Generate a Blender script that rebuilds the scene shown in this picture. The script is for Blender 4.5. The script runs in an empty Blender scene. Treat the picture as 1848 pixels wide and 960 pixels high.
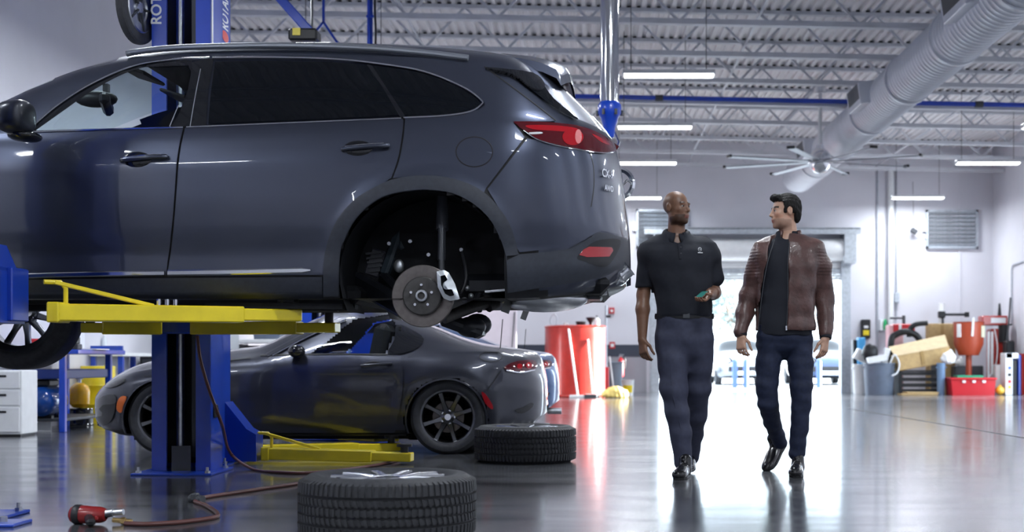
import bpy, bmesh, math, random
import numpy as np
from mathutils import Matrix, Vector
random.seed(7); np.random.seed(7)
SC = bpy.context.scene
COL = SC.collection
# ---------------------------------------------------------------- camera
F = 2500.0; CXP = 1068.0; CYP = 650.0; HC = 0.77
cam = bpy.data.cameras.new('camera'); camo = bpy.data.objects.new('camera', cam); COL.objects.link(camo)
camo.location = (0, 0, HC); camo.rotation_euler = (math.pi/2, 0, 0)
cam.sensor_width = 36; cam.lens = F/1848*36
cam.shift_x = -(CXP-924)/1848; cam.shift_y = (CYP-480)/1848
cam.clip_start = .1; cam.clip_end = 500
cam.dof.use_dof = True; cam.dof.focus_distance = 8.3; cam.dof.aperture_fstop = 2.6
SC.camera = camo
# ---------------------------------------------------------------- world, sun, exposure
SC.view_settings.view_transform = 'Standard'; SC.view_settings.look = 'None'
SC.view_settings.gamma = 1; SC.view_settings.use_curve_mapping = False
SC.view_settings.exposure = 0.0
wd = bpy.data.worlds.new('hazy_sky'); SC.world = wd; wd.use_nodes = True
bg = wd.node_tree.nodes['Background']
bg.inputs[0].default_value = (.72, .86, 1, 1); bg.inputs[1].default_value = 8.0
sun = bpy.data.lights.new('sun', 'SUN'); sun.energy = 55; sun.angle = .02; sun.color = (1, .97, .92)
suno = bpy.data.objects.new('sun', sun); COL.objects.link(suno)
suno.rotation_euler = Vector((-.965, -.13, -.175)).to_track_quat('-Z', 'Y').to_euler()

def px(x, y, d):                      # pixel + distance -> world point
    return Vector(((x-CXP)*d/F, d, HC+(CYP-y)*d/F))
def fl(x, y):                         # pixel on the floor
    d = HC*F/(y-CYP); return Vector(((x-CXP)*d/F, d, 0))
# ---------------------------------------------------------------- materials
MATS = {}
def mat(name, col, rough=.5, metal=0., coat=0., spec=.5, noise=0., nscale=8., bump=0., bscale=60., emit=None, estr=0., trans=0., alpha=1., ior=1.45, stretch=None, attr=None):
    if name in MATS: return MATS[name]
    m = bpy.data.materials.new(name); m.use_nodes = True
    nt = m.node_tree; b = nt.nodes['Principled BSDF']
    b.inputs['Base Color'].default_value = (*col, 1); b.inputs['Roughness'].default_value = rough
    b.inputs['Metallic'].default_value = metal; b.inputs['Coat Weight'].default_value = coat
    b.inputs['Coat Roughness'].default_value = .03; b.inputs['Specular IOR Level'].default_value = spec
    b.inputs['IOR'].default_value = ior; b.inputs['Transmission Weight'].default_value = trans; b.inputs['Alpha'].default_value = alpha
    if emit: b.inputs['Emission Color'].default_value = (*emit, 1); b.inputs['Emission Strength'].default_value = estr
    tc = nt.nodes.new('ShaderNodeTexCoord'); vec = tc.outputs['Object']
    if stretch:
        mp = nt.nodes.new('ShaderNodeMapping'); mp.inputs['Scale'].default_value = stretch
        nt.links.new(vec, mp.inputs[0]); vec = mp.outputs[0]
    src = None
    if attr:
        at = nt.nodes.new('ShaderNodeAttribute'); at.attribute_name = attr
        nt.links.new(at.outputs['Color'], b.inputs['Base Color']); src = at.outputs['Color']
    if noise:
        nz = nt.nodes.new('ShaderNodeTexNoise'); nz.inputs['Scale'].default_value = nscale; nz.inputs['Detail'].default_value = 5
        nt.links.new(vec, nz.inputs['Vector'])
        mr = nt.nodes.new('ShaderNodeMapRange'); mr.inputs['From Min'].default_value = .3; mr.inputs['From Max'].default_value = .7
        mr.inputs['To Min'].default_value = 1-noise; mr.inputs['To Max'].default_value = 1+noise
        nt.links.new(nz.outputs[0], mr.inputs[0])
        mx = nt.nodes.new('ShaderNodeVectorMath'); mx.operation = 'SCALE'
        mx.inputs[0].default_value = col
        if src: nt.links.new(src, mx.inputs[0])
        nt.links.new(mr.outputs[0], mx.inputs['Scale']); nt.links.new(mx.outputs[0], b.inputs['Base Color'])
    if bump:
        nb = nt.nodes.new('ShaderNodeTexNoise'); nb.inputs['Scale'].default_value = bscale; nb.inputs['Detail'].default_value = 4
        nt.links.new(vec, nb.inputs['Vector'])
        bp = nt.nodes.new('ShaderNodeBump'); bp.inputs['Strength'].default_value = bump; bp.inputs['Distance'].default_value = .01
        nt.links.new(nb.outputs[0], bp.inputs['Height']); nt.links.new(bp.outputs[0], b.inputs['Normal'])
    MATS[name] = m; return m
def glass(name, tint, rough=0., mixf=.10):
    if name in MATS: return MATS[name]
    m = bpy.data.materials.new(name); m.use_nodes = True; nt = m.node_tree; nt.nodes.clear()
    o = nt.nodes.new('ShaderNodeOutputMaterial'); t = nt.nodes.new('ShaderNodeBsdfTransparent'); t.inputs[0].default_value = (*tint, 1)
    g = nt.nodes.new('ShaderNodeBsdfGlossy'); g.inputs['Roughness'].default_value = rough
    fr = nt.nodes.new('ShaderNodeFresnel'); fr.inputs[0].default_value = 1.5
    mx = nt.nodes.new('ShaderNodeMixShader'); nt.links.new(fr.outputs[0], mx.inputs[0]); nt.links.new(t.outputs[0], mx.inputs[1]); nt.links.new(g.outputs[0], mx.inputs[2])
    nt.links.new(mx.outputs[0], o.inputs[0]); MATS[name] = m; return m
PAINT = mat('gunmetal_paint', (.060, .070, .105), .30, .82, 1.0)
PAINT2 = mat('gunmetal_paint_roadster', (.05, .054, .072), .33, .7, 1.0)
BLUEPAINT = mat('blue_car_paint', (.02, .09, .26), .3, .6, 1.0)
PLASTIC = mat('dark_cladding', (.028, .033, .046), .42, 0, 0, .5, .12, 40, .05, 300)
BLACK = mat('black_plastic', (.008, .009, .012), .45)
GLOSSBLACK = mat('gloss_black', (.006, .007, .01), .06, 0, .6)
VOID = mat('underbody_black', (.007, .008, .011), .7, 0, 0, .3, .3, 20)
CHROME = mat('chrome', (.8, .82, .86), .09, 1)
STEEL = mat('brushed_steel', (.5, .52, .56), .32, 1, noise=.12, nscale=30)
IRON = mat('cast_iron', (.07, .068, .068), .5, .55, noise=.25, nscale=30)
DISC = mat('brake_disc_iron', (.16, .145, .14), .42, .7, noise=.12, nscale=40)
ALU = mat('cast_aluminium', (.62, .66, .7), .38, .85, noise=.15, nscale=25)
RUBBER = mat('tyre_rubber', (.034, .036, .042), .58, 0, 0, .4, .2, 30, .1, 200)
YELLOW = mat('yellow_enamel', (.80, .64, .014), .36, 0, .3, .5, .1, 6, .03, 40)
LBLUE = mat('blue_enamel', (.006, .055, .48), .3, 0, .5, .5, .12, 4)
WHITEP = mat('white_enamel', (.78, .8, .82), .4, noise=.04)
REDP = mat('red_enamel', (.40, .028, .02), .3, 0, .4, noise=.1)
REDPL = mat('red_plastic', (.5, .012, .02), .35)
REDLENS = mat('red_lens', (.32, .006, .012), .1, 0, .6)
AMBER = mat('amber_lens', (.75, .16, .02), .12, 0, 1)
LENS = mat('clear_lens', (.75, .75, .78), .08, .3, 1)
CARD = mat('cardboard', (.52, .36, .17), .75, noise=.1, nscale=12)
GALV = mat('galvanised_steel', (.46, .5, .55), .42, .6, noise=.15, nscale=14)
JOISTM = mat('white_painted_steel', (.62, .64, .69), .5, noise=.06, nscale=5)
DECKM = mat('white_roof_deck', (.74, .73, .75), .55, noise=.05, nscale=3)
DUCTM = mat('duct_paint', (.66, .69, .76), .42, .15, noise=.05, nscale=3)
WALLM = mat('painted_block_wall', (.66, .66, .72), .55, noise=.035, nscale=1.5, bump=.1, bscale=25)
GLASS = glass('clear_glass', (.82, .9, .92))
TINT = mat('privacy_glass', (.003, .004, .006), .03, 0, 0, .35)
FABRIC = mat('black_seat_fabric', (.012, .012, .015), .85)
GREYPL = mat('grey_plastic_bin', (.12, .15, .21), .5, noise=.08)
DGREY = mat('dark_grey_metal', (.06, .065, .075), .45, .3)
WOODM = mat('pale_wood', (.55, .4, .24), .6, noise=.2, nscale=10, stretch=(1, 1, 8))
# ---------------------------------------------------------------- mesh builder
class MB:
    def __init__(s): s.v = []; s.f = []; s.m = []; s.cur = 0
    def add(s, vs, fs):
        n = len(s.v); s.v += [tuple(v) for v in vs]; s.f += [tuple(i+n for i in f) for f in fs]; s.m += [s.cur]*len(fs); return s
    def box(s, c, size, rot=None, bv=0.):
        hx, hy, hz = size[0]/2, size[1]/2, size[2]/2; c = Vector(c)
        R = rot if rot is not None else Matrix.Identity(3)
        if bv <= 0:
            vs = [Vector((x, y, z)) for x in (-hx, hx) for y in (-hy, hy) for z in (-hz, hz)]
            fs = [(0, 1, 3, 2), (4, 6, 7, 5), (0, 4, 5, 1), (2, 3, 7, 6), (0, 2, 6, 4), (1, 5, 7, 3)]
            return s.add([c+R@v for v in vs], fs)
        b = min(bv, hx*.9, hy*.9, hz*.9); vs = []; idx = {}
        for sx in (-1, 1):
            for sy in (-1, 1):
                for sz in (-1, 1):
                    for a, p in enumerate(((hx, hy-b, hz-b), (hx-b, hy, hz-b), (hx-b, hy-b, hz))):
                        idx[(sx, sy, sz, a)] = len(vs); vs.append(Vector((sx*p[0], sy*p[1], sz*p[2])))
        fs = []
        for q in (-1, 1):
            fs.append([idx[(q, a, b_, 0)] for a, b_ in ((-1, -1), (1, -1), (1, 1), (-1, 1))][::q])
            fs.append([idx[(a, q, b_, 1)] for a, b_ in ((-1, -1), (1, -1), (1, 1), (-1, 1))][::-q])
            fs.append([idx[(a, b_, q, 2)] for a, b_ in ((-1, -1), (1, -1), (1, 1), (-1, 1))][::q])
        for a in (-1, 1):
            for b_ in (-1, 1):
                fs.append((idx[(a, b_, -1, 0)], idx[(a, b_, 1, 0)], idx[(a, b_, 1, 1)], idx[(a, b_, -1, 1)])[::-a*b_])
                fs.append((idx[(a, -1, b_, 0)], idx[(a, 1, b_, 0)], idx[(a, 1, b_, 2)], idx[(a, -1, b_, 2)])[::a*b_])
                fs.append((idx[(-1, a, b_, 1)], idx[(1, a, b_, 1)], idx[(1, a, b_, 2)], idx[(-1, a, b_, 2)])[::-a*b_])
                for c_ in (-1, 1):
                    fs.append((idx[(a, b_, c_, 0)], idx[(a, b_, c_, 1)], idx[(a, b_, c_, 2)])[::a*b_*c_])
        return s.add([c+R@v for v in vs], fs)
    def beam(s, p0, p1, w, h, bv=0., up=(0, 0, 1)):       # rectangular bar between two points
        p0 = Vector(p0); p1 = Vector(p1); d = p1-p0; L = d.length; z = d.normalized(); u = Vector(up)
        if abs(z.dot(u)) > .98: u = Vector((0, 1, 0))
        x = u.cross(z).normalized(); y = z.cross(x)
        return s.box((p0+p1)/2, (w, h, L), Matrix((x, y, z)).transposed(), bv)
    def tube(s, pts, r, n=10, caps=True, closed=False):
        pts = [Vector(p) for p in pts]; N = len(pts); rr = r if hasattr(r, '__len__') else [r]*N
        T = []
        for i in range(N):
            a = pts[i-1] if (i > 0 or closed) else pts[i]; b = pts[(i+1) % N] if (i < N-1 or closed) else pts[i]
            T.append((b-a).normalized())
        u = Vector((0, 0, 1)) if abs(T[0].z) < .9 else Vector((1, 0, 0))
        u = (u-T[0]*u.dot(T[0])).normalized(); vs = []; fs = []
        for i in range(N):
            u = (u-T[i]*u.dot(T[i])).normalized(); w = T[i].cross(u)
            for k in range(n):
                a = 2*math.pi*k/n; vs.append(pts[i]+(u*math.cos(a)+w*math.sin(a))*rr[i])
        for i in range(N if closed else N-1):
            j = (i+1) % N
            for k in range(n):
                l = (k+1) % n; fs.append((i*n+k, i*n+l, j*n+l, j*n+k))
        if caps and not closed:
            fs.append(tuple(range(n))[::-1]); fs.append(tuple((N-1)*n+k for k in range(n)))
        return s.add(vs, fs)
    def cyl(s, p0, p1, r0, r1=None, n=20, caps=True):
        return s.tube([p0, p1], [r0, r0 if r1 is None else r1], n, caps)
    def lathe(s, prof, o=(0, 0, 0), axis=(0, 0, 1), n=32, close=False, a0=0., a1=2*math.pi):
        o = Vector(o); z = Vector(axis).normalized(); u = Vector((1, 0, 0)) if abs(z.x) < .9 else Vector((0, 1, 0))
        x = (u-z*u.dot(z)).normalized(); y = z.cross(x); full = abs(a1-a0-2*math.pi) < 1e-6
        m = n if full else n+1; vs = []; fs = []; P = len(prof)
        for k in range(m):
            a = a0+(a1-a0)*k/n; d = x*math.cos(a)+y*math.sin(a)
            for r, h in prof: vs.append(o+d*r+z*h)
        for k in range(n):
            l = (k+1) % m
            for i in range(P if close else P-1):
                j = (i+1) % P; fs.append((k*P+i, l*P+i, l*P+j, k*P+j))
        return s.add(vs, fs)
    def sphere(s, c, r, n=16, m=10, sc=(1, 1, 1)):
        c = Vector(c); vs = []; fs = []
        for j in range(m+1):
            t = math.pi*j/m
            for i in range(n):
                a = 2*math.pi*i/n; vs.append(c+Vector((r*sc[0]*math.sin(t)*math.cos(a), r*sc[1]*math.sin(t)*math.sin(a), r*sc[2]*math.cos(t))))
        for j in range(m):
            for i in range(n):
                k = (i+1) % n; fs.append((j*n+i, (j+1)*n+i, (j+1)*n+k, j*n+k))
        return s.add(vs, fs)
    def prism(s, poly, ext, fn):                     # poly (a,b) list; fn(a,b,t)->point; t in ext
        n = len(poly); vs = [fn(a, b, ext[0]) for a, b in poly]+[fn(a, b, ext[1]) for a, b in poly]
        fs = [tuple(range(n)), tuple(range(2*n-1, n-1, -1))]+[(i, n+i, n+(i+1) % n, (i+1) % n) for i in range(n)]
        return s.add(vs, fs)
def mesh_of(name, vs, fs, mats, midx=None, smooth=35, normals=None):
    me = bpy.data.meshes.new(name); me.from_pydata([tuple(v) for v in vs], [], [tuple(f) for f in fs])
    for m in (mats if isinstance(mats, (list, tuple)) else [mats]): me.materials.append(m)
    if midx is not None and len(set(midx)) > 1: me.polygons.foreach_set('material_index', list(midx))
    me.update()
    if smooth:
        me.polygons.foreach_set('use_smooth', [True]*len(me.polygons))
        if smooth < 180: me.set_sharp_from_angle(angle=math.radians(smooth))
    if normals is not None: me.normals_split_custom_set_from_vertices([tuple(n) for n in normals])
    return me
ROOT = {}                                            # object -> world matrix of its thing (for world-space part building)
def link(name, me, parent=None):
    o = bpy.data.objects.new(name, me); COL.objects.link(o)
    if parent is not None: o.parent = parent
    return o
def tag(o, label, cat, group=None):
    o['label'] = label; o['category'] = cat
    if group: o['group'] = group
    return o
def thing(name, label, cat, loc=(0, 0, 0), rotz=0., group=None):
    o = bpy.data.objects.new(name, None); COL.objects.link(o); o.empty_display_size = .1
    o.location = loc; o.rotation_euler = (0, 0, rotz); tag(o, label, cat, group)
    ROOT[o.name] = Matrix.Translation(Vector(loc)) @ Matrix.Rotation(rotz, 4, 'Z'); return o
def part(name, mb, m, parent, smooth=35, label=None, world=False, normals=None):
    vs = mb.v
    r = parent
    while r is not None and r.parent is not None: r = r.parent
    if world and r is not None and r.name in ROOT:
        inv = ROOT[r.name].inverted(); vs = [inv @ Vector(v) for v in vs]
    me = mesh_of(name, vs, mb.f, m, mb.m if isinstance(m, (list, tuple)) else None, smooth, normals)
    if parent is not None and me is not None and False: pass
    o = link(name, me, parent)
    if label: o['label'] = label
    return o
def solo(name, mb, m, label, cat, group=None, smooth=35, org=None):   # thing that is one mesh; world coordinates in, origin at its base
    a = np.array(mb.v)
    if org is None: org = ((a[:, 0].min()+a[:, 0].max())/2, (a[:, 1].min()+a[:, 1].max())/2, a[:, 2].min())
    me = mesh_of(name, [tuple(q) for q in (a-np.array(org))], mb.f, m, mb.m if isinstance(m, (list, tuple)) else None, smooth)
    o = link(name, me); o.location = org; return tag(o, label, cat, group)
def struct(name, mb, m, smooth=0, parent=None):
    o = link(name, mesh_of(name, mb.v, mb.f, m, mb.m if isinstance(m, (list, tuple)) else None, smooth), parent)
    if parent is None: o['kind'] = 'structure'
    return o
def copy_tree(o, parent=None, keep=None):
    c = o.copy(); COL.objects.link(c)
    if parent is not None: c.parent = parent
    for ch in list(o.children):
        if keep is None or keep(ch): copy_tree(ch, c, keep)
    return c
def inst(name, me, parent, loc=(0, 0, 0), rot=(0, 0, 0), scale=(1, 1, 1)):
    o = link(name, me, parent); o.location = loc; o.rotation_euler = rot; o.scale = scale; return o
def cr(pts, n=6, closed=False):                       # Catmull-Rom through points
    P = [np.array(p, float) for p in pts]; N = len(P); out = []
    for i in range(N if closed else N-1):
        p0 = P[i-1] if (i > 0 or closed) else P[i]*2-P[i+1]
        p1 = P[i]; p2 = P[(i+1) % N]; p3 = P[(i+2) % N] if (i+2 < N or closed) else p2*2-p1
        for k in range(n):
            t = k/n; out.append(tuple(.5*((2*p1)+(-p0+p2)*t+(2*p0-5*p1+4*p2-p3)*t*t+(-p0+3*p1-3*p2+p3)*t**3)))
    if not closed: out.append(tuple(P[-1]))
    return out
def text_mesh(name, body, size, extrude=.0008, bold=False):
    cu = bpy.data.curves.new(name, 'FONT'); cu.body = body; cu.size = size; cu.extrude = extrude; cu.align_x = 'CENTER'; cu.align_y = 'CENTER'
    if bold: cu.offset = size*.02
    o = bpy.data.objects.new(name, cu); COL.objects.link(o); dg = bpy.context.evaluated_depsgraph_get(); dg.update()
    me = bpy.data.meshes.new_from_object(o.evaluated_get(dg)); me.name = name
    bpy.data.objects.remove(o); bpy.data.curves.remove(cu); return me
# ================================================================ THE BUILDING
XL, XR, YB, YF = -6.3, 9.7, 33.5, -6.0
ZW = 6.35
def zch(x): return 5.42-.02*x
def zdk(x): return 6.09-.02*x
# floor: polished concrete with sawn joints (procedural)
fm = bpy.data.materials.new('polished_concrete'); fm.use_nodes = True; nt = fm.node_tree; b = nt.nodes['Principled BSDF']
tc = nt.nodes.new('ShaderNodeTexCoord')
def nz(scale, det, st=(1, 1, 1)):
    mp = nt.nodes.new('ShaderNodeMapping'); mp.inputs['Scale'].default_value = st; nt.links.new(tc.outputs['Object'], mp.inputs[0])
    n = nt.nodes.new('ShaderNodeTexNoise'); n.inputs['Scale'].default_value = scale; n.inputs['Detail'].default_value = det; nt.links.new(mp.outputs[0], n.inputs['Vector']); return n
n1 = nz(1.3, 8); n2 = nz(9, 6, (1, .5, 1)); n3 = nz(2.2, 5, (.5, 1.6, 1))
mx = nt.nodes.new('ShaderNodeMath'); mx.operation = 'MULTIPLY_ADD'; mx.inputs[1].default_value = .35
nt.links.new(n2.outputs[0], mx.inputs[0]); nt.links.new(n1.outputs[0], mx.inputs[2])
rp = nt.nodes.new('ShaderNodeValToRGB'); rp.color_ramp.elements[0].position = .42; rp.color_ramp.elements[0].color = (.04, .043, .05, 1)
rp.color_ramp.elements[1].position = .95; rp.color_ramp.elements[1].color = (.12, .125, .14, 1)
nt.links.new(mx.outputs[0], rp.inputs[0]); nt.links.new(rp.outputs[0], b.inputs['Base Color'])
rr = nt.nodes.new('ShaderNodeMapRange'); rr.inputs['From Min'].default_value = .3; rr.inputs['From Max'].default_value = .7
rr.inputs['To Min'].default_value = .13; rr.inputs['To Max'].default_value = .27
nt.links.new(n3.outputs[0], rr.inputs[0]); nt.links.new(rr.outputs[0], b.inputs['Roughness'])
bp = nt.nodes.new('ShaderNodeBump'); bp.inputs['Strength'].default_value = .05; bp.inputs['Distance'].default_value = .01
nt.links.new(n3.outputs[0], bp.inputs['Height']); nt.links.new(bp.outputs[0], b.inputs['Normal'])
b.inputs['Coat Weight'].default_value = .5; b.inputs['Coat Roughness'].default_value = .1
m = MB(); m.box(((XL+XR)/2, (YF+YB)/2, -.1), (XR-XL+.6, YB-YF+.6, .2)); floor = struct('floor', m, fm)
m = MB(); p0 = fl(1530, 737); p1 = fl(1990, 814)      # sawn control joint
m.beam((p0.x, p0.y, .0012), (p1.x, p1.y, .0012), .03, .003); part('floor_joint', m, mat('joint_filler', (.03, .03, .035), .6), floor)
m = MB(); q0 = fl(800, 905); q1 = fl(1300, 875)
# walls
def wallbox(name, x0, x1, y0, y1, z0, z1, par=None):
    m = MB(); m.box(((x0+x1)/2, (y0+y1)/2, (z0+z1)/2), (x1-x0, y1-y0, z1-z0)); return struct(name, m, WALLM, 0, par)
wall_left = wallbox('wall_left', XL-.2, XL, YF, YB+.2, 0, ZW)
RY0, RY1, RZ = 27.4, 30.45, 3.4           # second open bay door, in the right wall
wrm = MB()
for y0, y1, z0, z1 in ((YF, RY0, 0, ZW), (RY1, YB+.2, 0, ZW), (RY0, RY1, RZ, ZW)): wrm.box((XR+.1, (y0+y1)/2, (z0+z1)/2), (.2, y1-y0, z1-z0))
wall_right = struct('wall_right', wrm, WALLM)
m = MB()
for y_ in (RY0, RY1): m.box((XR+.05, y_, RZ/2), (.32, .1, RZ))
m.box((XR+.05, (RY0+RY1)/2, RZ), (.32, RY1-RY0+.1, .12)); struct('door_2', m, GALV)
wallbox('wall_front', XL, XR, YF-.2, YF, 0, ZW)
DX0, DX1, DZ = 1.62, 6.02, 2.96          # roll-up door opening
wb = MB()
for x0, x1, z0, z1 in ((XL, DX0, 0, ZW), (DX1, XR, 0, ZW), (DX0, DX1, DZ, ZW)):
    wb.box(((x0+x1)/2, YB+.1, (z0+z1)/2), (x1-x0, .2, z1-z0))
wall_back = struct('wall_back', wb, WALLM)
# grey dado and dark band along the back wall, left of the door
DADO = mat('grey_dado_paint', (.32, .33, .37), .45)
BAND = mat('charcoal_band_paint', (.035, .045, .07), .4)
m = MB(); m.box(((XL+DX0-.3)/2, YB-.006, .43), (DX0-.3-XL, .012, .86)); part('dado_panel', m, DADO, wall_back, 0)
m = MB(); m.box(((XL+DX0-.3)/2, YB-.011, 1.0), (DX0-.3-XL, .022, .29)); part('band_panel', m, BAND, wall_back, 0)
# horizontal wall panel joints as pilaster strips
for x in (-3.6, .35, 7.13, 8.9):
    m = MB(); m.box((x, YB-.01, 3.0), (.05, .02, 6.0)); part('wall_strip', m, WALLM, wall_back, 0)
# roof deck: trapezoid flutes running away from the camera
m = MB(); P = .15; x = XL; vs = []; prof = []
while x < XR:
    prof += [(x, 0), (x+.055, 0), (x+.075, .04), (x+.13, .04)]; x += P
prof.append((x, 0))
for X, h in prof:
    for Y in (YF-.2, YB+.2): vs.append((X, Y, zdk(X)+h))
m.add(vs, [(2*i, 2*i+1, 2*i+3, 2*i+2) for i in range(len(prof)-1)])
ceiling = struct('ceiling', m, DECKM)
m = MB(); m.add([(XL-.2, YF-.2, zdk(XL)+.3), (XR+.2, YF-.2, zdk(XR)+.3), (XR+.2, YB+.2, zdk(XR)+.3), (XL-.2, YB+.2, zdk(XL)+.3)], [(0, 1, 2, 3)])
part('roof_skin', m, DECKM, ceiling, 0)
# open-web steel joists
jy = [32.6, 30.65, 28.7, 26.75, 24.8, 22.85, 20.9, 18.95, 17.0, 15.05, 12.2, 9.0, 5.5, 2.0]
wl_ = .63; pitch = .62
mweb = {}
def webmesh(sgn):
    m = MB(); m.beam((0, 0, 0), (pitch*sgn, 0, wl_), .034, .034); return mesh_of('web', m.v, m.f, JOISTM, smooth=0)
mweb = {1: webmesh(1), -1: webmesh(-1)}
def jname(k):
    return ['last steel roof joist before the louvred back wall', 'second steel roof joist out from the back wall', 'third steel roof joist out from the back wall', 'fourth steel roof joist out from the back wall',
            'steel roof joist with the blue pipe strapped along it', 'steel roof joist next to the blue piped one, over the ceiling fan side', 'steel roof joist two bays from the blue pipe', 'steel roof joist three bays from the blue pipe'][k] if k < 8 else 'steel roof joist over the lift bays'
for k, y in enumerate(jy):
    t = thing('roof_joist', jname(k), 'joist', (0, y, 5.4), 0, 'open web steel roof joists')
    def chord(h, w, hh, y=y):
        m = MB()
        for dy in (-w/2-.008, w/2+.008):
            m.beam((XL, dy, zch(XL)+h-5.4), (XR, dy, zch(XR)+h-5.4), w, hh)
        return m
    part('bottom_chord', chord(0, .055, .075), JOISTM, t, 0); part('top_chord', chord(.64, .05, .055), JOISTM, t, 0)
    x = XL+.05; i = 0
    while x+pitch < XR and k < 9:
        s = 1 if i % 2 == 0 else -1
        inst('web', mweb[s], t, (x if s == 1 else x+pitch, 0, zch(x)-5.4+.0), (0, 0, 0)); x += pitch; i += 1
    if k < 9:
        m = MB(); x = XL+.075
        while x < XR-.1:
            m.box((x+.03, -.04, zdk(x)-5.4+.0), (.055, .03, .05)); x += P
        o = part('flute_closure', m, BLACK, t, 0); o['kind'] = 'stuff'
# bridging bars between joists
for x in (-2.6, 2.3, 6.8):
    m = MB(); m.beam((x, 15, zch(x)+.125), (x, YB, zch(x)+.125), .03, .03)
    solo('bridging_bar', m, JOISTM, 'thin white steel bridging bar running across the roof joists', 'steel bar', 'bridging bars across the joists', 0)
m = MB(); m.cyl((XL, 24.8-.11, zch(XL)+.05), (XR, 24.8-.11, zch(XR)+.05), .042, n=14); bl = solo('air_pipe', m, LBLUE, 'long blue compressed air pipe along a roof joist', 'pipe')
for x in (1.2, 6.9, 8.9):
    m = MB(); m.cyl((x-.07, 24.69, zch(x)+.05), (x+.07, 24.69, zch(x)+.05), .058, n=14); c = part('pipe_coupling', m, DGREY, None); c.parent = bl; c.location = -bl.location
# ---------------------------------------------------------------- ceiling light fixtures
TUBE = mat('fluorescent_tube', (1, 1, 1), .5, emit=(.93, .97, 1), estr=9)
FIXZ = 4.62
def tubemesh(y): 
    m = MB(); m.cyl((-.585, y, -.075), (.585, y, -.075), .018, n=10); return mesh_of('tube', m.v, m.f, TUBE)
def fixture():
    t = thing('light_fixture', 'x', 'light', (0, 0, FIXZ))
    m = MB(); m.prism([(-.11, -.06), (-.07, 0), (.07, 0), (.11, -.06), (.10, -.062), (.065, -.01), (-.065, -.01), (-.10, -.062)], (-.61, .61), lambda a, b, t: (t, a, b))
    part('housing', m, WHITEP, t, 0)
    for y in (-.055, .0, .055): link('tube', tubemesh(y), t)
    m = MB()
    for s in (-1, 1): m.box((s*.605, 0, -.055), (.015, .2, .06))
    part('end_cap', m, WHITEP, t, 0)
    m = MB()
    for s in (-.5, .5): m.cyl((s, 0, 0), (s, 0, 1.53), .005, n=6)
    part('hanger_wire', m, DGREY, t, 0)
    return t
LROWS = [32.3, 26.6, 22.5, 18.4, 14.3, 10.2, 6.1, 2.0, -2.1]
LCOLS = [1.02, 7.6, -3.3]  # third column is added out of sight to light the lift bays
fx0 = fixture(); used = False
for ci, x in enumerate(LCOLS):
    for ri, y in enumerate(LROWS):
        o = fx0 if not used else copy_tree(fx0); used = True
        o.location = (x-(2.1 if ci == 2 and y < 8 else 0), y, FIXZ)
        o['group'] = 'ceiling light fixtures'
        o['label'] = {0: ['lit tube fixture hanging over the roll-up door side, just above the bald man', 'lit tube fixture third along from the chrome pole', 'lit tube fixture second along from the chrome pole', 'lit tube fixture hanging next to the chrome pole'],
                      1: ['lit tube fixture hanging in front of the closed wall louvre', 'lit tube fixture on short wires beside the ceiling fan blades', 'lit tube fixture beyond the duct, under the blue pipe', 'lit tube fixture under the large duct']}.get(ci, ['unseen tube fixture added to light the lift bays']*9)[ri] if (ri < 4 or ci == 2) else 'lit tube fixture overhead, reflected in the SUV doors'
        la = bpy.data.lights.new('fixture_light', 'AREA'); la.shape = 'RECTANGLE'; la.size = 1.15; la.size_y = .16; la.energy = 50 if ci == 2 else 58; la.color = (.90, .95, 1)
        lo = bpy.data.objects.new('fixture_light', la); COL.objects.link(lo); lo.parent = o; lo.location = (0, 0, -.105)
# ---------------------------------------------------------------- spiral duct with side grilles
DXc, DZc, DR = 4.72, 4.95, .35
t = thing('air_duct', 'large white spiral air duct hung below the roof joists', 'duct', (DXc, 20, DZc))
m = MB(); prof = []; y = 8.0
while y < 31.6:
    prof += [(DR, y), (DR+.012, y+.02), (DR, y+.04)]; y += .14
m.lathe(prof, (0, -20, 0), (0, 1, 0), 40); m.lathe([(DR, 31.6), (DR*.9, 31.9), (DR*.5, 32.05), (0, 32.08)], (0, -20, 0), (0, 1, 0), 40)
part('duct_tube', m, DUCTM, t)
for y in (12.5, 15.1, 17.9, 20.6, 23.4, 26.3, 29):
    m = MB(); m.lathe([(DR+.005, -.05), (DR+.03, -.04), (DR+.03, .04), (DR+.005, .05)], (0, y-20, 0), (0, 1, 0), 40); part('collar', m, DUCTM, t)
for y in (16.2, 22.3, 28.0):
    m = MB(); R = Matrix.Rotation(-.15, 3, 'Y'); m.box((-DR-.02, y-20, .05), (.28, 1.0, .34), R, .01); g = part('grille_box', m, DUCTM, t, 0)
    m = MB(); m.box((-DR-.162, y-20, .07), (.006, .88, .24), R); part('grille_face', m, DGREY, g, 0)
# ---------------------------------------------------------------- big ceiling fan
c = px(1480, 291, 25); t = thing('ceiling_fan', 'large chrome ceiling fan with eight long thin blades', 'fan', c)
m = MB(); m.cyl((0, 0, .1), (0, 0, 1.32), .035, n=14); m.cyl((0, 0, 1.22), (0, 0, 1.36), .1, n=16); part('down_rod', m, WHITEP, t)
m = MB(); m.lathe([(0, .30), (.06, .29), (.08, .22), (.15, .18), (.19, .10), (.2, 0), (.17, -.12), (.1, -.2), (0, -.23)], n=24); part('motor_housing', m, CHROME, t)
m = MB(); m.lathe([(.2, .02), (.23, .0), (.23, -.03), (.2, -.05)], n=24); part('hub_ring', m, STEEL, t)
m = MB(); m.box((1.0, 0, -.01), (1.66, .12, .016), Matrix.Rotation(.16, 3, 'X'), .004); bm = mesh_of('blade', m.v, m.f, mat('fan_blade_metal', (.22, .24, .27), .4, .8), smooth=0)
m = MB(); m.box((1.81, 0, 0), (.05, .14, .05), None, .008); tm = mesh_of('tip', m.v, m.f, BLACK, smooth=0)
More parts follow.
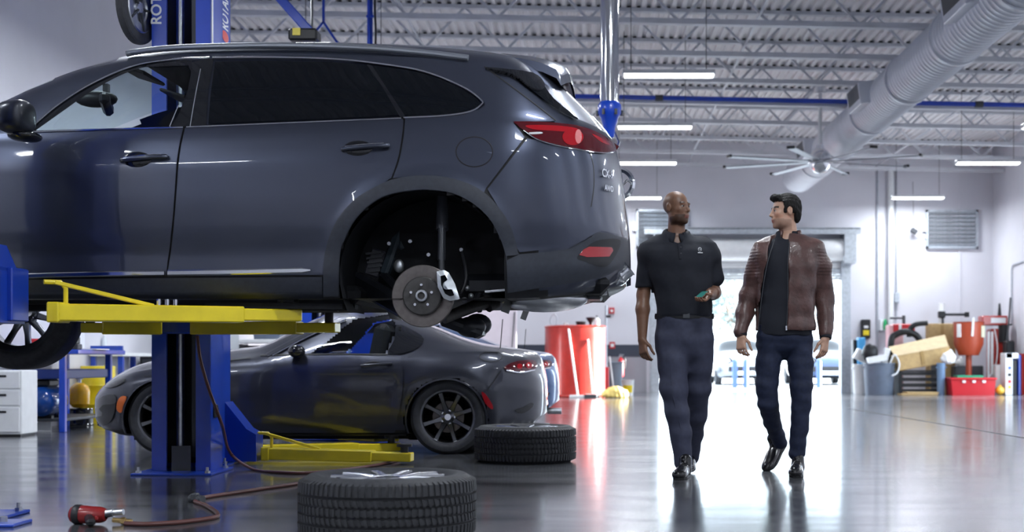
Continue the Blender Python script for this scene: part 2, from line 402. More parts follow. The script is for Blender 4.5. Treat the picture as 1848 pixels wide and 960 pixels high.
for i in range(8):
    a = .35+i*math.pi/4; bl = inst('blade', bm, t, (0, 0, 0), (0, 0, a)); inst('blade_tip', tm, bl)
# ---------------------------------------------------------------- louvres on the back wall
def louvre(x0, x1, z0, z1, label):
    t = thing('wall_louvre', label, 'louvre', ((x0+x1)/2, YB-.02, z0)); w = x1-x0; h = z1-z0
    m = MB()
    for s in (-1, 1): m.box((s*w/2, -.02, h/2), (.05, .1, h+.05)); m.box((0, -.02, h/2+s*h/2), (w+.05, .1, .05))
    part('frame', m, GALV, t, 0)
    m = MB(); m.box((0, 0, 0), (w-.05, .012, .1), Matrix.Rotation(.6, 3, 'X')); sm = mesh_of('slat', m.v, m.f, GALV, smooth=0)
    n = 9
    for i in range(n): inst('slat', sm, t, (0, -.03, .06+(h-.1)*i/(n-1)))
    m = MB(); m.box((0, .015, h/2), (w, .01, h)); part('backing', m, DGREY, t, 0)
    m = MB(); m.box((-w/2-.07, -.03, h*.55), (.09, .1, .2)); part('actuator', m, WHITEP, t, 0)
a = px(1672, 447, YB); c = px(1762, 381, YB); louvre(a.x, c.x, a.z, c.z, 'galvanised wall louvre above the piled cardboard boxes')
a = px(1150, 446, YB); c = px(1240, 380, YB); louvre(a.x, c.x, a.z, c.z, 'galvanised wall louvre behind the bald man')
# ---------------------------------------------------------------- roll-up door
t = thing('rollup_door', 'open galvanised roll-up door with coil hood above bright opening', 'door', ((DX0+DX1)/2, YB, 0))
xm = (DX0+DX1)/2; hw = (DX1-DX0)/2
m = MB(); m.box((0, -.28, 3.91), (2*hw+.75, .6, .035)); m.box((0, -.57, 3.84), (2*hw+.75, .02, .14)); part('hood', m, GALV, t, 0)
m = MB(); m.cyl((-hw-.05, -.27, 3.42), (hw+.05, -.27, 3.42), .27, n=32); coil = part('curtain_coil', m, WHITEP, t)
for i in range(7):
    m = MB(); m.box((0, -.01, 3.16-i*.07), (2*hw, .022, .064), None, .01); part('slat', m, WHITEP, t, 0)
m = MB(); m.box((0, -.015, 2.93), (2*hw, .05, .1)); part('bottom_bar', m, GALV, t, 0)
for s in (-1, 1):
    m = MB(); m.box((s*(hw+.13), -.29, 3.5), (.03 if s < 0 else .28, .56, .84)); part('end_plate', m, GALV, t, 0)
    m = MB(); m.box((s*(hw+.09), -.06, 1.55), (.2, .14, 3.1)); m.box((s*(hw+.2), -.02, 1.55), (.06, .05, 3.1)); part('guide_rail', m, GALV, t, 0)
# wall pipes, conduit and boxes on the back wall, right of the door
def conduit(pts, r, mt, label, cat='pipe'):
    m = MB(); m.tube(pts, r, 10); return solo('conduit' if r < .03 else 'wall_pipe', m, mt, label, cat)
x = px(1606, 0, YB).x; conduit([(x, YB-.09, .0), (x, YB-.09, 5.4)], .075, WHITEP, 'fat white downpipe on the wall between roll-up door and louvre')
x = px(1583, 0, YB).x; conduit([(x, YB-.04, .9), (x, YB-.04, 5.4)], .02, GALV, 'thin grey conduit between the roll-up door and the fat white downpipe')
x = px(1617, 0, YB).x; cc = conduit([(x, YB-.04, 1.7), (x, YB-.04, 5.4)], .016, GALV, 'thin grey conduit with a junction box beside the white downpipe')
m = MB(); m.box((x, YB-.05, 2.28), (.12, .1, .24), None, .01); solo('junction_box', m, GALV, 'small grey junction box on thin wall conduit', 'electrical box')
x = px(1799, 0, YB).x; conduit([(x, YB-.05, .5), (x, YB-.05, 5.3)], .018, mat('brown_pipe', (.2, .12, .1), .5), 'thin brown pipe in the corner behind the red tyre machine')
a = px(1815, 545, 31.6); conduit([(XR-.03, 31.9, 1.6), (XR-.03, 31.9, 2.85), (XR-.03, 31.8, 2.95), (XR-.03, 29, 3.05)], .018, GALV, 'thin conduit bending along the side wall above the tool chests')
m = MB(); c = px(1649, 417, YB-.2); m.box(c, (.16, .12, .12), Matrix.Rotation(.5, 3, 'Y'), .02); m.tube([c+Vector((.07, 0, 0)), c+Vector((.25, .1, -.12)), c+Vector((.4, .15, -.3))], .008, 6); m.tube([c+Vector((0, 0, .05)), c+Vector((0, .1, 1.2))], .006, 6)
solo('wall_sensor', m, DGREY, 'small grey sensor hanging on a wire next to the louvre', 'sensor')
# ================================================================ CARS (analytic body surface, panels traced onto it)
def pchip(xs, ys):
    xs = np.array(xs, float); ys = np.array(ys, float); h = np.diff(xs); dl = np.diff(ys)/h; d = np.zeros_like(xs)
    for i in range(1, len(xs)-1):
        if dl[i-1]*dl[i] > 0:
            w1 = 2*h[i]+h[i-1]; w2 = h[i]+2*h[i-1]; d[i] = (w1+w2)/(w1/dl[i-1]+w2/dl[i])
    d[0] = dl[0]; d[-1] = dl[-1]
    def f(x):
        x = np.clip(np.asarray(x, float), xs[0], xs[-1]); i = np.clip(np.searchsorted(xs, x)-1, 0, len(h)-1)
        t = (x-xs[i])/h[i]; t2 = t*t; t3 = t2*t
        return (2*t3-3*t2+1)*ys[i]+(t3-2*t2+t)*h[i]*d[i]+(-2*t3+3*t2)*ys[i+1]+(t3-t2)*h[i]*d[i+1]
    return f
class Car:
    """local frame: x to the rear from the rear axle, y away from camera, z world height"""
    def __init__(s, X0, D0, psi, lo, bl, top, wl, up, rear, front, xsr, xsf, nr=2.8, nf=2.6, flares=()):
        s.X0, s.D0, s.c, s.sn = X0, D0, math.cos(psi), math.sin(psi); s.psi = psi
        s.lo, s.bl, s.top, s.wl, s.up = pchip(*lo), pchip(*bl), pchip(*top), pchip(*wl), pchip(*up)
        s.rx, s.fx = pchip(*rear), pchip(*front); s.xsr, s.xsf, s.nr, s.nf = xsr, xsf, nr, nf; s.fl = flares
        s.x0 = top[0][0]; s.x1 = top[0][-1]
    def world(s, p):
        p = np.asarray(p, float); return np.stack([s.X0+p[..., 0]*s.c+p[..., 1]*s.sn, s.D0-p[..., 0]*s.sn+p[..., 1]*s.c, p[..., 2]], -1)
    def pix(s, p):
        w = s.world(p); return np.stack([CXP+w[..., 0]/w[..., 1]*F, CYP-(w[..., 2]-HC)/w[..., 1]*F], -1)
    def W(s, x, z):
        x = np.asarray(x, float); z = np.asarray(z, float)
        lo, bl, tp = s.lo(x), s.bl(x), s.top(x); bl = np.minimum(bl, tp-.01)
        v = np.clip((z-lo)/(bl-lo), 0, 1); u = np.clip((z-bl)/(tp-bl), 0, 1)
        w = np.where(z < bl, s.wl(v), s.wl(1.)*s.up(u))
        for fx, fz, r0, r1, a in s.fl:
            r = np.hypot(x-fx, z-fz); t = np.clip((r1-r)/(r1-r0), 0, 1); w = w+a*t*t*(3-2*t)*np.where(z < bl, 1, np.clip(1-u*6, 0, 1))
        ex = np.clip((x-s.xsr)/np.maximum(s.rx(z)-s.xsr, .01), 0, 1); w = w*(np.maximum(1-ex**s.nr, 0))**(1/s.nr)
        ef = np.clip((s.xsf-x)/np.maximum(s.xsf-s.fx(z), .01), 0, 1); w = w*(np.maximum(1-ef**s.nf, 0))**(1/s.nf)
        bad = (z > tp) | (z < lo) | (x > s.x1) | (x < s.x0)
        return np.where(bad, -.02, w)
    def cast(s, P, off=0.):
        P = np.asarray(P, float); dx = (P[:, 0]-CXP)/F; dz = (CYP-P[:, 1])/F
        def loc(d):
            X = dx*d-s.X0; Y = d-s.D0; return X*s.c-Y*s.sn, X*s.sn+Y*s.c, HC+dz*d
        def G(d):
            x, y, z = loc(d); return np.abs(y)-(s.W(x, z)+off)
        ds = np.linspace(s.D0-1.15, s.D0+.2, 60); g = np.stack([G(np.full(len(P), d)) for d in ds])
        hit = g < 0; i = np.where(hit.any(0), hit.argmax(0), g.argmin(0)); i = np.maximum(i, 1)
        a = ds[i-1].copy(); b = ds[i].copy(); ok = hit.any(0)
        for _ in range(16):
            m = (a+b)/2; gm = G(m); a = np.where(gm > 0, m, a); b = np.where(gm > 0, b, m)
        d = np.where(ok, b, ds[i]); return np.stack(loc(d), -1)
    def normal(s, L):
        e = .004; x, y, z = L[:, 0], np.abs(L[:, 1]), L[:, 2]
        gx = -(s.W(x+e, z)-s.W(x-e, z))/(2*e); gz = -(s.W(x, z+e)-s.W(x, z-e))/(2*e)
        gx = np.clip(gx, -60, 60); gz = np.clip(gz, -60, 60)
        n = np.stack([gx, np.where(L[:, 1] < 0, -1., 1.), gz], -1); return n/np.linalg.norm(n, axis=1)[:, None]
    def shell(s, inset, paint, inner, holes, blackf, nx=230):
        xs = np.linspace(s.x0, s.x1, 4001); zt = s.top(xs); al = np.concatenate([[0], np.cumsum(np.hypot(np.diff(xs), np.diff(zt)))])
        xs = np.interp(np.linspace(0, al[-1], nx), al, xs); xs[0] += 1e-3; xs[-1] -= 1e-3
        nl, nu = 30, 36; rows = []
        for x in xs:
            lo, bl, tp = float(s.lo(x)), float(s.bl(x)), float(s.top(x)); bl = min(bl, tp-.01)
            zz = np.concatenate([lo+(bl-lo)*np.linspace(0.001, 1, nl), bl+(tp-bl)*np.sin(np.linspace(0, math.pi/2, nu+1)[1:])])
            zz[-1] -= 1e-4
            w = np.maximum(s.W(np.full(len(zz), x), zz)-inset, 0); w[-1] = 0; rows.append(np.stack([np.full(len(zz), x), w, zz], -1))
        A = np.array(rows); n = A.shape[1]; mb = MB(); mb.v = []
        V = []; 
        for sg in (-1, 1):
            B = A.copy(); B[:, :, 1] *= sg; V.append(B.reshape(-1, 3))
        mb.v = [tuple(q) for q in np.concatenate(V)]; off = len(A)*n
        Va = np.array(mb.v); i, j = np.meshgrid(np.arange(len(A)-1), np.arange(n-1), indexing='ij'); i = i.ravel(); j = j.ravel()
        for k, sg in ((0, -1), (1, 1)):
            Q = np.stack([k*off+i*n+j, k*off+(i+1)*n+j, k*off+(i+1)*n+j+1, k*off+i*n+j+1], 1); C = Va[Q].mean(1); C[:, 1] = -np.abs(C[:, 1]); PX = s.pix(C)
            ok = np.ones(len(Q), bool)
            for h in holes: ok &= ~inpolyv(PX, h)
            for q, cc in zip(Q[ok].tolist(), C[ok]):
                mb.f.append(tuple(q) if sg < 0 else tuple(q[::-1])); mb.m.append(1 if blackf(cc) else 0)
        # bottom
        for i in range(len(A)-1):
            a, b = i*n, (i+1)*n; mb.f.append((a, off+a, off+b, b)); mb.m.append(1)
        return mb
    def overlay(s, name, poly, m, parent, off=.003, step=14., thick=.006, mirror=False, smooth=True, label=None):
        bm = bmesh.new(); P = []
        for p in poly:
            if not P or (abs(p[0]-P[-1][0])+abs(p[1]-P[-1][1])) > .05: P.append(p)
        f = bm.faces.new([bm.verts.new((p[0], p[1], 0)) for p in P])
        A = np.array(P); 
        for ax, no in ((0, (1, 0, 0)), (1, (0, 1, 0))):
            lo, hi = A[:, ax].min(), A[:, ax].max(); n = max(1, int((hi-lo)/step))
            for k in range(1, n+1):
                co = [0, 0, 0]; co[ax] = lo+(hi-lo)*k/(n+1)
                bmesh.ops.bisect_plane(bm, geom=bm.verts[:]+bm.edges[:]+bm.faces[:], plane_co=co, plane_no=no)
        bmesh.ops.triangulate(bm, faces=[f for f in bm.faces if len(f.verts) > 4]); bm.verts.index_update()
        V = np.array([v.co[:2] for v in bm.verts]); Fc = [tuple(v.index for v in f.verts) for f in bm.faces]; bm.free()
        L = s.cast(V, off); N = s.normal(L); o = s._mk(name, L, N, Fc, m, parent, thick, smooth, label)
        if mirror:
            L2 = L*np.array([1, -1, 1]); N2 = N*np.array([1, -1, 1]); s._mk(name, L2, N2, Fc, m, parent, thick, smooth, label, True)
        return o
    def _mk(s, name, L, N, Fc, m, parent, thick, smooth, label=None, flip=False):
        # orient faces along normals
        out = []
        for f in Fc:
            a, b, c = L[f[0]], L[f[1]], L[f[2]]; g = np.cross(b-a, c-a); out.append(f if g.dot(N[f[0]]) > 0 else f[::-1])
        z0 = s.base; mb = MB(); mb.v = [tuple(q) for q in (L-np.array([0, 0, z0]))]; mb.f = out; nn = N
        if thick:
            n = len(L); Lb = L-np.array([0, 0, z0])-N*thick; mb.v += [tuple(q) for q in Lb]; edges = {}
            for f in out:
                for i in range(len(f)):
                    e = (f[i], f[(i+1) % len(f)]); edges[e] = 1
            for (a, b) in list(edges):
                if (b, a) not in edges: mb.f.append((b, a, n+a, n+b))
            nn = None
            me = mesh_of(name, mb.v, mb.f, m, smooth=180 if smooth else 0)
            k = len(out); me.polygons.foreach_set('use_smooth', [True]*k+[False]*(len(me.polygons)-k))
            ln = []
            for p in me.polygons:
                for v in p.vertices: ln.append(tuple(N[v % n]) if p.index < k else tuple(p.normal))
            if smooth: me.normals_split_custom_set(ln)
        else:
            me = mesh_of(name, mb.v, mb.f, m, smooth=180 if smooth else 0, normals=N if smooth else None)
        o = link(name, me, parent)
        if label: o['label'] = label
        return o
    def strip(s, name, pts, w, m, parent, off=.006, h=.004, mirror=False, label=None, both=None):   # trim bar along a traced line
        pts = np.array(pts, float); t = np.gradient(pts, axis=0); t /= np.linalg.norm(t, axis=1)[:, None]; nrm = np.stack([-t[:, 1], t[:, 0]], -1)
        ww = np.array(w if hasattr(w, '__len__') else [w]*len(pts))[:, None]
        cols = [s.cast(pts+nrm*ww*k, off+hh) for k, hh in ((-.5, 0), (-.3, h), (.3, h), (.5, 0))]
        L = np.stack(cols, 1).reshape(-1, 3); Fc = []
        for i in range(len(pts)-1):
            for j in range(3): Fc.append((i*4+j, i*4+j+1, i*4+5+j, i*4+4+j))
        N = s.normal(L); o = s._mk(name, L, N, Fc, m, parent, 0, False, label)
        if mirror: s._mk(name, L*np.array([1, -1, 1]), N*np.array([1, -1, 1]), Fc, m, parent, 0, False, label)
        return o
    def at(s, p, off=0.): 
        L = s.cast(np.array([p]), off)[0]; L[2] -= s.base; return Vector(L)
def inpolyv(P, poly):
    x, y = P[:, 0], P[:, 1]; c = np.zeros(len(P), bool); j = len(poly)-1
    for i in range(len(poly)):
        (xi, yi), (xj, yj) = poly[i], poly[j]
        if yi != yj: c ^= ((yi > y) != (yj > y)) & (x < (xj-xi)*(y-yi)/(yj-yi)+xi)
        j = i
    return c
def grow(poly, r):                                     # outline pushed outward by r pixels
    A = np.array(poly, float); n = len(A); t = np.roll(A, -1, 0)-np.roll(A, 1, 0); t /= np.linalg.norm(t, axis=1)[:, None]+1e-9; nr = np.stack([t[:, 1], -t[:, 0]], 1)
    ar = np.sum(A[:, 0]*np.roll(A[:, 1], -1)-np.roll(A[:, 0], -1)*A[:, 1]); return [tuple(q) for q in A+nr*r*(1 if ar > 0 else -1)]
def inpoly(p, poly):
    x, y = p; c = False; n = len(poly); j = n-1
    for i in range(n):
        if (poly[i][1] > y) != (poly[j][1] > y) and x < (poly[j][0]-poly[i][0])*(y-poly[i][1])/(poly[j][1]-poly[i][1])+poly[i][0]: c = not c
        j = i
    return c
def arcpts(cx, cy, rx, ry, a0, a1, n=24):
    return [(cx+rx*math.cos(math.radians(a0+(a1-a0)*k/n)), cy+ry*math.sin(math.radians(a0+(a1-a0)*k/n))) for k in range(n+1)]
# ---------------------------------------------------------------- wheels
def tyre_mesh(R, w, rim, tread=True, nseg=72):
    """axis along +y (outer face at -y); returns MB"""
    h = w/2; sw = R-rim
    prof = [(rim-.004, -h*.80), (rim+.012, -h*.92), (rim+sw*.35, -h*1.03), (rim+sw*.65, -h*1.02), (R-.022, -h*.92), (R-.007, -h*.80), (R, -h*.66)]
    g = []
    if tread:
        for c in (-.43, -.15, .15, .43):
            g += [(R+.001, h*c-.0075), (R-.010, h*c-.0055), (R-.010, h*c+.0055), (R+.001, h*c+.0075)]
    prof = prof+g+[(r, -z) for r, z in prof[::-1]]
    m = MB(); m.lathe(prof, (0, 0, 0), (0, 1, 0), nseg); 
    if tread:                                            # shoulder and centre blocks: raised sipes around the tread
        n = 84
        for k in range(n):
            a = 2*math.pi*k/n
            for sgn in (-1, 1):
                aa = a+(.02 if sgn > 0 else 0)
                def pt(r, y, da): return (r*math.cos(aa+da), y, r*math.sin(aa+da))
                d = .55*math.pi/n; y0, y1, y2 = sgn*h*.50, sgn*h*.84, sgn*h*.95
                vs = [pt(R-.004, y0, -d), pt(R-.004, y0, d), pt(R+.007, y0, -d), pt(R+.007, y0, d), pt(R-.003, y1, -d), pt(R-.003, y1, d), pt(R+.003, y1, -d), pt(R+.003, y1, d), pt(R-.03, y2, -d), pt(R-.03, y2, d)]
                m.add(vs, [(2, 3, 7, 6), (0, 2, 6, 4), (1, 5, 7, 3), (0, 1, 3, 2), (6, 7, 9, 8), (4, 6, 8), (5, 9, 7)])
                for y_, sk in ((.29, .5), (.0, .0)):
                    if sgn < 0 and y_ == 0: continue
                    e = d*.9; s_ = sk*d*2*sgn
                    ya, yb = sgn*h*(y_-.11) if y_ else -h*.12, sgn*h*(y_+.11) if y_ else h*.12
                    vs = [pt(R-.002, ya, -e), pt(R-.002, ya, e), pt(R+.006, ya, -e), pt(R+.006, ya, e), pt(R-.002, yb, -e+s_), pt(R-.002, yb, e+s_), pt(R+.006, yb, -e+s_), pt(R+.006, yb, e+s_)]
                    m.add(vs, [(2, 3, 7, 6), (0, 2, 6, 4), (1, 5, 7, 3), (0, 1, 3, 2), (4, 6, 7, 5)])
    return m
def rim_parts(rim, w, nsp, parent, mt, twin=False, depth=.05, zface=None):
    h = w/2
    m = MB(); m.lathe([(rim+.004, -h*.86), (rim-.012, -h*.84), (rim-.02, -h*.72), (rim-.035, -h*.3), (rim-.04, h*.6), (rim-.012, h*.8), (rim+.004, h*.86)], (0, 0, 0), (0, 1, 0), 56); part('rim_barrel', m, mt, parent)
    yf = -h*.70 if zface is None else -h*zface
    m = MB()
    for k in range(nsp):
        a = 2*math.pi*k/nsp+.3
        for dd in ((-.12, .12) if twin else (0,)):
            p0 = Vector((.05*math.cos(a), yf+depth*.6, .05*math.sin(a))); p1 = Vector(((rim-.018)*math.cos(a+dd), yf, (rim-.018)*math.sin(a+dd)))
            m.cur = 0; mid = (p0+p1)/2+Vector((0, -.004, 0))
            ax = (p1-p0).normalized(); sd = ax.cross(Vector((0, 1, 0))).normalized()
            vs = []
            for p, wd, tk in ((p0, .026, .035), (mid, .016, .028), (p1, .02, .022)):
                vs += [p+sd*wd+Vector((0, .0, 0)), p-sd*wd, p-sd*wd*.75+Vector((0, -.008, 0)), p+sd*wd*.75+Vector((0, -.008, 0)), p+sd*wd+Vector((0, tk, 0)), p-sd*wd+Vector((0, tk, 0))]
            fs = []
            for q in (0, 6): 
                for a_, b_ in ((3, 2), (0, 3), (2, 1), (4, 0), (1, 5)): fs.append((q+a_, q+b_, q+b_+6, q+a_+6))
            mm = MB(); mm.add(vs, fs); part('spoke', mm, mt, parent, 30)
    m = MB(); m.lathe([(.075, yf+depth+.03), (.07, yf+depth*.55), (.05, yf+depth*.35), (.035, yf+depth*.3), (.03, yf+depth*.25), (0, yf+depth*.25)], (0, 0, 0), (0, 1, 0), 28); hub = part('hub', m, mt, parent)
    mm = MB(); mm.cyl((0, yf+depth*.5, 0), (0, yf+depth*.36, 0), .009, n=8); nm = mesh_of('lug_nut', mm.v, mm.f, CHROME)
    for k in range(5):
        a = 2*math.pi*k/5; inst('lug_nut', nm, hub, (.055*math.cos(a), 0, .055*math.sin(a)))
    mm = MB(); mm.cyl((0, yf+depth*.25+.002, 0), (0, yf+depth*.25-.004, 0), .026, n=20); part('centre_cap', mm, CHROME, hub)
# ---------------------------------------------------------------- the grey SUV on the lift
SZ = .70
suv = Car(-.875, 8.32, math.radians(1.5),
    lo=([-4.0, -3.6, -2.2, .45, .8, 1.12], [1.25, 1.14, 1.10, 1.10, 1.13, 1.22]),
    bl=([-4.0, -3.5, -2.6, -2.1, -1.0, 0, .6, 1.0, 1.12], [1.7, 1.86, 1.96, 2.0, 2.03, 2.075, 2.10, 2.04, 1.7]),
    top=([-4.0, -3.95, -3.6, -3.0, -2.72, -2.43, -2.2, -1.92, -1.72, -1.45, -1.1, -.7, -.2, .2, .5, .66, .80, .95, 1.01, 1.05, 1.085, 1.105, 1.11], [1.5, 1.78, 1.93, 2.0, 2.07, 2.235, 2.365, 2.485, 2.535, 2.58, 2.60, 2.605, 2.585, 2.55, 2.495, 2.41, 2.28, 2.13, 2.04, 1.9, 1.65, 1.45, 1.28]),
    wl=([0, .06, .15, .25, .31, .42, .58, .75, .88, .95, 1.0], [.90, .925, .945, .948, .958, .975, .985, .985, .972, .958, .938]),
    up=([0, .15, .5, .75, .88, .95, .985, 1.0], [1.0, .965, .865, .77, .66, .5, .3, .0]),
    rear=([1.1, 1.2, 1.3, 1.45, 1.62, 1.9, 2.05, 2.13, 2.28, 2.41, 2.5, 2.6], [.98, 1.07, 1.115, 1.118, 1.095, 1.06, 1.02, .97, .84, .70, .60, .5]),
    front=([1.1, 1.4, 1.8, 2.0, 2.1], [-3.96, -4.02, -3.98, -3.7, -3.0]),
    xsr=.35, xsf=-3.2, nr=2.5, nf=2.6, flares=((0, 1.22, .46, .60, .016), (-2.93, 1.22, .46, .60, .016)))
suv.base = SZ
SUV = thing('suv', 'dark grey SUV raised on the lift with its rear wheel removed', 'car', (suv.X0, suv.D0, SZ), -suv.psi)
win_f = cr([(62, 237), (110, 203), (160, 168), (215, 137), (262, 121), (305, 117)], 5)+cr([(335, 120), (343, 130), (336, 165), (322, 205), (306, 229)], 4)
arch_in = cr([(611, 560), (610, 500), (612, 457), (619, 436), (640, 396), (671, 366), (701, 351), (737, 344), (773, 342), (816, 348), (852, 366), (882, 393), (900, 424), (909, 448), (914, 472), (915, 530)], 4)
arch_out = cr([(583, 548), (583, 500), (584, 472), (589, 445), (598, 418), (613, 390), (640, 360), (668, 342), (704, 325), (748, 317), (795, 318), (845, 331), (882, 354), (912, 391), (926, 421), (935, 455)], 4)
def shiftx(poly, car, dx):                             # the same outline moved along the car by dx metres
    L = car.cast(np.array(poly, float)); L[:, 0] += dx; return [tuple(q) for q in car.pix(L)]
farch_in = shiftx(arch_in, suv, -2.93); farch_out = shiftx(arch_out, suv, -2.93)
# opening for windscreen as seen from the side: everything between A-pillar line and cowl, seen from the top -> use local test below
hole = [win_f]
hole_arch = arch_in+[(912, 600), (612, 600)]
fhole = farch_in+[(farch_in[-1][0], 620), (farch_in[0][0], 620)]
def ws(c): return False
mb = suv.shell(.012, PAINT, BLACK, [hole_arch, fhole, grow(win_f, 6)], lambda c: (c[2] < float(suv.bl(c[0]))+.0 and c[0] < .62) or c[2] < 1.13)
# cut the windscreen out of the shell (faces of the sloping front near the centre line)
keepf, keepm = [], []
V = mb.v
for f, k in zip(mb.f, mb.m):
    c = np.mean([V[i] for i in f], 0); tp = float(suv.top(c[0])); bl_ = float(suv.bl(c[0]))
    if -2.70 < c[0] < -1.74 and c[2] > bl_+.02 and abs(c[1]) < .50+.20*min(1, max(0, (tp-2.05)/.1))*(1 if c[0] < -2.1 else .85) and (c[2]-bl_)/(tp-bl_) > .60: continue
    keepf.append(f); keepm.append(k)
mb.f, mb.m = keepf, keepm; mb.v = [(x, y, z-SZ) for x, y, z in V]
part('body_shell', mb, [PAINT, BLACK], SUV, 60)
# windscreen glass: same surface, a little inside
g = MB(); n = 16; rows = []
for x in np.linspace(-2.74, -1.70, 14):
    tp = float(suv.top(x)); bl_ = min(float(suv.bl(x)), tp-.01); r = []
    for k in range(n+1):
        y = -.64+1.28*k/n; zz = np.linspace(bl_, tp-1e-3, 80); w = suv.W(np.full(80, x), zz)-.016
        i = np.where(w > abs(y))[0]; z = zz[i[-1]] if len(i) else bl_
        r.append((x, y, z-SZ))
    rows.append(r)
g.v = [p for r in rows for p in r]; g.f = [(i*(n+1)+j, i*(n+1)+j+1, (i+1)*(n+1)+j+1, (i+1)*(n+1)+j) for i in range(13) for j in range(n)]; part('windscreen', g, GLASS, SUV, 180)
# ---- doors and panels
belt_f = [(-150, 250), (-60, 244), (60, 239), (200, 234), (330, 230.5)]
fd = belt_f+cr([(330, 231), (323, 262), (318, 300), (313, 370), (307, 435), (301, 480), (299, 497)], 4)+[(150, 500), (-40, 504), (-150, 506)]
suv.overlay('front_door', fd, PAINT, SUV, mirror=True)
rd = [(334, 230.5)]+[(480, 224.5), (600, 219), (724, 214)]+cr([(728, 216), (725, 245), (717, 288), (706, 320)], 4)+arch_out[4*8-1:4*1:-1]+[(582, 496), (440, 497), (302, 498)]+cr([(302.5, 490), (305, 475), (311, 435), (317, 370), (322, 300), (327, 262)], 4)
suv.overlay('rear_door', rd, PAINT, SUV, mirror=True)
qp = cr([(731, 216), (728.5, 246), (720.5, 289), (709, 321)], 4)+arch_out[4*8+2:4*12]+[(877, 339)]+[(912, 293), (947, 247), (926, 221), (960, 219), (1003, 218)]+cr([(1003, 216), (962, 186), (918, 153), (874, 121)], 4)+[(850, 113), (760, 104), (690, 101), (640, 101), (640, 109)]+cr([(680, 114), (765, 128), (838, 157), (875, 186), (850, 203), (800, 211), (731, 213.5)], 6)
suv.overlay('quarter_panel', qp, PAINT, SUV, mirror=True)
rb = [(880, 341), (951, 250)]+[(972, 253), (1010, 262), (1040, 270), (1062, 274)]+cr([(1068, 300), (1069, 335), (1064, 372)], 4)+[(1090, 375), (1118, 379), (1127, 400), (1130, 426), (1084, 416)]+cr([(1084, 416), (1062, 428), (1030, 444)], 4)+[(985, 450), (938, 455)]+arch_out[4*14+3:4*12+1:-1]
suv.overlay('rear_bumper', rb, PAINT, SUV, off=.004, mirror=True)
suv.overlay('fuel_flap', arcpts(856, 274, 31.5, 25.5, 0, 360, 40)[:-1], PAINT, SUV, off=.006, thick=.004)
suv.strip('fuel_flap_gap', arcpts(856, 274, 33, 27, 0, 360, 48), 2.0, BLACK, SUV, off=.0035, h=.0005)
ff = [(-152, 250), (-300, 262), (-430, 285)]+[(-440, 330)]+[p for p in farch_out[::-1] if p[0] > -400][:40]+[(-152, 506)]
suv.overlay('front_fender', [(-153, 250), (-300, 262), (-380, 275), (-380, 330)]+[(-250, 330), (-180, 350), (-153, 380)], PAINT, SUV, step=30, mirror=True)
# ---- cladding
cl = arch_out+[(937, 459), (915, 462)]+arch_in[4*14::-1]+[(611, 562), (584, 552)]
suv.overlay('wheel_arch_cladding', cl, PLASTIC, SUV, off=.012, mirror=True, thick=.03)
sc_ = [(-150, 509), (40, 505), (300, 502), (581, 500), (582, 548), (440, 546), (300, 545), (0, 548), (-150, 552)]
suv.overlay('sill_cladding', sc_, PLASTIC, SUV, off=.006, mirror=True)
suv.strip('sill_chrome', cr([(-100, 503), (40, 498), (170, 494.5), (296, 493)], 6), [9]*19, CHROME, SUV, off=.008, h=.006, mirror=True)
suv.strip('sill_chrome', cr([(302, 492.5), (430, 490.5), (560, 487.5)], 8), [10]*16+[4], CHROME, SUV, off=.008, h=.006, mirror=True)
bc = [(937, 459), (985, 455), (1030, 449)]+cr([(1030, 449), (1063, 432), (1084, 419), (1131, 430)], 4)+cr([(1135, 450), (1136, 475), (1128, 492)], 4)+cr([(1112, 487), (1095, 497), (1060, 506)], 4)+[(1000, 516), (916, 529), (914, 470)]
suv.overlay('bumper_cladding', bc, PLASTIC, SUV, off=.010, mirror=True, thick=.02)
suv.overlay('reflector_recess', cr([(1042, 464), (1066, 440), (1088, 432), (1120, 434), (1108, 466), (1090, 482), (1056, 472)], 4, True), BLACK, SUV, off=.0115, thick=0)
suv.overlay('reflector', [(1046, 460), (1054, 450), (1064, 445), (1104, 446), (1107, 452), (1100, 463), (1060, 464)], REDLENS, SUV, off=.016, thick=.01, mirror=True)
# ---- tail lamp
tl = cr([(927, 219), (965, 219), (1010, 222), (1050, 228), (1085, 242), (1117, 264)], 4)+cr([(1112, 272), (1088, 275), (1045, 268), (1000, 259), (968, 249), (945, 234)], 4)
lamp = suv.overlay('tail_lamp', tl, mat('dark_red_lens', (.07, .004, .008), .09, 0, .6), SUV, off=.008, step=9, mirror=False, thick=.015)
suv.overlay('lamp_band', cr([(950, 226), (1000, 226), (1040, 231), (1040, 238), (1000, 236), (962, 233)], 4, True), REDLENS, lamp, off=.0095, step=9, thick=0)
suv.overlay('lamp_bulb', arcpts(1034, 247, 19, 15, 0, 360, 24)[:-1], REDLENS, lamp, off=.011, step=7, thick=0)
suv.overlay('painted_glint', arcpts(1044, 246, 6, 13, 0, 360, 20)[:-1], mat('glint_pink', (.6, .2, .2), .1, 0, 1), lamp, off=.013, step=7, thick=0)  # highlight on the lamp, painted on as a pink patch
suv.overlay('lamp_reverse', cr([(955, 239), (976, 238), (978, 241), (958, 242)], 3, True), LENS, lamp, off=.011, step=7, thick=0)
suv.overlay('lamp_tip', cr([(1068, 241), (1086, 249), (1103, 262), (1085, 256)], 3, True), REDLENS, lamp, off=.0095, step=7, thick=0)
suv.strip('lamp_trim', cr([(945, 235), (968, 250.5), (1000, 261), (1045, 270), (1088, 276), (1110, 273)], 5), 2.5, CHROME, SUV, off=.009, h=.003)
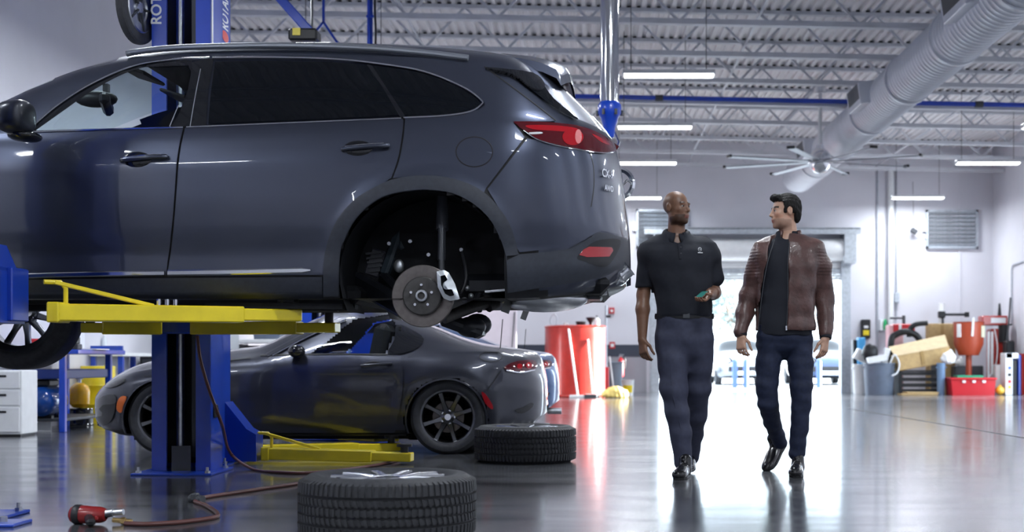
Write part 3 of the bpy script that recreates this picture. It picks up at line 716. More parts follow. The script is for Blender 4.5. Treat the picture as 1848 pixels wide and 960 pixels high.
# ---- side glass
rear_win = [(388, 111), (480, 109.5), (600, 112), (664, 118)]+cr([(664, 118), (690, 155), (722, 208)], 4)+[(600, 214), (376, 223)]+[(380, 170)]
suv.overlay('rear_door_window', rear_win, TINT, SUV, off=-.004, mirror=True, thick=0)
q_win = [(672, 119)]+cr([(690, 120), (765, 132), (830, 159), (866, 185), (845, 198), (800, 205.5), (732, 208)], 5)+[(728, 207)]
suv.overlay('quarter_window', q_win, TINT, SUV, off=-.004, mirror=True, thick=0)
suv.overlay('front_door_window', win_f, GLASS, SUV, off=-.008, mirror=True, thick=0)
suv.overlay('pillar_trim', [(346, 112), (384, 106), (384, 112), (376, 160), (371, 226), (308, 230), (323, 205), (338, 165), (345, 130)], GLOSSBLACK, SUV, off=-.001, mirror=True)
suv.overlay('window_divider', [(662, 116), (671, 118), (733, 212), (722, 211), (690, 157)], GLOSSBLACK, SUV, off=-.002, mirror=True)
suv.overlay('window_frame', cr([(60, 238), (52, 232), (100, 194), (165, 152), (240, 120), (300, 110), (346, 108)], 4)+[(345, 131), (340, 118)]+win_f[20::-1], GLOSSBLACK, SUV, off=-.003, thick=0, mirror=True)
suv.strip('window_chrome', cr([(58, 228), (105, 189), (165, 151), (240, 119), (310, 107), (378, 103.5)], 6), 3.2, CHROME, SUV, off=.002, h=.004, mirror=True)
suv.strip('window_chrome', cr([(383, 103.5), (500, 103), (600, 106), (680, 114), (765, 128.5), (836, 157), (868, 180), (868, 189), (848, 201), (800, 208.5), (728, 212)], 6), 4.0, CHROME, SUV, off=.002, h=.004, mirror=True)
suv.strip('belt_chrome', cr([(60, 237.5), (200, 233), (330, 229.5)], 8), 3.5, CHROME, SUV, off=.004, h=.004, mirror=True)
suv.strip('belt_chrome', cr([(336, 229), (480, 223), (600, 218), (724, 213)], 6), 3.0, CHROME, SUV, off=.004, h=.004, mirror=True)
for a_ in ([(362, 124), (352, 175), (343, 228)], [(322, 190), (306, 228)]):
    suv.strip('pillar_seam', cr(a_, 5), 1.6, STEEL, SUV, off=.001, h=.001)
# ---- roof rails, spoiler
m = MB(); L = suv.cast(np.array(cr([(228, 101), (250, 97), (330, 89.5), (500, 86), (650, 90), (760, 98.5), (845, 108.5)], 6)), .01)
for s in (-1, 1):
    m = MB(); m.tube([(x, s*abs(y), z-SZ+.012) for x, y, z in L], .017, 10); part('roof_rail', m, mat('satin_rail', (.28, .30, .34), .35, .8), SUV)
sp = MB(); rows = []
for x, z, t in ((.40, 2.515, .03), (.55, 2.50, .04), (.66, 2.475, .05), (.74, 2.44, .045), (.765, 2.40, .02)):
    hw_ = .60-.02*max(0, (x-.5)*3); r = []
    for k in range(17):
        y = -hw_+2*hw_*k/16; e = (abs(y)/hw_)**6; zz = z+.03-.05*(y/hw_)**2-.03*e; r.append((x-.05*e, y, zz-SZ))
    rows.append(r)
top_ = rows; bot = [[(x+.005, y, z-.05) for x, y, z in r] for r in rows]
sp.v = [p for r in top_ for p in r]+[p for r in bot for p in r]; N5 = 5*17
for i in range(4):
    for j in range(16):
        q = (i*17+j, (i+1)*17+j, (i+1)*17+j+1, i*17+j+1); sp.f += [q, tuple(N5+k for k in q[::-1])]
    for j in (0, 16): sp.f.append((i*17+j, (i+1)*17+j, N5+(i+1)*17+j, N5+i*17+j))
for j in range(16): sp.f.append((4*17+j, 4*17+j+1, N5+4*17+j+1, N5+4*17+j))
sp.m = [0]*len(sp.f); part('roof_spoiler', sp, PAINT, SUV, 50)
suv.overlay('spoiler_fin', cr([(876, 122), (905, 123), (962, 131), (982, 148), (980, 160), (960, 158), (925, 133)], 3, True), GLOSSBLACK, SUV, off=.02, thick=.03)
suv.overlay('rear_glass', cr([(920, 129), (950, 130), (975, 145), (1000, 178), (1046, 216), (1010, 200), (965, 166)], 3, True), TINT, SUV, off=.006, step=8, thick=0)
suv.strip('tailgate_seam', cr([(874, 120), (918, 152), (962, 185), (1003, 217)], 6), 2.2, BLACK, SUV, off=.005, h=.001)
suv.strip('tailgate_seam', cr([(1065, 276), (1071, 300), (1072, 335), (1067, 373)], 5), 2.0, BLACK, SUV, off=.005, h=.001)
# tailgate chrome lettering and emblem
tm = text_mesh('model_lettering', 'CX-9', .062, .002, True); tm.materials.append(CHROME)
def onrear(me, name, yy, zz, parent=SUV):
    x = suv.xsr+(float(suv.rx(zz))-suv.xsr)*(max(0, 1-(abs(yy)/float(suv.wl((zz-1.12)/.93)))**suv.nr))**(1/suv.nr)
    n = suv.normal(np.array([[x-.002, yy, zz]]))[0]; n = Vector(n); n.z = 0; n.normalize()
    o = link(name, me, parent); u = Vector((0, 0, 1)).cross(n); R = Matrix((u, Vector((0, 0, 1)), n)).transposed().to_4x4()
    o.matrix_local = Matrix.Translation((x, yy, zz-SZ))@R@Matrix.Translation((0, 0, .006)); return o
onrear(tm, 'lettering', -.62, 1.80)
tm2 = text_mesh('drive_lettering', 'AWD', .045, .002, True); tm2.materials.append(CHROME); onrear(tm2, 'lettering', -.62, 1.72)
m = MB(); m.lathe([(.085, 0), (.1, .02), (.085, .035), (.07, .02)], (0, 0, 0), (0, 0, 1), 28, True); em = mesh_of('emblem', m.v, m.f, CHROME); o = onrear(em, 'emblem', 0, 1.83); o.location.x -= .035
m = MB(); m.tube([(-.09, 0, .02), (-.05, .02, .022), (0, -.035, .022), (.05, .02, .022), (.09, 0, .02)], .008, 8); part('emblem_wing', m, CHROME, o)
# ---- door handles and mirror
def handle(x0, y0, x1, y1):
    L = suv.at(((x0+x1)/2, (y0+y1)/2)); t = thing_part('door_handle', SUV)
    a = suv.at((x0, y0)); b = suv.at((x1, y1)); ax = (b-a); ln = ax.length
    m = MB(); R = Matrix.Rotation(-math.atan2(ax.z, ax.x), 3, 'Y'); c = (a+b)/2
    cup = MB(); cup.sphere(c+Vector((-ln*.18, -.001, -.004)), 1, 20, 10, (ln*.33, .011, .045)); part('handle_cup', cup, GLOSSBLACK, SUV)
    pts = [a+Vector((0, -.004, 0)), a+Vector((ln*.06, -.026, .004)), c+Vector((0, -.038, .004)), b+Vector((-ln*.1, -.03, 0)), b+Vector((0, -.012, 0))]
    h = MB(); h.tube(cr(pts, 5), [.008]+[.014]*19+[.008], 10); o = part('door_handle', h, PAINT, SUV, 60)
    hh = MB(); hh.tube(cr([p+Vector((0, -.006, .010)) for p in pts[1:-1]], 5), .004, 8); part('handle_chrome', hh, CHROME, o)
def thing_part(n, p): return None
handle(222, 291, 303, 284); handle(620, 271, 703, 264)
mc = px(31, 211, 7.10); inv = ROOT[SUV.name].inverted(); mc = inv@mc
m = MB(); m.sphere((0, 0, 0), 1, 24, 14, (.115, .125, .085)); vs = []
for x, y, z in m.v:
    x, y, z = [h_*math.copysign(abs(q/h_)**.68, q) for q, h_ in ((x, .115), (y, .125), (z, .085))]; x *= .82; z *= .95
    if x > .04: x = .04+(x-.04)*.5
    if x < 0: y *= 1-.25*(x/.115)**2
    z += .12*x*1.0; vs.append((mc.x+x, mc.y+y, mc.z+z))
m.v = vs; part('mirror_housing', m, mat('mirror_paint', (.022, .026, .038), .35, .4, .5), SUV, 180)
m = MB(); m.sphere((mc.x, mc.y+.09, mc.z-.085), 1, 16, 8, (.08, .12, .03)); part('mirror_foot', m, GLOSSBLACK, SUV, 180)
# ---- interior seen through the front window
m = MB(); m.box((-1.1, 0, 2.47-SZ), (1.15, 1.12, .02)); part('headliner', m, FABRIC, SUV)
m = MB(); m.box((-2.6, 0, 1.93-SZ), (.5, 1.5, .06), None, .02); part('dashboard', m, BLACK, SUV)
m = MB(); m.box((-1.65, 0, 1.55-SZ), (1.7, 1.7, .02)); part('cabin_floor', m, VOID, SUV, 0)
for yy in (-.42, .42):
    m = MB(); m.box((-1.12, yy, 1.9-SZ), (.16, .5, .62), Matrix.Rotation(.25, 3, 'Y'), .05); st = part('seat_back', m, FABRIC, SUV)
    m = MB(); m.box((-1.0, yy, 2.26-SZ), (.1, .26, .17), Matrix.Rotation(.2, 3, 'Y'), .04); part('headrest', m, FABRIC, st)
    m = MB(); m.beam((-1.02, yy*1.85, 2.02-SZ), (-.93, yy*1.55, 2.42-SZ), .09, .05, .01); part('pillar_inner', m, FABRIC, SUV)
m = MB(); m.box((-.55, 0, 1.95-SZ), (.02, 1.2, .85)); part('cabin_bulkhead', m, FABRIC, SUV, 0)
L = inv@px(192, 188, 8.3); m = MB(); m.box(L, (.06, .26, .075), Matrix.Rotation(.25, 3, 'Z')@Matrix.Rotation(-.15, 3, 'X'), .02); mr = part('rear_view_mirror', m, BLACK, SUV)
m = MB(); m.sphere(L+Vector((-.06, 0, .03)), 1, 14, 8, (.13, .07, .05)); part('mirror_sensor_pod', m, BLACK, SUV, 180)
m = MB(); m.beam(L, L+Vector((.0, 0, .12)), .03, .04); part('mirror_stalk', m, BLACK, mr)
for yy, rz in ((-.36, .0), (.36, 0)):
    m = MB(); m.box((-1.72, yy, 2.42-SZ), (.17, .36, .02), Matrix.Rotation(.3, 3, 'Y'), .008); part('sun_visor', m, mat('visor_cloth', (.05, .05, .055), .8), SUV)
# ---- wheel well, underbody
def well(xc, s):
    m = MB(); prof = []; a0, a1 = math.radians(-200), math.radians(20)
    c = suv.cast(np.array([(762, 495)]))[0]; zc = 1.225-SZ; n = 24; R = .455; vs = []
    for k in range(n+1):
        a = math.radians(-25+230*k/n)
        for yy in (.90, .42): vs.append((xc+R*math.cos(a), s*yy, zc+R*math.sin(a)))
    m.add(vs, [(2*k, 2*k+2, 2*k+3, 2*k+1) for k in range(n)]); m.add([(xc-.5, s*.43, zc-.12), (xc+.5, s*.43, zc-.12), (xc+.5, s*.43, zc+.48), (xc-.5, s*.43, zc+.48)], [(0, 1, 2, 3)])
    part('wheel_well_liner', m, VOID, SUV, 60)
for xc in (0, -2.93):
    for s in (-1, 1): well(xc, s)
m = MB(); m.box((-1.45, 0, 1.13-SZ), (2.15, 1.5, .1), None, .03); part('floor_pan', m, VOID, SUV)
m = MB(); m.box((.02, 0, 1.22-SZ), (.9, .84, .2), None, .05); part('rear_floor_pan', m, VOID, SUV)
m = MB(); m.box((.74, 0, 1.2-SZ), (.5, 1.3, .12), None, .05); part('spare_wheel_pan', m, VOID, SUV)
for yy in (-.62,):
    m = MB(); m.beam((-2.4, yy, 1.075-SZ), (-.42, yy, 1.075-SZ), .1, .06, .01); part('chassis_rail', m, VOID, SUV)
    m = MB(); m.beam((-1.2, yy-.2, 1.07-SZ), (-.45, yy-.2, 1.06-SZ), .05, .03); part('sill_seam_rail', m, VOID, SUV)
# brake disc, hub and caliper
AX = inv@px(762, 534, 7.42)
disc = MB(); disc.lathe([(.045, -.012), (.085, -.02), (.10, -.012), (.105, .028), (.163, .03), (.163, .06), (.06, .06)], AX, (0, 1, 0), 56)
dk = MB(); dk.lathe([(.101, .02), (.112, .018), (.164, .018), (.168, .022), (.168, .045), (.164, .05), (.06, .05)], AX, (0, 1, 0), 56); dobj = part('brake_disc', dk, DISC, SUV)
m = MB(); m.lathe([(.104, .022), (.104, -.008), (.098, -.014), (.05, -.016), (.034, -.014), (.034, -.03), (.03, -.034), (.018, -.034), (.016, -.026), (0, -.026)], AX, (0, 1, 0), 40); hubo = part('disc_hat', m, IRON, SUV, 40)
m = MB(); m.cyl((0, -.036, 0), (0, -.012, 0), .0075, n=8); sm_ = mesh_of('wheel_stud', m.v, m.f, CHROME)
for k in range(5):
    a = math.radians(18+72*k); inst('wheel_stud', sm_, hubo, AX+Vector((.058*math.cos(a), 0, .058*math.sin(a))))
m = MB(); m.lathe([(.033, -.034), (.03, -.039), (.02, -.04), (.018, -.03)], AX, (0, 1, 0), 24); part('hub_ring', m, STEEL, hubo)
CA = inv@px(806, 515, 7.38); m = MB()
out = [(788, 490), (801, 487), (810, 492), (821, 512), (830, 540), (812, 543), (800, 538), (790, 518)]
inn = [(795, 498), (803, 496), (808, 505), (801, 510), (808, 522), (816, 522), (820, 533), (812, 535), (803, 530), (796, 514)]
def lp(p, d): return inv@px(p[0], p[1], d)
def ringpart(out, inn, d0, d1, m):
    no = len(out); K = 40
    def res(P): 
        P = [np.array(p, float) for p in P]+[np.array(P[0], float)]; l = np.concatenate([[0], np.cumsum([np.linalg.norm(P[i+1]-P[i]) for i in range(len(P)-1)])]); A = np.array(P)
        t = np.linspace(0, l[-1], K+1)[:-1]; return [(np.interp(q, l, A[:, 0]), np.interp(q, l, A[:, 1])) for q in t]
    o, i = res(out), res(inn); vs = [lp(p, d0) for p in o]+[lp(p, d0-.008) for p in i]+[lp(p, d1) for p in o]+[lp(p, d1) for p in i]
    fs = []
    for k in range(K):
        l = (k+1) % K; fs += [(k, l, K+l, K+k), (2*K+k, k+0, l, 2*K+l)[::-1], (K+k, K+l, 3*K+l, 3*K+k)]
    m.add(vs, fs)
ringpart(out, inn, 7.36, 7.44, m); cal = part('brake_caliper', m, ALU, SUV, 40)
m = MB(); m.add([lp(p, 7.40) for p in [(793, 496), (806, 494), (819, 520), (822, 536), (806, 534), (795, 515)]], [(0, 1, 2, 3, 4, 5)]); part('brake_pad', m, VOID, cal, 0)
m = MB(); m.sphere(lp((806, 515), 7.365), .021, 14, 8, (1, .5, 1.1)); part('caliper_piston', m, ALU, cal, 180)
m = MB(); m.tube([lp((797, 470), 7.55), lp((798, 400), 7.6), lp((798, 385), 7.62)], [.022, .022, .03], 14); m.cyl(lp((798, 415), 7.6), lp((799, 345), 7.66), .034, n=16); part('shock_absorber', m, mat('damper_grey', (.06, .065, .08), .35, .3), SUV)
m = MB(); m.cyl(lp((797, 490), 7.53), lp((797, 420), 7.58), .017, n=12); part('damper_rod', m, DGREY, SUV)
m = MB(); m.tube(cr([lp((834, 455), 7.6), lp((840, 480), 7.55), lp((841, 505), 7.52), lp((832, 528), 7.5), lp((822, 535), 7.45)], 5), .011, 10); part('brake_hose', m, BLACK, SUV)
ARM = mat('suspension_black', (.016, .018, .024), .4, .3)
m = MB(); m.beam(lp((735, 560), 7.6), lp((640, 505), 7.9), .07, .11, .02); m.beam(lp((735, 545), 7.62), lp((690, 500), 7.9), .06, .08, .02); part('trailing_arm', m, ARM, SUV)
m = MB(); m.beam(lp((690, 500), 7.9), lp((722, 408), 7.95), .10, .06, .02); m.beam(lp((722, 412), 7.95), lp((716, 455), 7.92), .11, .05, .02); part('spring_tower', m, mat('chassis_grey', (.035, .05, .065), .45), SUV)
m = MB(); m.box(lp((678, 475), 7.92), (.10, .06, .17), Matrix.Rotation(.3, 3, 'Y'), .015); rs = part('evap_canister', m, mat('canister_grey', (.04, .042, .055), .5), SUV)
for q in range(5):
    m = MB(); c = lp((678-4+q*1.5, 458+q*8), 7.885); m.beam(c+Vector((-.045, 0, 0)), c+Vector((.045, 0, .01)), .008, .012); part('canister_rib', m, DGREY, rs, 0)
m = MB(); m.cyl((0, -.02, 0), (0, .0, 0), .011, n=8); bo = mesh_of('bolt_head', m.v, m.f, STEEL)
for p in ((703, 440), (741, 436), (774, 460), (673, 541), (720, 478), (833, 451)): inst('bolt_head', bo, SUV, lp(p, 7.82))
m = MB(); m.sphere(lp((720, 480), 7.8), .03, 12, 8, (1, .6, 1.3)); part('bush', m, ALU, SUV, 180)
# rear arms, driveshaft, exhaust
m = MB(); m.tube([lp((800, 575), 7.6), lp((850, 555), 7.7), lp((905, 535), 7.85), lp((950, 522), 8.0)], [.03, .034, .034, .03], 12); m.cyl(lp((878, 549), 7.77), lp((893, 541), 7.8), .05, n=14); part('lower_control_arm', m, IRON, SUV)
m = MB(); m.box(lp((835, 588), 7.8), (.26, .25, .08), Matrix.Rotation(.35, 3, 'Y'), .03); m.sphere(lp((850, 590), 7.75), .085, 16, 10, (1, 1, .7)); part('axle_carrier', m, ARM, SUV)
m = MB(); m.sphere(lp((862, 586), 7.85), .08, 16, 10, (1, 1, .8)); part('spring_seat', m, ARM, SUV)
for k, p in enumerate(((850, 530, 868, 560), (880, 500, 860, 545), (840, 520, 890, 530))):
    m = MB(); m.beam(lp(p[:2], 7.85), lp(p[2:], 7.75), .035, .05, .01); part('suspension_link', m, ARM, SUV)
for p in ((843, 520), (850, 534), (838, 541)):
    m = MB(); m.sphere(lp(p, 7.7), .016, 10, 6); part('link_bush', m, ALU, SUV, 180)
m = MB(); m.box(lp((890, 520), 8.0), (.3, .5, .14), None, .04); part('subframe', m, ARM, SUV)
mf = MB(); c = lp((982, 540), 7.9); mf.sphere(c, 1, 28, 12, (.25, .2, .075)); vs = []
part('muffler', mf, mat('muffler_steel', (.75, .77, .8), .3, 1, noise=.15, nscale=12), SUV, 180)
for q in range(3):
    m = MB(); m.tube([lp((1003+q*7, 549-q*2), 7.80), lp((1014+q*6, 540-q*3), 7.76), lp((1020+q*5, 530-q*3), 7.76)], .007, 6); part('muffler_rib', m, CHROME, SUV)
m = MB(); m.tube([lp((1010, 540), 8.0), lp((1060, 526), 8.0), lp((1095, 523), 8.0)], .03, 12); part('exhaust_pipe', m, STEEL, SUV)
m = MB(); m.tube(cr([lp((1083, 518), 7.95), lp((1105, 508), 7.9), lp((1126, 492), 7.9), lp((1136, 484), 7.9)], 5), [.03]*8+[.045]*7+[.05], 18, False); part('exhaust_tip', m, CHROME, SUV)
m = MB(); m.box(lp((1068, 528), 8.1), (.12, .3, .09), None, .01); part('tow_bracket', m, DGREY, SUV)
m = MB(); m.box(lp((960, 522), 7.75), (.5, .3, .012), Matrix.Rotation(-.08, 3, 'Y')); part('heat_shield', m, mat('heat_shield', (.6, .62, .66), .35, .9, bump=.4, bscale=60), SUV)
# front wheels still mounted
WR, WW, RIMR = .382, .255, .265
tw = tyre_mesh(WR, WW, RIMR, False); twm = mesh_of('tyre', tw.v, tw.f, RUBBER)
RIMD = mat('machined_alloy', (.42, .44, .48), .25, 1)
for s in (-1, 1):
    w = link('front_wheel', twm, SUV); w.location = (-2.93, s*.82, 1.09-SZ); w.rotation_euler = (0, 0, 0 if s < 0 else math.pi)
    rim_parts(RIMR, WW, 10, w, RIMD)
# ---------------------------------------------------------------- two-post lifts
ROTT = text_mesh('rotary_text', 'ROTARY', .16, .001, True); ROTT.materials.append(mat('white_vinyl', (.85, .87, .9), .4))
def column(name, label, x, y, facing, h=3.75, w=.40, dep=.30, group=None, text=True):
    """facing = -1: open side toward the camera, +1: away"""
    t = thing(name, label, 'lift', (x, y, 0), 0, group); f = facing
    m = MB(); m.box((0, f*.10, .008), (w+.14, dep+.28, .016), None, .004); bp_ = part('base_plate', m, LBLUE, t)
    m = MB(); m.cyl((0, 0, .016), (0, 0, .03), .02, n=6); m.cyl((0, 0, .03), (0, 0, .055), .01, n=8); bme = mesh_of('anchor_bolt', m.v, m.f, STEEL)
    for a in (-1, 1):
        for b_ in (-.12, .34): inst('anchor_bolt', bme, bp_, (a*(w/2+.03), f*(b_), 0))
    tk = .014
    m = MB(); m.box((0, -f*dep/2, h/2), (w, tk, h-.03)); part('back_plate', m, LBLUE, t, 0)
    for s in (-1, 1):
        m = MB(); m.box((s*(w/2-tk/2), 0, h/2), (tk, dep, h-.03)); part('side_plate', m, LBLUE, t, 0)
        m = MB(); m.box((s*(w/2-.05), f*dep/2, h/2), (.10, tk, h-.03)); part('front_lip', m, LBLUE, t, 0)
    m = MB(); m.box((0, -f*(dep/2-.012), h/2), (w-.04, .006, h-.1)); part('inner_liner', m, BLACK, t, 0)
    m = MB(); m.cyl((-.05, 0, .02), (-.05, 0, h-.1), .028, n=14); part('hydraulic_cylinder', m, STEEL, t)
    m = MB(); m.box((.05, .02*f, h/2), (.03, .012, h-.2)); part('lift_chain', m, DGREY, t, 0)
    m = MB(); m.box((-.0, f*(dep/2+.0), .10), (.13, .012, .17)); part('foot_guard', m, DGREY, t, 0)
    return t
def arm(t, p0, p1, ext=.55, gusset=True, padz=None):
    """yellow telescoping arm, thing t local coords"""
    p0, p1 = Vector(p0), Vector(p1); d = (p1-p0); L = d.length; u = d.normalized(); mid = p0+u*L*(1-ext*.5) if ext else p1
    m = MB(); m.beam(p0, p0+u*L*.74, .14, .085, .006); o = part('swing_arm', m, YELLOW, t)
    m = MB(); m.beam(p0+u*L*.70, p1, .11, .065, .006); part('arm_extension', m, YELLOW, o)
    pc = p1-u*.06; pt = pc.z+.095 if padz is None else padz
    m = MB(); m.cyl((pc.x, pc.y, pc.z+.02), (pc.x, pc.y, pt-.018), .03, n=14); m.cyl((pc.x, pc.y, pt-.02), (pc.x, pc.y, pt), .058, n=18); part('lift_pad', m, BLACK, o)
    if gusset:
        a = p0+Vector((0, 0, .15))+u*.0; q = p0+u*L*.38+Vector((0, 0, .04))
        m = MB(); m.beam(a, q, .03, .02, .003); part('arm_brace', m, YELLOW, o)
        m = MB(); m.tube([a-u*.05, a+u*.03, a+u*.055-Vector((0, 0, .03)), p0+u*.055+Vector((0, 0, .04))], .012, 8); part('arm_guard', m, YELLOW, o)
        m = MB(); m.box(p0+u*.02+Vector((0, 0, .0)), (.06, .16, .10), None, .006); part('arm_knuckle', m, YELLOW, o)
    return o
# near column of the SUV lift (only its carriage reaches into the frame)
NC = (-3.11, 6.62); t = column('vehicle_lift', 'blue lift column whose braced yellow arm holds the SUV front door side', NC[0], NC[1], 1)
CB = mat('blue_enamel_carriage', (.005, .045, .42), .32, 0, .5)
m = MB(); m.prism([(-.2, .95), (.29, .95), (.29, 1.20), (.25, 1.225), (.20, 1.34), (-.2, 1.34)], (-.02, .27), lambda a, b, t: (a, t, b)); car_ = part('carriage', m, CB, t, 0)
m = MB(); m.box((.30, .16, 1.09), (.03, .2, .26), None, .006); part('carriage_lug', m, CB, car_)
oa = arm(t, (.46, .21, 1.005), (1.50, .98, 1.015), padz=1.105)
m = MB()
for q in range(3): m.cyl((.88+q*.035, .52+q*.026, 1.045), (.88+q*.035, .52+q*.026, 1.085), .014, n=8)
part('adapter_pins', m, CHROME, oa)
arm(t, (-.1, .3, 1.0), (-.2, .98, 1.0), gusset=False, padz=1.105)
m = MB(); m.tube(cr([(.225, -.1, 2.4), (.235, -.12, 1.4), (.235, -.14, .7), (.255, -.16, .35), (.235, -.15, .16), (.19, -.12, .05)], 8), .014, 8); part('hydraulic_hose', m, BLACK, t)
m = MB(); m.box((.22, -.14, .008), (.46, .22, .016), None, .004); part('base_flange', m, LBLUE, t)
m = MB(); m.cyl((.36, -.15, .0), (.36, -.15, .04), .022, n=8); part('anchor_bolt', m, STEEL, t)
# far column of the SUV lift
FC = (-2.80, 9.60); tf = column('vehicle_lift', 'blue lift column with the red air hose hanging down it', FC[0], FC[1], -1)
m = MB(); m.box((0, -.165, 1.07), (.30, .11, .24), None, .01); part('carriage', m, CB, tf)
arm(tf, (.12, -.26, .985), (1.12, -.44, .985), gusset=False, padz=1.105); arm(tf, (-.1, -.26, .985), (-.58, -.44, .985), gusset=False, padz=1.105)
m = MB(); m.box((.205, -.05, .42), (.02, .08, .09), None, .006); m.box((.218, -.05, .42), (.01, .04, .04)); part('switch_box', m, BLACK, tf)
m = MB(); m.box((.215, -.16, 3.0), (.006, .02, 1.4)); part('edge_strip', m, mat('white_vinyl', (1, 1, 1)), tf, 0)
o = link('side_lettering', ROTT, tf); o.location = (-.165, -.1585, 3.25); o.rotation_euler = (math.pi/2, -math.pi/2, 0); o.scale = (.62, .62, 1)
# hose reel beside it
c = px(247, 14, 9.35); t = thing('hose_reel', 'round black hose reel fixed beside the top of the blue lift column', 'reel', c, math.radians(80)); t.scale = (.85, .5, .85)
m = MB(); m.lathe([(.14, -.05), (.27, -.06), (.285, -.045), (.29, 0), (.285, .045), (.27, .06), (.14, .05)], (0, 0, 0), (0, 1, 0), 40); part('reel_drum', m, RUBBER, t)
m = MB(); m.lathe([(.19, -.068), (.20, -.055), (.12, -.05), (.11, -.03), (.05, -.03), (.045, -.06), (0, -.065)], (0, 0, 0), (0, 1, 0), 32); part('reel_flange', m, STEEL, t)
m = MB()
for k in range(5):
    a = k*1.2566; m.beam((.04*math.cos(a), -.05, .04*math.sin(a)), (.19*math.cos(a), -.06, .19*math.sin(a)), .03, .012)
part('reel_spokes', m, DGREY, t)
ri = (ROOT[t.name]@Matrix.Diagonal((.85, .5, .85, 1))).inverted(); m = MB(); a_, b_, d_ = Vector((c.x-.045, 9.35, c.z)), Vector((c.x-.075, 9.66, c.z)), Vector((-2.995, 9.66, c.z))
m.beam(a_, b_, .03, .06); m.beam(b_, d_, .03, .06); m.beam((c.x, 9.352, c.z), a_, .05, .05); m.box((-3.004, 9.66, c.z), (.012, .12, .2)); m.v = [ri@Vector(v) for v in m.v]; part('reel_bracket', m, LBLUE, t, 0)
# the roadster's lift
RC = (-2.915, 10.25); t = column('vehicle_lift', 'blue lift column with white ROTARY lettering beside the roadster', RC[0], RC[1], 1, h=4.0)
o = link('lettering', ROTT, t); o.matrix_local = Matrix.Translation((.2015, 0, 3.37))@Matrix(((0, 0, 1), (0, -1, 0), (1, 0, 0))).to_4x4()@Matrix.Diagonal((.5, 1.7, 1, 1))
m = MB(); m.sphere((.202, 0, 3.165), 1, 14, 8, (.004, .1, .04)); part('logo_flame', m, mat('red_vinyl', (.7, .03, .03), .4), t, 180)
m = MB(); m.lathe([(.02, 0), (.045, 0)], (.10, -.158, .30), (0, 1, 0), 20); part('round_sticker', m, MATS['white_vinyl'], t, 0)
m = MB(); m.prism([(.2, .02), (.43, .02), (.43, .22), (.36, .26), (.2, .46)], (.0, .22), lambda a, b, t: (a, t, b)); part('carriage', m, CB, t, 0)
a1 = arm(t, (.47, .10, .075), (1.59, -.02, .055)); arm(t, (.1, .4, .07), (1.30, 1.28, .05), gusset=False)
a2 = column('vehicle_lift', 'blue lift column seen through the roadster cabin', -2.62, 13.6, -1)
arm(a2, (.2, -.3, .05), (.8, -.8, .05), gusset=False)
column('vehicle_lift', 'blue lift column behind the roadster side window glass', (672-CXP)*14.55/F, 14.55, 1)
# overhead bits
p = px(1100, 0, 13.0); zb_ = px(0, 190, 13).z
t = thing('overhead_pole', 'thick chrome pole hanging from the roof with blue lower end', 'pole', (p.x, 13.0, zb_-.30))
m = MB(); m.cyl((0, 0, .28), (0, 0, zch(0)+.75-zb_+.3), .088, n=32); part('chrome_tube', m, CHROME, t)
m = MB(); m.lathe([(0, -.02), (.045, 0), (.055, .08), (.085, .18), (.11, .22), (.11, .30), (.09, .33)], n=24); part('lower_socket', m, LBLUE, t)
m = MB(); m.cyl((0, 0, 0), (0, 0, .05), .014, n=8); bo2 = mesh_of('clamp_bolt', m.v, m.f, DGREY)
for k in range(6): inst('clamp_bolt', bo2, t, (.115*math.cos(k*1.047), .115*math.sin(k*1.047), .2))
m = MB(); m.tube([(.05, -.05, .05), (.09, -.05, -.05), (.07, -.02, -.12)], .01, 8); part('socket_hook', m, CHROME, t)
# blue boom with black box
t = thing('overhead_boom', 'slanted blue tube boom with black motor box above the SUV roof', 'boom', px(551, 74, 13.5))
r0 = ROOT[t.name].inverted()
m = MB(); m.beam(r0@px(455, -60, 13.5), r0@px(563, 62, 13.5), .09, .09, .01); part('boom_tube', m, LBLUE, t)
m = MB(); m.box(r0@px(550, 66, 13.45), (.28, .22, .12), None, .02); bx_ = part('motor_box', m, BLACK, t)
m = MB(); m.box(r0@px(535, 57, 13.33), (.075, .01, .07)); part('yellow_label', m, YELLOW, bx_, 0)
m = MB(); m.tube([r0@px(563, -40, 13.5), r0@px(563, 62, 13.5)], .012, 6); part('support_rod', m, DGREY, t)
m = MB(); m.beam(r0@px(470, -60, 13.9), r0@px(470, -220, 13.9), .05, .05); part('drop_hanger', m, LBLUE, t)
m = MB(); m.cyl(px(666, -200, 16), px(666, 240, 16), .022, n=10); m.cyl(px(671, -200, 16), px(671, 240, 16), .01, n=8)
for q in (-150, -60, 30, 120, 210): m.box(px(668, q, 16), (.085, .05, .03), None, .004)
solo('air_drop_pipe', m, LBLUE, 'thin blue vertical pipe dropping from the roof behind the SUV', 'pipe')
m = MB(); m.tube(cr([px(677, -190, 16), px(677.5, -60, 16), px(676.5, 10, 16), px(678, 60, 16), px(676.5, 120, 16)], 6), .012, 8); solo('hanging_cable', m, BLACK, 'black cable hanging beside the thin blue pipe', 'cable')
m = MB(); m.beam(px(584, 40, 17.5), px(612, 82, 17.5), .03, .03); m.beam(px(584, 40, 17.5), px(560, 70, 17.5), .03, .03); m.beam(px(584, 42, 17.5), px(584, -60, 17.5), .03, .03); solo('blue_brace', m, LBLUE, 'small blue angled brace under the roof beyond the SUV', 'brace')
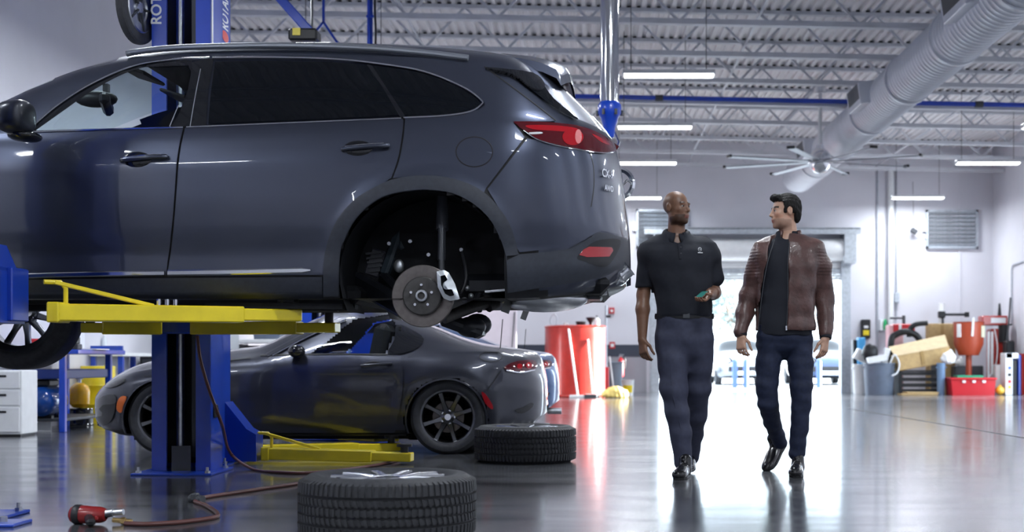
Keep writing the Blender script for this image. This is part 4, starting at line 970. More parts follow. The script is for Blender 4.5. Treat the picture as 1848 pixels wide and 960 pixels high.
# ---------------------------------------------------------------- the two wheels lying on the floor
WL = .268; tb = tyre_mesh(WR, WL, RIMR, True); tbm = mesh_of('tyre', tb.v, tb.f, RUBBER, smooth=30)
def lying(x, y, label, rz):
    t = thing('wheel', label, 'wheel', (x, y, 0), rz, 'removed wheels on the floor')
    g = link('tyre', tbm, t); g.rotation_euler = (-math.pi/2, 0, 0); g.location = (0, 0, WL/2*1.02)
    rim_parts(RIMR, WL, 10, g, RIMD, depth=.02, zface=.93); return t
c1 = px(700, 0, 6.08); lying(c1.x, 6.08, 'car wheel with silver spokes lying flat beside the air hose', .4)
c2 = px(948, 0, 10.55); lying(c2.x, 10.55, 'car wheel lying flat behind the roadster rear tyre', 1.1)
# ---------------------------------------------------------------- air hose and impact wrench
HOSE = mat('brown_red_hose', (.10, .035, .032), .45)
r = .011
def ff_(x, y, z=r): 
    p = fl(x, y); return Vector((p.x, p.y, z))
path = [px(356, 606, 9.22), px(362, 650, 9.2), px(378, 705, 9.2), px(400, 765, 9.2), ff_(428, 838, .10)-Vector((0, .2, 0)), ff_(455, 849), ff_(500, 855), ff_(560, 856), ff_(640, 848), ff_(700, 838), ff_(720, 832)]
m = MB(); m.tube(cr(path, 6), r, 8); solo('air_hose', m, HOSE, 'dark red air hose hanging down the blue lift column to the floor', 'hose')
path = [ff_(620, 862), ff_(560, 872), ff_(480, 884), ff_(400, 896), ff_(365, 902), ff_(352, 908), ff_(372, 916), ff_(392, 930), ff_(385, 938), ff_(330, 946), ff_(270, 950), ff_(225, 949)]
t = thing('floor_hose', 'dark red air hose snaking over the floor to the impact wrench', 'hose', (0, 6.5, 0))
m = MB(); m.tube(cr(path, 6), r, 8); part('hose_line', m, HOSE, t, world=True)
a = ff_(352, 907, .02); m = MB(); m.cyl(a+Vector((-.03, .02, 0)), a+Vector((.05, -.03, 0)), .022, n=12); m.box(a+Vector((0, 0, .012)), (.035, .06, .04), None, .006); part('hose_coupler', m, DGREY, t, world=True)
a = ff_(215, 947, .018); m = MB(); m.cyl(a+Vector((.06, 0, -.004)), a+Vector((-.03, .005, .004)), .012, n=10); m.cyl(a+Vector((.03, 0, 0)), a+Vector((.01, 0, 0)), .017, n=6); part('brass_fitting', m, mat('brass', (.6, .42, .18), .3, 1), t, world=True)
w0 = fl(168, 946); t = thing('impact_wrench', 'red and black air impact wrench lying on the floor', 'power tool', (w0.x, w0.y, 0), -.12)
WRED = mat('wrench_red', (.24, .012, .014), .3, 0, .4)
m = MB(); m.lathe([(0, -.105), (.036, -.104), (.043, -.09), (.043, -.03), (.04, -.01), (.038, .04), (.03, .06), (.02, .066)], (0, 0, .045), (1, 0, 0), 24); part('motor_body', m, WRED, t)
m = MB(); m.lathe([(.044, -.09), (.047, -.085), (.047, -.06), (.044, -.055)], (0, 0, .045), (1, 0, 0), 24); m.lathe([(0, -.112), (.025, -.112), (.03, -.104)], (0, 0, .045), (1, 0, 0), 20); part('rear_band', m, BLACK, t)
m = MB(); m.cyl((.06, 0, .05), (.10, 0, .055), .018, n=16); m.cyl((.10, 0, .055), (.15, 0, .06), .014, n=14); part('socket', m, STEEL, t)
m = MB(); m.beam((-.01, -.02, .035), (.06, -.14, .022), .042, .036, .012); part('handle', m, BLACK, t)
m = MB(); m.beam((.032, -.04, .035), (.048, -.06, .035), .016, .02, .004); part('trigger', m, WRED, t)
# ---------------------------------------------------------------- the roadster
rs_ = Car(-1.18, 12.16, 0.,
    lo=([-3.08, -2.85, -2.6, .4, .62, .79], [.22, .19, .15, .15, .2, .32]),
    bl=([-3.08, -2.9, -2.6, -1.8, -1.2, -.3, .3, .6, .79], [.42, .56, .665, .765, .80, .825, .84, .80, .6]),
    top=([-3.08, -3.06, -2.98, -2.80, -2.5, -2.0, -1.68, -1.3, -1.05, -.8, -.47, -.17, .07, .25, .49, .67, .735, .765, .785, .79], [.40, .5, .60, .705, .79, .865, .90, 1.10, 1.21, 1.235, 1.17, 1.06, .965, .915, .88, .85, .80, .70, .5, .36]),
    wl=([0, .08, .2, .4, .6, .8, .92, 1.0], [.79, .815, .83, .845, .862, .855, .83, .785]),
    up=([0, .12, .35, .6, .8, .93, 1.0], [1, .965, .88, .76, .58, .34, 0]),
    rear=([.15, .3, .5, .7, .82, .9, 1.3], [.72, .79, .80, .79, .74, .60, .4]),
    front=([.15, .3, .45, .6, .72, 1.3], [-2.99, -3.08, -3.08, -2.98, -2.80, -1.9]),
    xsr=.1, xsf=-2.55, nr=2.5, nf=2.3, flares=((0, .32, .36, .52, .022), (-2.31, .32, .36, .52, .022)))
rs_.base = 0.
RD = thing('roadster', 'dark grey fastback roadster parked beyond the lift', 'car', (rs_.X0, rs_.D0, 0))
def circ(cx, cy, r_, n=40, a0=0, a1=360): return arcpts(cx, cy, r_, r_, a0, a1, n)
rarch = circ(805, 757, 73, 32, 20, -200); farch = shiftx(rarch, rs_, -2.31)
swin = [(560, 640), (640, 578), (700, 570), (716, 590), (694, 639)]
mb = rs_.shell(.010, PAINT2, BLACK, [circ(805, 757, 76), [(q[0], q[1]) for q in shiftx(circ(805, 757, 74), rs_, -2.31)], grow(swin, 2)], lambda c: c[2] < .2)
kf, km = [], []
for f, k in zip(mb.f, mb.m):
    c = np.mean([mb.v[i] for i in f], 0); tp = float(rs_.top(c[0])); b_ = float(rs_.bl(c[0]))
    if -1.62 < c[0] < -1.12 and abs(c[1]) < .56 and (c[2]-b_)/(tp-b_) > .45: continue
    kf.append(f); km.append(k)
mb.f, mb.m = kf, km; part('body_shell', mb, [PAINT2, BLACK], RD, 60)
g = MB(); n = 12
for x in np.linspace(-1.66, -1.08, 8):
    tp = float(rs_.top(x)); b_ = float(rs_.bl(x)); zz = np.linspace(b_, tp-1e-3, 60); w = rs_.W(np.full(60, x), zz)-.012
    for k in range(n+1):
        y = -.6+1.2*k/n; i = np.where(w > abs(y))[0]; g.v.append((x, y, zz[i[-1]] if len(i) else b_))
g.f = [(i*(n+1)+j, i*(n+1)+j+1, (i+1)*(n+1)+j+1, (i+1)*(n+1)+j) for i in range(7) for j in range(n)]; part('windscreen', g, GLASS, RD, 180)
rs_.strip('windscreen_pillar', cr([(482, 641), (530, 615), (572, 594), (620, 574)], 4), 9, PAINT2, RD, off=.004, h=.01, mirror=True)
rs_.strip('windscreen_seal', cr([(492, 641), (540, 615), (580, 596), (625, 577)], 4), 3.5, CHROME, RD, off=.006, h=.008)
ro = cr(rarch[::4], 3)
rs_.overlay('door', cr([(462, 642), (455, 690), (446, 740), (442, 781)], 4)[::-1]+[(560, 641), (640, 640), (720, 641)]+cr([(724, 643), (727, 690), (722, 735), (712, 781)], 4), PAINT2, RD, step=18, mirror=True)
rs_.overlay('sill', [(345, 785), (440, 784), (714, 784), (742, 782), (738, 792), (350, 793)], BLACK, RD, off=.004, step=18, mirror=True, thick=.01)
rs_.overlay('side_window', swin, GLASS, RD, off=-.006, step=14, thick=0, mirror=True)
rs_.overlay('roof_buttress', cr([(716, 586), (742, 594), (765, 612), (745, 632), (700, 640), (712, 612)], 3, True), GLOSSBLACK, RD, off=.004, step=12, thick=0, mirror=True)
rs_.strip('arch_lip', shiftx(rarch, rs_, 0), 4, PAINT2, RD, off=.004, h=.01, mirror=True); rs_.strip('arch_lip', farch, 4, PAINT2, RD, off=.004, h=.01, mirror=True)
rs_.strip('bumper_seam', cr([(905, 668), (890, 690), (878, 706)], 4), 1.6, BLACK, RD, off=.002, h=.001)
rs_.strip('bonnet_seam', cr([(452, 645), (400, 652), (330, 664), (260, 680)], 5), 1.6, BLACK, RD, off=.002, h=.001)
rs_.strip('belt_trim', cr([(470, 641), (580, 639), (700, 639.5)], 5), 3, BLACK, RD, off=.006, h=.004)
rs_.strip('fuel_flap_gap', arcpts(886, 643, 21, 9, 0, 360, 32), 1.4, BLACK, RD, off=.002, h=.001)
L_ = rs_.overlay('tail_lamp', cr([(910, 664), (922, 655), (945, 650), (966, 651), (968, 664), (950, 670), (925, 670)], 3, True), MATS['dark_red_lens'], RD, off=.006, step=7, mirror=True)
rs_.overlay('lamp_ring', circ(938, 661, 5, 16)[:-1], REDLENS, L_, off=.009, step=5, thick=0); rs_.overlay('lamp_ring', circ(955, 659, 6, 16)[:-1], REDLENS, L_, off=.009, step=5, thick=0)
rs_.strip('lamp_trim', cr([(914, 668), (940, 672), (966, 667)], 4), 3, CHROME, RD, off=.008, h=.004)
rs_.overlay('side_marker', cr([(869, 708), (877, 712), (889, 731), (888, 739), (876, 728)], 3, True), REDLENS, RD, off=.005, step=7, mirror=True)
rs_.overlay('rear_reflector', cr([(930, 741), (945, 735), (962, 727), (959, 737), (942, 746)], 3, True), GLOSSBLACK, RD, off=.004, step=7, mirror=True)
rs_.overlay('front_marker', cr([(210, 738), (213, 722), (220, 715), (228, 717), (222, 732), (218, 745)], 3, True), AMBER, RD, off=.005, step=7, mirror=True)
rs_.overlay('head_lamp', cr([(189, 697), (205, 687), (226, 683), (218, 692), (200, 699)], 3, True), GLOSSBLACK, RD, off=.005, step=7, mirror=True)
rs_.overlay('front_grille', cr([(176, 722), (205, 712), (208, 735), (198, 762), (176, 768)], 3, True), GLOSSBLACK, RD, off=.004, step=7, mirror=True)
def lhandle(a, b):
    p = rs_.at(a); q = rs_.at(b); m = MB(); m.tube(cr([p, p+(q-p)*.15+Vector((0, -.03, 0)), p+(q-p)*.6+Vector((0, -.035, 0)), q+Vector((0, -.01, 0))], 5), .012, 8); o = part('door_handle', m, PAINT2, RD, 60)
    m = MB(); m.sphere((p+q)/2+Vector((-.03, 0, 0)), 1, 14, 8, (.08, .006, .028)); part('handle_cup', m, BLACK, RD, 180)
lhandle((652, 660), (708, 656))
mc = Vector(rs_.at((540, 634)))+Vector((0, -.10, 0)); m = MB(); m.sphere(mc, 1, 18, 12, (.07, .09, .055)); part('mirror_housing', m, GLOSSBLACK, RD, 180); m = MB(); m.beam(mc+Vector((0, .05, -.03)), mc+Vector((.02, .12, -.1)), .05, .03, .01); part('mirror_foot', m, GLOSSBLACK, RD)
for yy in (-.38, .38):
    m = MB(); m.box((-.62, yy, .78), (.14, .46, .6), Matrix.Rotation(.2, 3, 'Y'), .05); part('seat_back', m, FABRIC, RD)
m = MB(); m.lathe([(.165, -.012), (.178, 0), (.165, .012), (.152, 0)], (-1.22, -.37, .86), (1, 0, .35), 28, True); part('steering_wheel', m, BLACK, RD)
m = MB(); m.box((-1.45, 0, .8), (.35, 1.3, .08), None, .03); part('dashboard', m, BLACK, RD)
m = MB(); m.box((-.85, 0, .45), (1.7, 1.4, .02)); part('cabin_floor', m, VOID, RD, 0)
m = MB(); m.box((-.42, 0, .75), (.02, 1.2, .6)); part('cabin_bulkhead', m, FABRIC, RD, 0)
m = MB(); m.box((-1.15, 0, .27), (3.3, 1.1, .12), None, .02); part('floor_pan', m, VOID, RD)
for xc in (0, -2.31):
    for s in (-1, 1):
        m = MB(); vs = []; n = 18
        for k in range(n+1):
            a = math.radians(-20+220*k/n)
            for yy in (.80, .5): vs.append((xc+.345*math.cos(a), s*yy, .32+.345*math.sin(a)))
        m.add(vs, [(2*k, 2*k+2, 2*k+3, 2*k+1) for k in range(n)]); m.add([(xc-.36, s*.51, .1), (xc+.36, s*.51, .1), (xc+.36, s*.51, .66), (xc-.36, s*.51, .66)], [(0, 1, 2, 3)]); part('wheel_well_liner', m, VOID, RD, 60)
m = MB(); m.cyl((.66, -.35, .2), (.82, -.35, .2), .035, n=14); part('exhaust_tip', m, STEEL, RD)
m = MB(); m.tube([(-.02, -.35, 1.0), (-.0, -.35, 1.25)], .004, 6); m.v = [(x+.42, y, z-.13) for x, y, z in m.v]; part('aerial', m, BLACK, RD)
R2, W2, RI2 = .308, .205, .222
tw2 = tyre_mesh(R2, W2, RI2, False); tw2m = mesh_of('tyre', tw2.v, tw2.f, RUBBER)
DARKRIM = mat('dark_alloy', (.16, .165, .18), .22, 1)
for xc in (0, -2.31):
    for s in (-1, 1):
        w = link('wheel', tw2m, RD); w.location = (xc, s*.745, R2-.004); w.rotation_euler = (0, 0, 0 if s < 0 else math.pi)
        rim_parts(RI2, W2, 8, w, DARKRIM, depth=.04)
        m = MB(); m.lathe([(0, 0), (.13, 0), (.13, .02)], (0, -.02, 0), (0, 1, 0), 28); part('brake_disc', m, DISC, w)
# blue car parked behind it
def repaint(o, a, b_):
    for sl in o.material_slots:
        if sl.material == a: sl.link = 'OBJECT'; sl.material = b_
    for ch in o.children: repaint(ch, a, b_)
bc_ = copy_tree(RD); bc_.name = 'blue_roadster'; bc_.location = (-1.16, 15.9, 0); repaint(bc_, PAINT2, BLUEPAINT)
bc_['label'] = 'blue car parked behind the grey roadster, only its tail showing'
# ================================================================ PEOPLE (smooth implicit surfaces)
class SDF:
    def __init__(s, lo, hi, h):
        s.lo = np.array(lo, float); s.h = h; s.n = np.ceil((np.array(hi)-s.lo)/h).astype(int)+1; s.D = np.full(s.n, .2, np.float32)
    def _sl(s, c0, c1, m):
        a = np.clip(np.floor((np.minimum(c0, c1)-m-s.lo)/s.h).astype(int), 0, s.n); b = np.clip(np.ceil((np.maximum(c0, c1)+m-s.lo)/s.h).astype(int)+1, 0, s.n)
        sl = tuple(slice(a[i], b[i]) for i in range(3)); ax = [s.lo[i]+s.h*np.arange(a[i], b[i]) for i in range(3)]
        return sl, np.meshgrid(*ax, indexing='ij', sparse=True)
    def _put(s, sl, d, k, op):
        A = s.D[sl]; d = d.astype(np.float32)
        if op == 'sub': d = -d; A2 = -A
        else: A2 = A
        if op == 'sub':
            hh = np.maximum(k-np.abs(A2-d*-1*-1), 0)/max(k, 1e-6) if k > 0 else 0
            r = np.maximum(A, d)+(hh*hh*k/4 if k > 0 else 0)*0
        else:
            hh = np.maximum(k-np.abs(A-d), 0)/k if k > 0 else 0
            r = np.minimum(A, d)-(hh*hh*k/4 if k > 0 else 0)
        s.D[sl] = r
    def cone(s, a, b, ra, rb, k=.02, op='add'):
        a = np.array(a, float); b = np.array(b, float); R = max(ra, rb)
        sl, (X, Y, Z) = s._sl(a, b, R+k+.03); ab = b-a; L2 = ab.dot(ab)
        t = np.clip(((X-a[0])*ab[0]+(Y-a[1])*ab[1]+(Z-a[2])*ab[2])/L2, 0, 1)
        d = np.sqrt((X-a[0]-t*ab[0])**2+(Y-a[1]-t*ab[1])**2+(Z-a[2]-t*ab[2])**2)-(ra+(rb-ra)*t); s._put(sl, d, k, op); return s
    def chain(s, pts, rs, k=.02):
        for i in range(len(pts)-1): s.cone(pts[i], pts[i+1], rs[i], rs[i+1], k)
        return s
    def ell(s, c, r, k=.02, R=None, op='add'):
        c = np.array(c, float); r = np.array(r, float); m = r.max()
        sl, (X, Y, Z) = s._sl(c, c, m+k+.02); x, y, z = X-c[0], Y-c[1], Z-c[2]
        if R is not None:
            R = np.array(R); x, y, z = (R[0, 0]*x+R[1, 0]*y+R[2, 0]*z, R[0, 1]*x+R[1, 1]*y+R[2, 1]*z, R[0, 2]*x+R[1, 2]*y+R[2, 2]*z)
        q = np.sqrt((x/r[0])**2+(y/r[1])**2+(z/r[2])**2); g = np.sqrt((x/r[0]**2)**2+(y/r[1]**2)**2+(z/r[2]**2)**2)+1e-9
        s._put(sl, q*(q-1)/g, k, op); return s
    def loft(s, tab, k=.02, ex=2.3, op='add'):       # tab rows: z, cx, cy, rx, ry
        T = np.array(sorted(tab), float); c0 = np.array([(T[:, 1]-T[:, 3]).min(), (T[:, 2]-T[:, 4]).min(), T[0, 0]]); c1 = np.array([(T[:, 1]+T[:, 3]).max(), (T[:, 2]+T[:, 4]).max(), T[-1, 0]])
        sl, (X, Y, Z) = s._sl(c0, c1, k+.03); z = Z.ravel(); f = [pchip(T[:, 0], T[:, i])(z)[None, None, :] for i in range(1, 5)]
        q = (np.abs((X-f[0])/f[2])**ex+np.abs((Y-f[1])/f[3])**ex)**(1/ex); d = (q-1)*np.minimum(f[2], f[3])
        d = np.maximum(d, np.maximum(T[0, 0]-Z, Z-T[-1, 0])); s._put(sl, d, k, op); return s
    def coords(s): return np.meshgrid(*[s.lo[i]+s.h*np.arange(s.n[i]) for i in range(3)], indexing='ij', sparse=True)
    def mesh(s):
        D = s.D; n = D.shape; ins = D < 0; c = [slice(None, -1), slice(1, None)]
        cnt = np.zeros([q-1 for q in n], np.int8)
        for i in (0, 1):
            for j in (0, 1):
                for k in (0, 1): cnt += ins[c[i], c[j], c[k]]
        I = np.argwhere((cnt > 0) & (cnt < 8)); idx = -np.ones(cnt.shape, np.int64); idx[tuple(I.T)] = np.arange(len(I))
        acc = np.zeros((len(I), 3)); num = np.zeros(len(I)); cor = [(i, j, k) for i in (0, 1) for j in (0, 1) for k in (0, 1)]
        for a in cor:
            for ax in range(3):
                if a[ax]: continue
                b = list(a); b[ax] = 1; da = D[tuple((I+a).T)]; db = D[tuple((I+b).T)]; cr_ = (da < 0) != (db < 0)
                t = np.where(cr_, da/(da-db+1e-12), 0); p = np.tile(np.array(a, float), (len(I), 1)); p[:, ax] += t; acc += np.where(cr_[:, None], p, 0); num += cr_
        V = s.lo+s.h*(I+acc/np.maximum(num, 1)[:, None]); Fs = []
        for ax in range(3):
            u, v = (ax+1) % 3, (ax+2) % 3
            A = [slice(None)]*3; B = [slice(None)]*3; A[ax] = slice(None, -1); B[ax] = slice(1, None)
            ed = np.argwhere(ins[tuple(A)] != ins[tuple(B)]); ed = ed[(ed[:, u] > 0) & (ed[:, v] > 0) & (ed[:, u] < n[u]-1) & (ed[:, v] < n[v]-1)]
            if not len(ed): continue
            eu = np.eye(3, dtype=int)[u]; ev = np.eye(3, dtype=int)[v]
            q = np.stack([idx[tuple((ed-eu-ev).T)], idx[tuple((ed-ev).T)], idx[tuple(ed.T)], idx[tuple((ed-eu).T)]], 1)
            fl_ = ins[tuple(ed.T)]; q[~fl_] = q[~fl_][:, ::-1]; Fs.append(q)
        return V, np.concatenate(Fs)
def smooth_v(V, Fq, it=2, lam=.5):
    e = np.concatenate([Fq[:, [0, 1]], Fq[:, [1, 2]], Fq[:, [2, 3]], Fq[:, [3, 0]]]); e = np.concatenate([e, e[:, ::-1]])
    cnt = np.bincount(e[:, 0], minlength=len(V)).astype(float)
    for i in range(it):
        S = np.stack([np.bincount(e[:, 0], V[e[:, 1], k], len(V)) for k in range(3)], 1)/np.maximum(cnt, 1)[:, None]; V = V+lam*(S-V)
    return V
def sdf_part(name, S, m, parent, colfn=None, it=2, label=None):
    V, Q = S.mesh(); V = smooth_v(V, Q, it); me = bpy.data.meshes.new(name); me.from_pydata(V.tolist(), [], Q.tolist()); me.materials.append(m)
    me.polygons.foreach_set('use_smooth', [True]*len(me.polygons))
    if colfn is not None:
        C = colfn(V); at = me.color_attributes.new('Col', 'FLOAT_COLOR', 'POINT'); at.data.foreach_set('color', np.concatenate([C, np.ones((len(V), 1))], 1).ravel().astype(np.float32))
    me.update(); o = link(name, me, parent)
    if label: o['label'] = label
    return o
SKIN1 = mat('brown_skin', (.2, .1, .06), .42, 0, 0, .5, .06, 60, attr='Col'); SKIN2 = mat('fair_skin', (.55, .36, .27), .45, 0, 0, .5, .05, 60, attr='Col')
for m_ in (SKIN1, SKIN2): m_.node_tree.nodes['Principled BSDF'].inputs['Subsurface Weight'].default_value = .08; m_.node_tree.nodes['Principled BSDF'].inputs['Subsurface Radius'].default_value = (.012, .005, .003)
POLO = mat('black_polo_knit', (.012, .014, .022), .75, 0, 0, .35, .15, 30, .2, 500)
TROUS = mat('navy_trouser_cloth', (.045, .05, .085), .7, 0, 0, .35, .12, 30, .15, 400)
JEANS = mat('dark_denim', (.012, .018, .045), .7, 0, 0, .35, .25, 40, .25, 500)
LEATHER = mat('brown_leather', (.085, .044, .040), .36, 0, .15, .5, .3, 14, .35, 45)
SHOE = mat('black_shoe_leather', (.008, .008, .010), .2, 0, .4)
HAIRM = mat('dark_hair', (.010, .009, .009), .6, 0, 0, .25, .4, 60, .6, 120, stretch=(1, 1, .35))
EYEW = mat('eye_white', (.38, .36, .35), .2, 0, .5); IRIS = mat('dark_iris', (.02, .012, .01), .1, 0, 1)
def head_prims(S, c, R, sc):
    R = np.array(R); P = lambda x, y, z: np.array(c)+R@(np.array([x, y, z])*sc); r = lambda *a: np.array(a)*sc
    S.ell(P(0, -.012, .036), r(.077, .098, .088), .02*sc, R); S.ell(P(0, .03, -.035), r(.062, .064, .085), .03*sc, R)
    S.ell(P(0, .040, -.082), r(.050, .048, .036), .03*sc, R); S.ell(P(0, .077, -.104), r(.021, .018, .017), .02*sc, R)
    for q in (-1, 1):
        S.ell(P(q*.047, .012, -.072), r(.014, .035, .03), .03*sc, R); S.ell(P(q*.04, .064, -.018), r(.022, .02, .018), .025*sc, R)
        S.ell(P(q*.031, .083, .026), r(.022, .012, .008), .012*sc, R)
    for q in (-1, 1): S.ell(P(q*.031, .099, .006), r(.0175, .0165, .0125), .0, R, 'sub')
    for q in (-1, 1): S.ell(P(q*.031, .0745, .0135), r(.018, .0165, .0105), .004*sc, R); S.ell(P(q*.031, .0735, -.0035), r(.018, .0165, .0105), .004*sc, R)
    S.cone(P(0, .084, .018), P(0, .108, -.026), .009*sc, .0125*sc, .012*sc)
    for q in (-1, 1): S.ell(P(q*.0125, .093, -.031), r(.009, .011, .008), .008*sc, R)
    S.ell(P(0, .088, -.055), r(.026, .014, .014), .014*sc, R)
    S.ell(P(0, .0945, -.062), r(.023, .009, .0055), .005*sc, R); S.ell(P(0, .0935, -.073), r(.020, .009, .0065), .005*sc, R)
    for q in (-1, 1):
        S.ell(P(q*.079, -.012, .0), r(.009, .02, .033), .008*sc, R); S.ell(P(q*.089, -.006, .003), r(.006, .011, .02), .0, R, 'sub')
    return P, r
def eyes(P, R, sc, parent, name='eye', lid=True):
    for q in (-1, 1):
        m = MB(); c = Vector(P(q*.031, .0755, .006)); m.sphere(c, .0152*sc, 16, 10); e = part(name, m, EYEW, parent, 180)
        m = MB(); m.sphere(Vector(P(q*.031+.0, .0842, .0055)), .0088*sc, 12, 8); part('iris', m, IRIS, e, 180)
def hand(S, w, d, side, curl, L=.185, spread=.0, k=.010, nrm=None, prof=(1, 1, 1)):
    """wrist w, pointing direction d, palm normal nrm (towards the palm), side = direction to the thumb"""
    w = np.array(w, float); d = np.array(d, float); d /= np.linalg.norm(d); th = np.array(side, float); th -= d*th.dot(d); th /= np.linalg.norm(th)
    n = np.cross(d, th) if nrm is None else np.array(nrm, float); n /= np.linalg.norm(n)
    q = L/.185; pl = .092*q
    for a in (-.026, -.009, .009, .026): S.cone(w+th*a*.55*q+d*.012, w+d*pl+th*a*q, .016*q, .0115*q, .014)
    for i, (a, ln) in enumerate(((.0315, .070), (.0105, .080), (-.0105, .075), (-.031, .058))):
        b = w+d*pl*.98+th*a*q; ang = 0.; p = b; cl = curl+.06*i
        dirv = d+th*(a*spread*8)
        for seg, rr, pf in ((.44, .0082, prof[0]), (.31, .0076, prof[1]), (.25, .0068, prof[2])):
            ang += cl*pf; v = dirv*math.cos(ang)+n*math.sin(ang); v /= np.linalg.norm(v); e = p+v*ln*seg*q; S.cone(p, e, rr*q, rr*.94*q, .004); p = e
    b = w+d*.026*q+th*.026*q; v1 = d*.78+th*.45+n*.45; v1 /= np.linalg.norm(v1); p1 = b+v1*.042*q; v2 = d*.95+th*.02+n*.40; v2 /= np.linalg.norm(v2)
    S.cone(w+d*.02+th*.008, b, .018*q, .0135*q, .012); S.cone(b, p1, .0135*q, .0105*q, .008); S.cone(p1, p1+v2*.034*q, .0102*q, .0088*q, .004); S.cone(p1+v2*.034*q, p1+v2*.058*q+n*.006, .0088*q, .0074*q, .003)
def shoe(parent, heel, toe, up, w=.048, roll=0.):
    """leather lace-up between heel and toe points on the sole"""
    h, t = np.array(heel, float), np.array(toe, float); d = t-h; L = np.linalg.norm(d); d /= L; u = np.array(up, float); u -= d*u.dot(d); u /= np.linalg.norm(u); s_ = np.cross(d, u)
    lo = np.minimum(h, t)-.13; hi = np.maximum(h, t)+.16; S = SDF(lo, hi, .005); P = lambda a, b, c: h+d*a*L+s_*b+u*c; R = np.stack([d, s_, u], 1)
    S.ell(P(.16, 0, .045), (.055, .036, .055), .02, R); S.ell(P(.42, .0, .045), (.10, .038, .045), .03, R); S.ell(P(.74, -.003, .035), (.095, .047, .036), .03, R); S.ell(P(.9, -.003, .026), (.045, .036, .026), .03, R)
    S.cone(P(.2, 0, .06), P(.18, 0, .115), .042, .04, .02)
    X, Y, Z = S.coords(); f = (X-h[0])*u[0]+(Y-h[1])*u[1]+(Z-h[2])*u[2]; S.D = np.maximum(S.D, (.012-f).astype(np.float32))
    o = sdf_part('shoe', S, SHOE, parent, it=3)
    m = MB(); out = [(.0, -.022), (.05, -.034), (.3, -.034), (.55, -.044), (.76, -.05), (.93, -.04), (1.01, -.012), (1.01, .01), (.93, .034), (.76, .044), (.55, .038), (.3, .033), (.05, .033), (.0, .02)]
    m.prism(out, (0, 1), lambda a, b, t: P(a, b, .016*t)); part('sole', m, BLACK, o, 0)
    m = MB(); m.prism([(.0, -.03), (.26, -.034), (.26, .033), (.0, .03)], (0, 1), lambda a, b, t: P(a, b, .0-.002*t)); part('heel_block', m, BLACK, o, 0)
    for q in range(4):
        m = MB(); a = .40+.07*q; m.tube([P(a, -.02, .084-.009*q), P(a+.01, 0, .092-.010*q), P(a, .02, .084-.009*q)], .0025, 6); part('lace', m, BLACK, o)
    return o
def wr(S, amp, fx, fz, ph=0.): 
    X, Y, Z = S.coords(); S.D = S.D+(amp*np.sin(fz*Z+fx*X*1.3+ph)*np.sin(fx*X-fz*.35*Z+11*Y+ph*2)).astype(np.float32)
# ------------------------------------------------ man in the polo shirt
D1 = 9.2; O1 = np.array([px(1232, 0, D1).x, D1, 0.])
def p1(x, y, dd=0.): return np.array(px(x, y, D1+dd))-O1
S1 = F/D1
man1 = thing('person', 'bald man in black polo shirt and navy trousers holding a phone', 'person', O1)
def sec(P, rows): return [(P(0, y)[2], P(cx, y)[0], cy, hw/S1, ry) for y, cx, hw, cy, ry in rows]
S = SDF((-.34, -.42, .0), (.31, .50, 1.92), .004)
yaw = math.radians(-142); hd = p1(1221, 376, .0); 
def Rz(a): return Matrix.Rotation(a, 3, 'Z')
R1 = Rz(math.radians(180+47))@Matrix.Rotation(math.radians(2), 3, 'X'); SC1 = .92
P1, r1 = head_prims(S, hd, R1, SC1)
S.cone(hd+np.array([-.0, .012, -.05]), p1(1221, 432, .02), .053, .062, .02); S.loft(sec(p1, [(428, 1221, 20, .02, .06), (440, 1223, 45, .02, .08), (480, 1227, 50, .01, .095), (560, 1233, 44, .01, .09), (600, 1234, 46, .01, .09), (630, 1234, 44, .02, .085)]), .03)
shL, elL, wrL = p1(1178, 446, .02), p1(1161, 532, .05), p1(1159, 612, -.02)
shR, elR, wrR = p1(1268, 446, .02), p1(1289, 528, .06), p1(1280, 530, -.16)
S.chain([shL, p1(1166, 490, .04), elL, p1(1160, 558, .02), wrL], [.055, .050, .043, .046, .029], .02)
S.chain([shR, p1(1282, 490, .05), elR, elR+(wrR-elR)*.35, wrR], [.055, .05, .043, .045, .030], .02)
hand(S, wrL, p1(1163, 655, -.06)-wrL, (.65, -.75, 0), .34, nrm=(.75, .55, 0))
hdR = np.array([-.5, -.75, -.43]); hdR /= np.linalg.norm(hdR); hnR = np.array([0, 0, 1.])-hdR*hdR[2]; hnR /= np.linalg.norm(hnR); htR = np.cross(hnR, hdR)
hand(S, wrR, hdR, htR, .30, nrm=hnR, prof=(.25, 1.5, 1.2))
l1 = [p1(1213, 615, 0), p1(1215, 705, -.04), p1(1230, 790, -.03), p1(1234, 838, -.02)]; l2 = [p1(1258, 615, .02), p1(1259, 700, .10), p1(1250, 780, .33), p1(1246, 822, .44)]
S.chain(l1, [.07, .055, .045, .035]); S.chain(l2, [.07, .055, .045, .035])
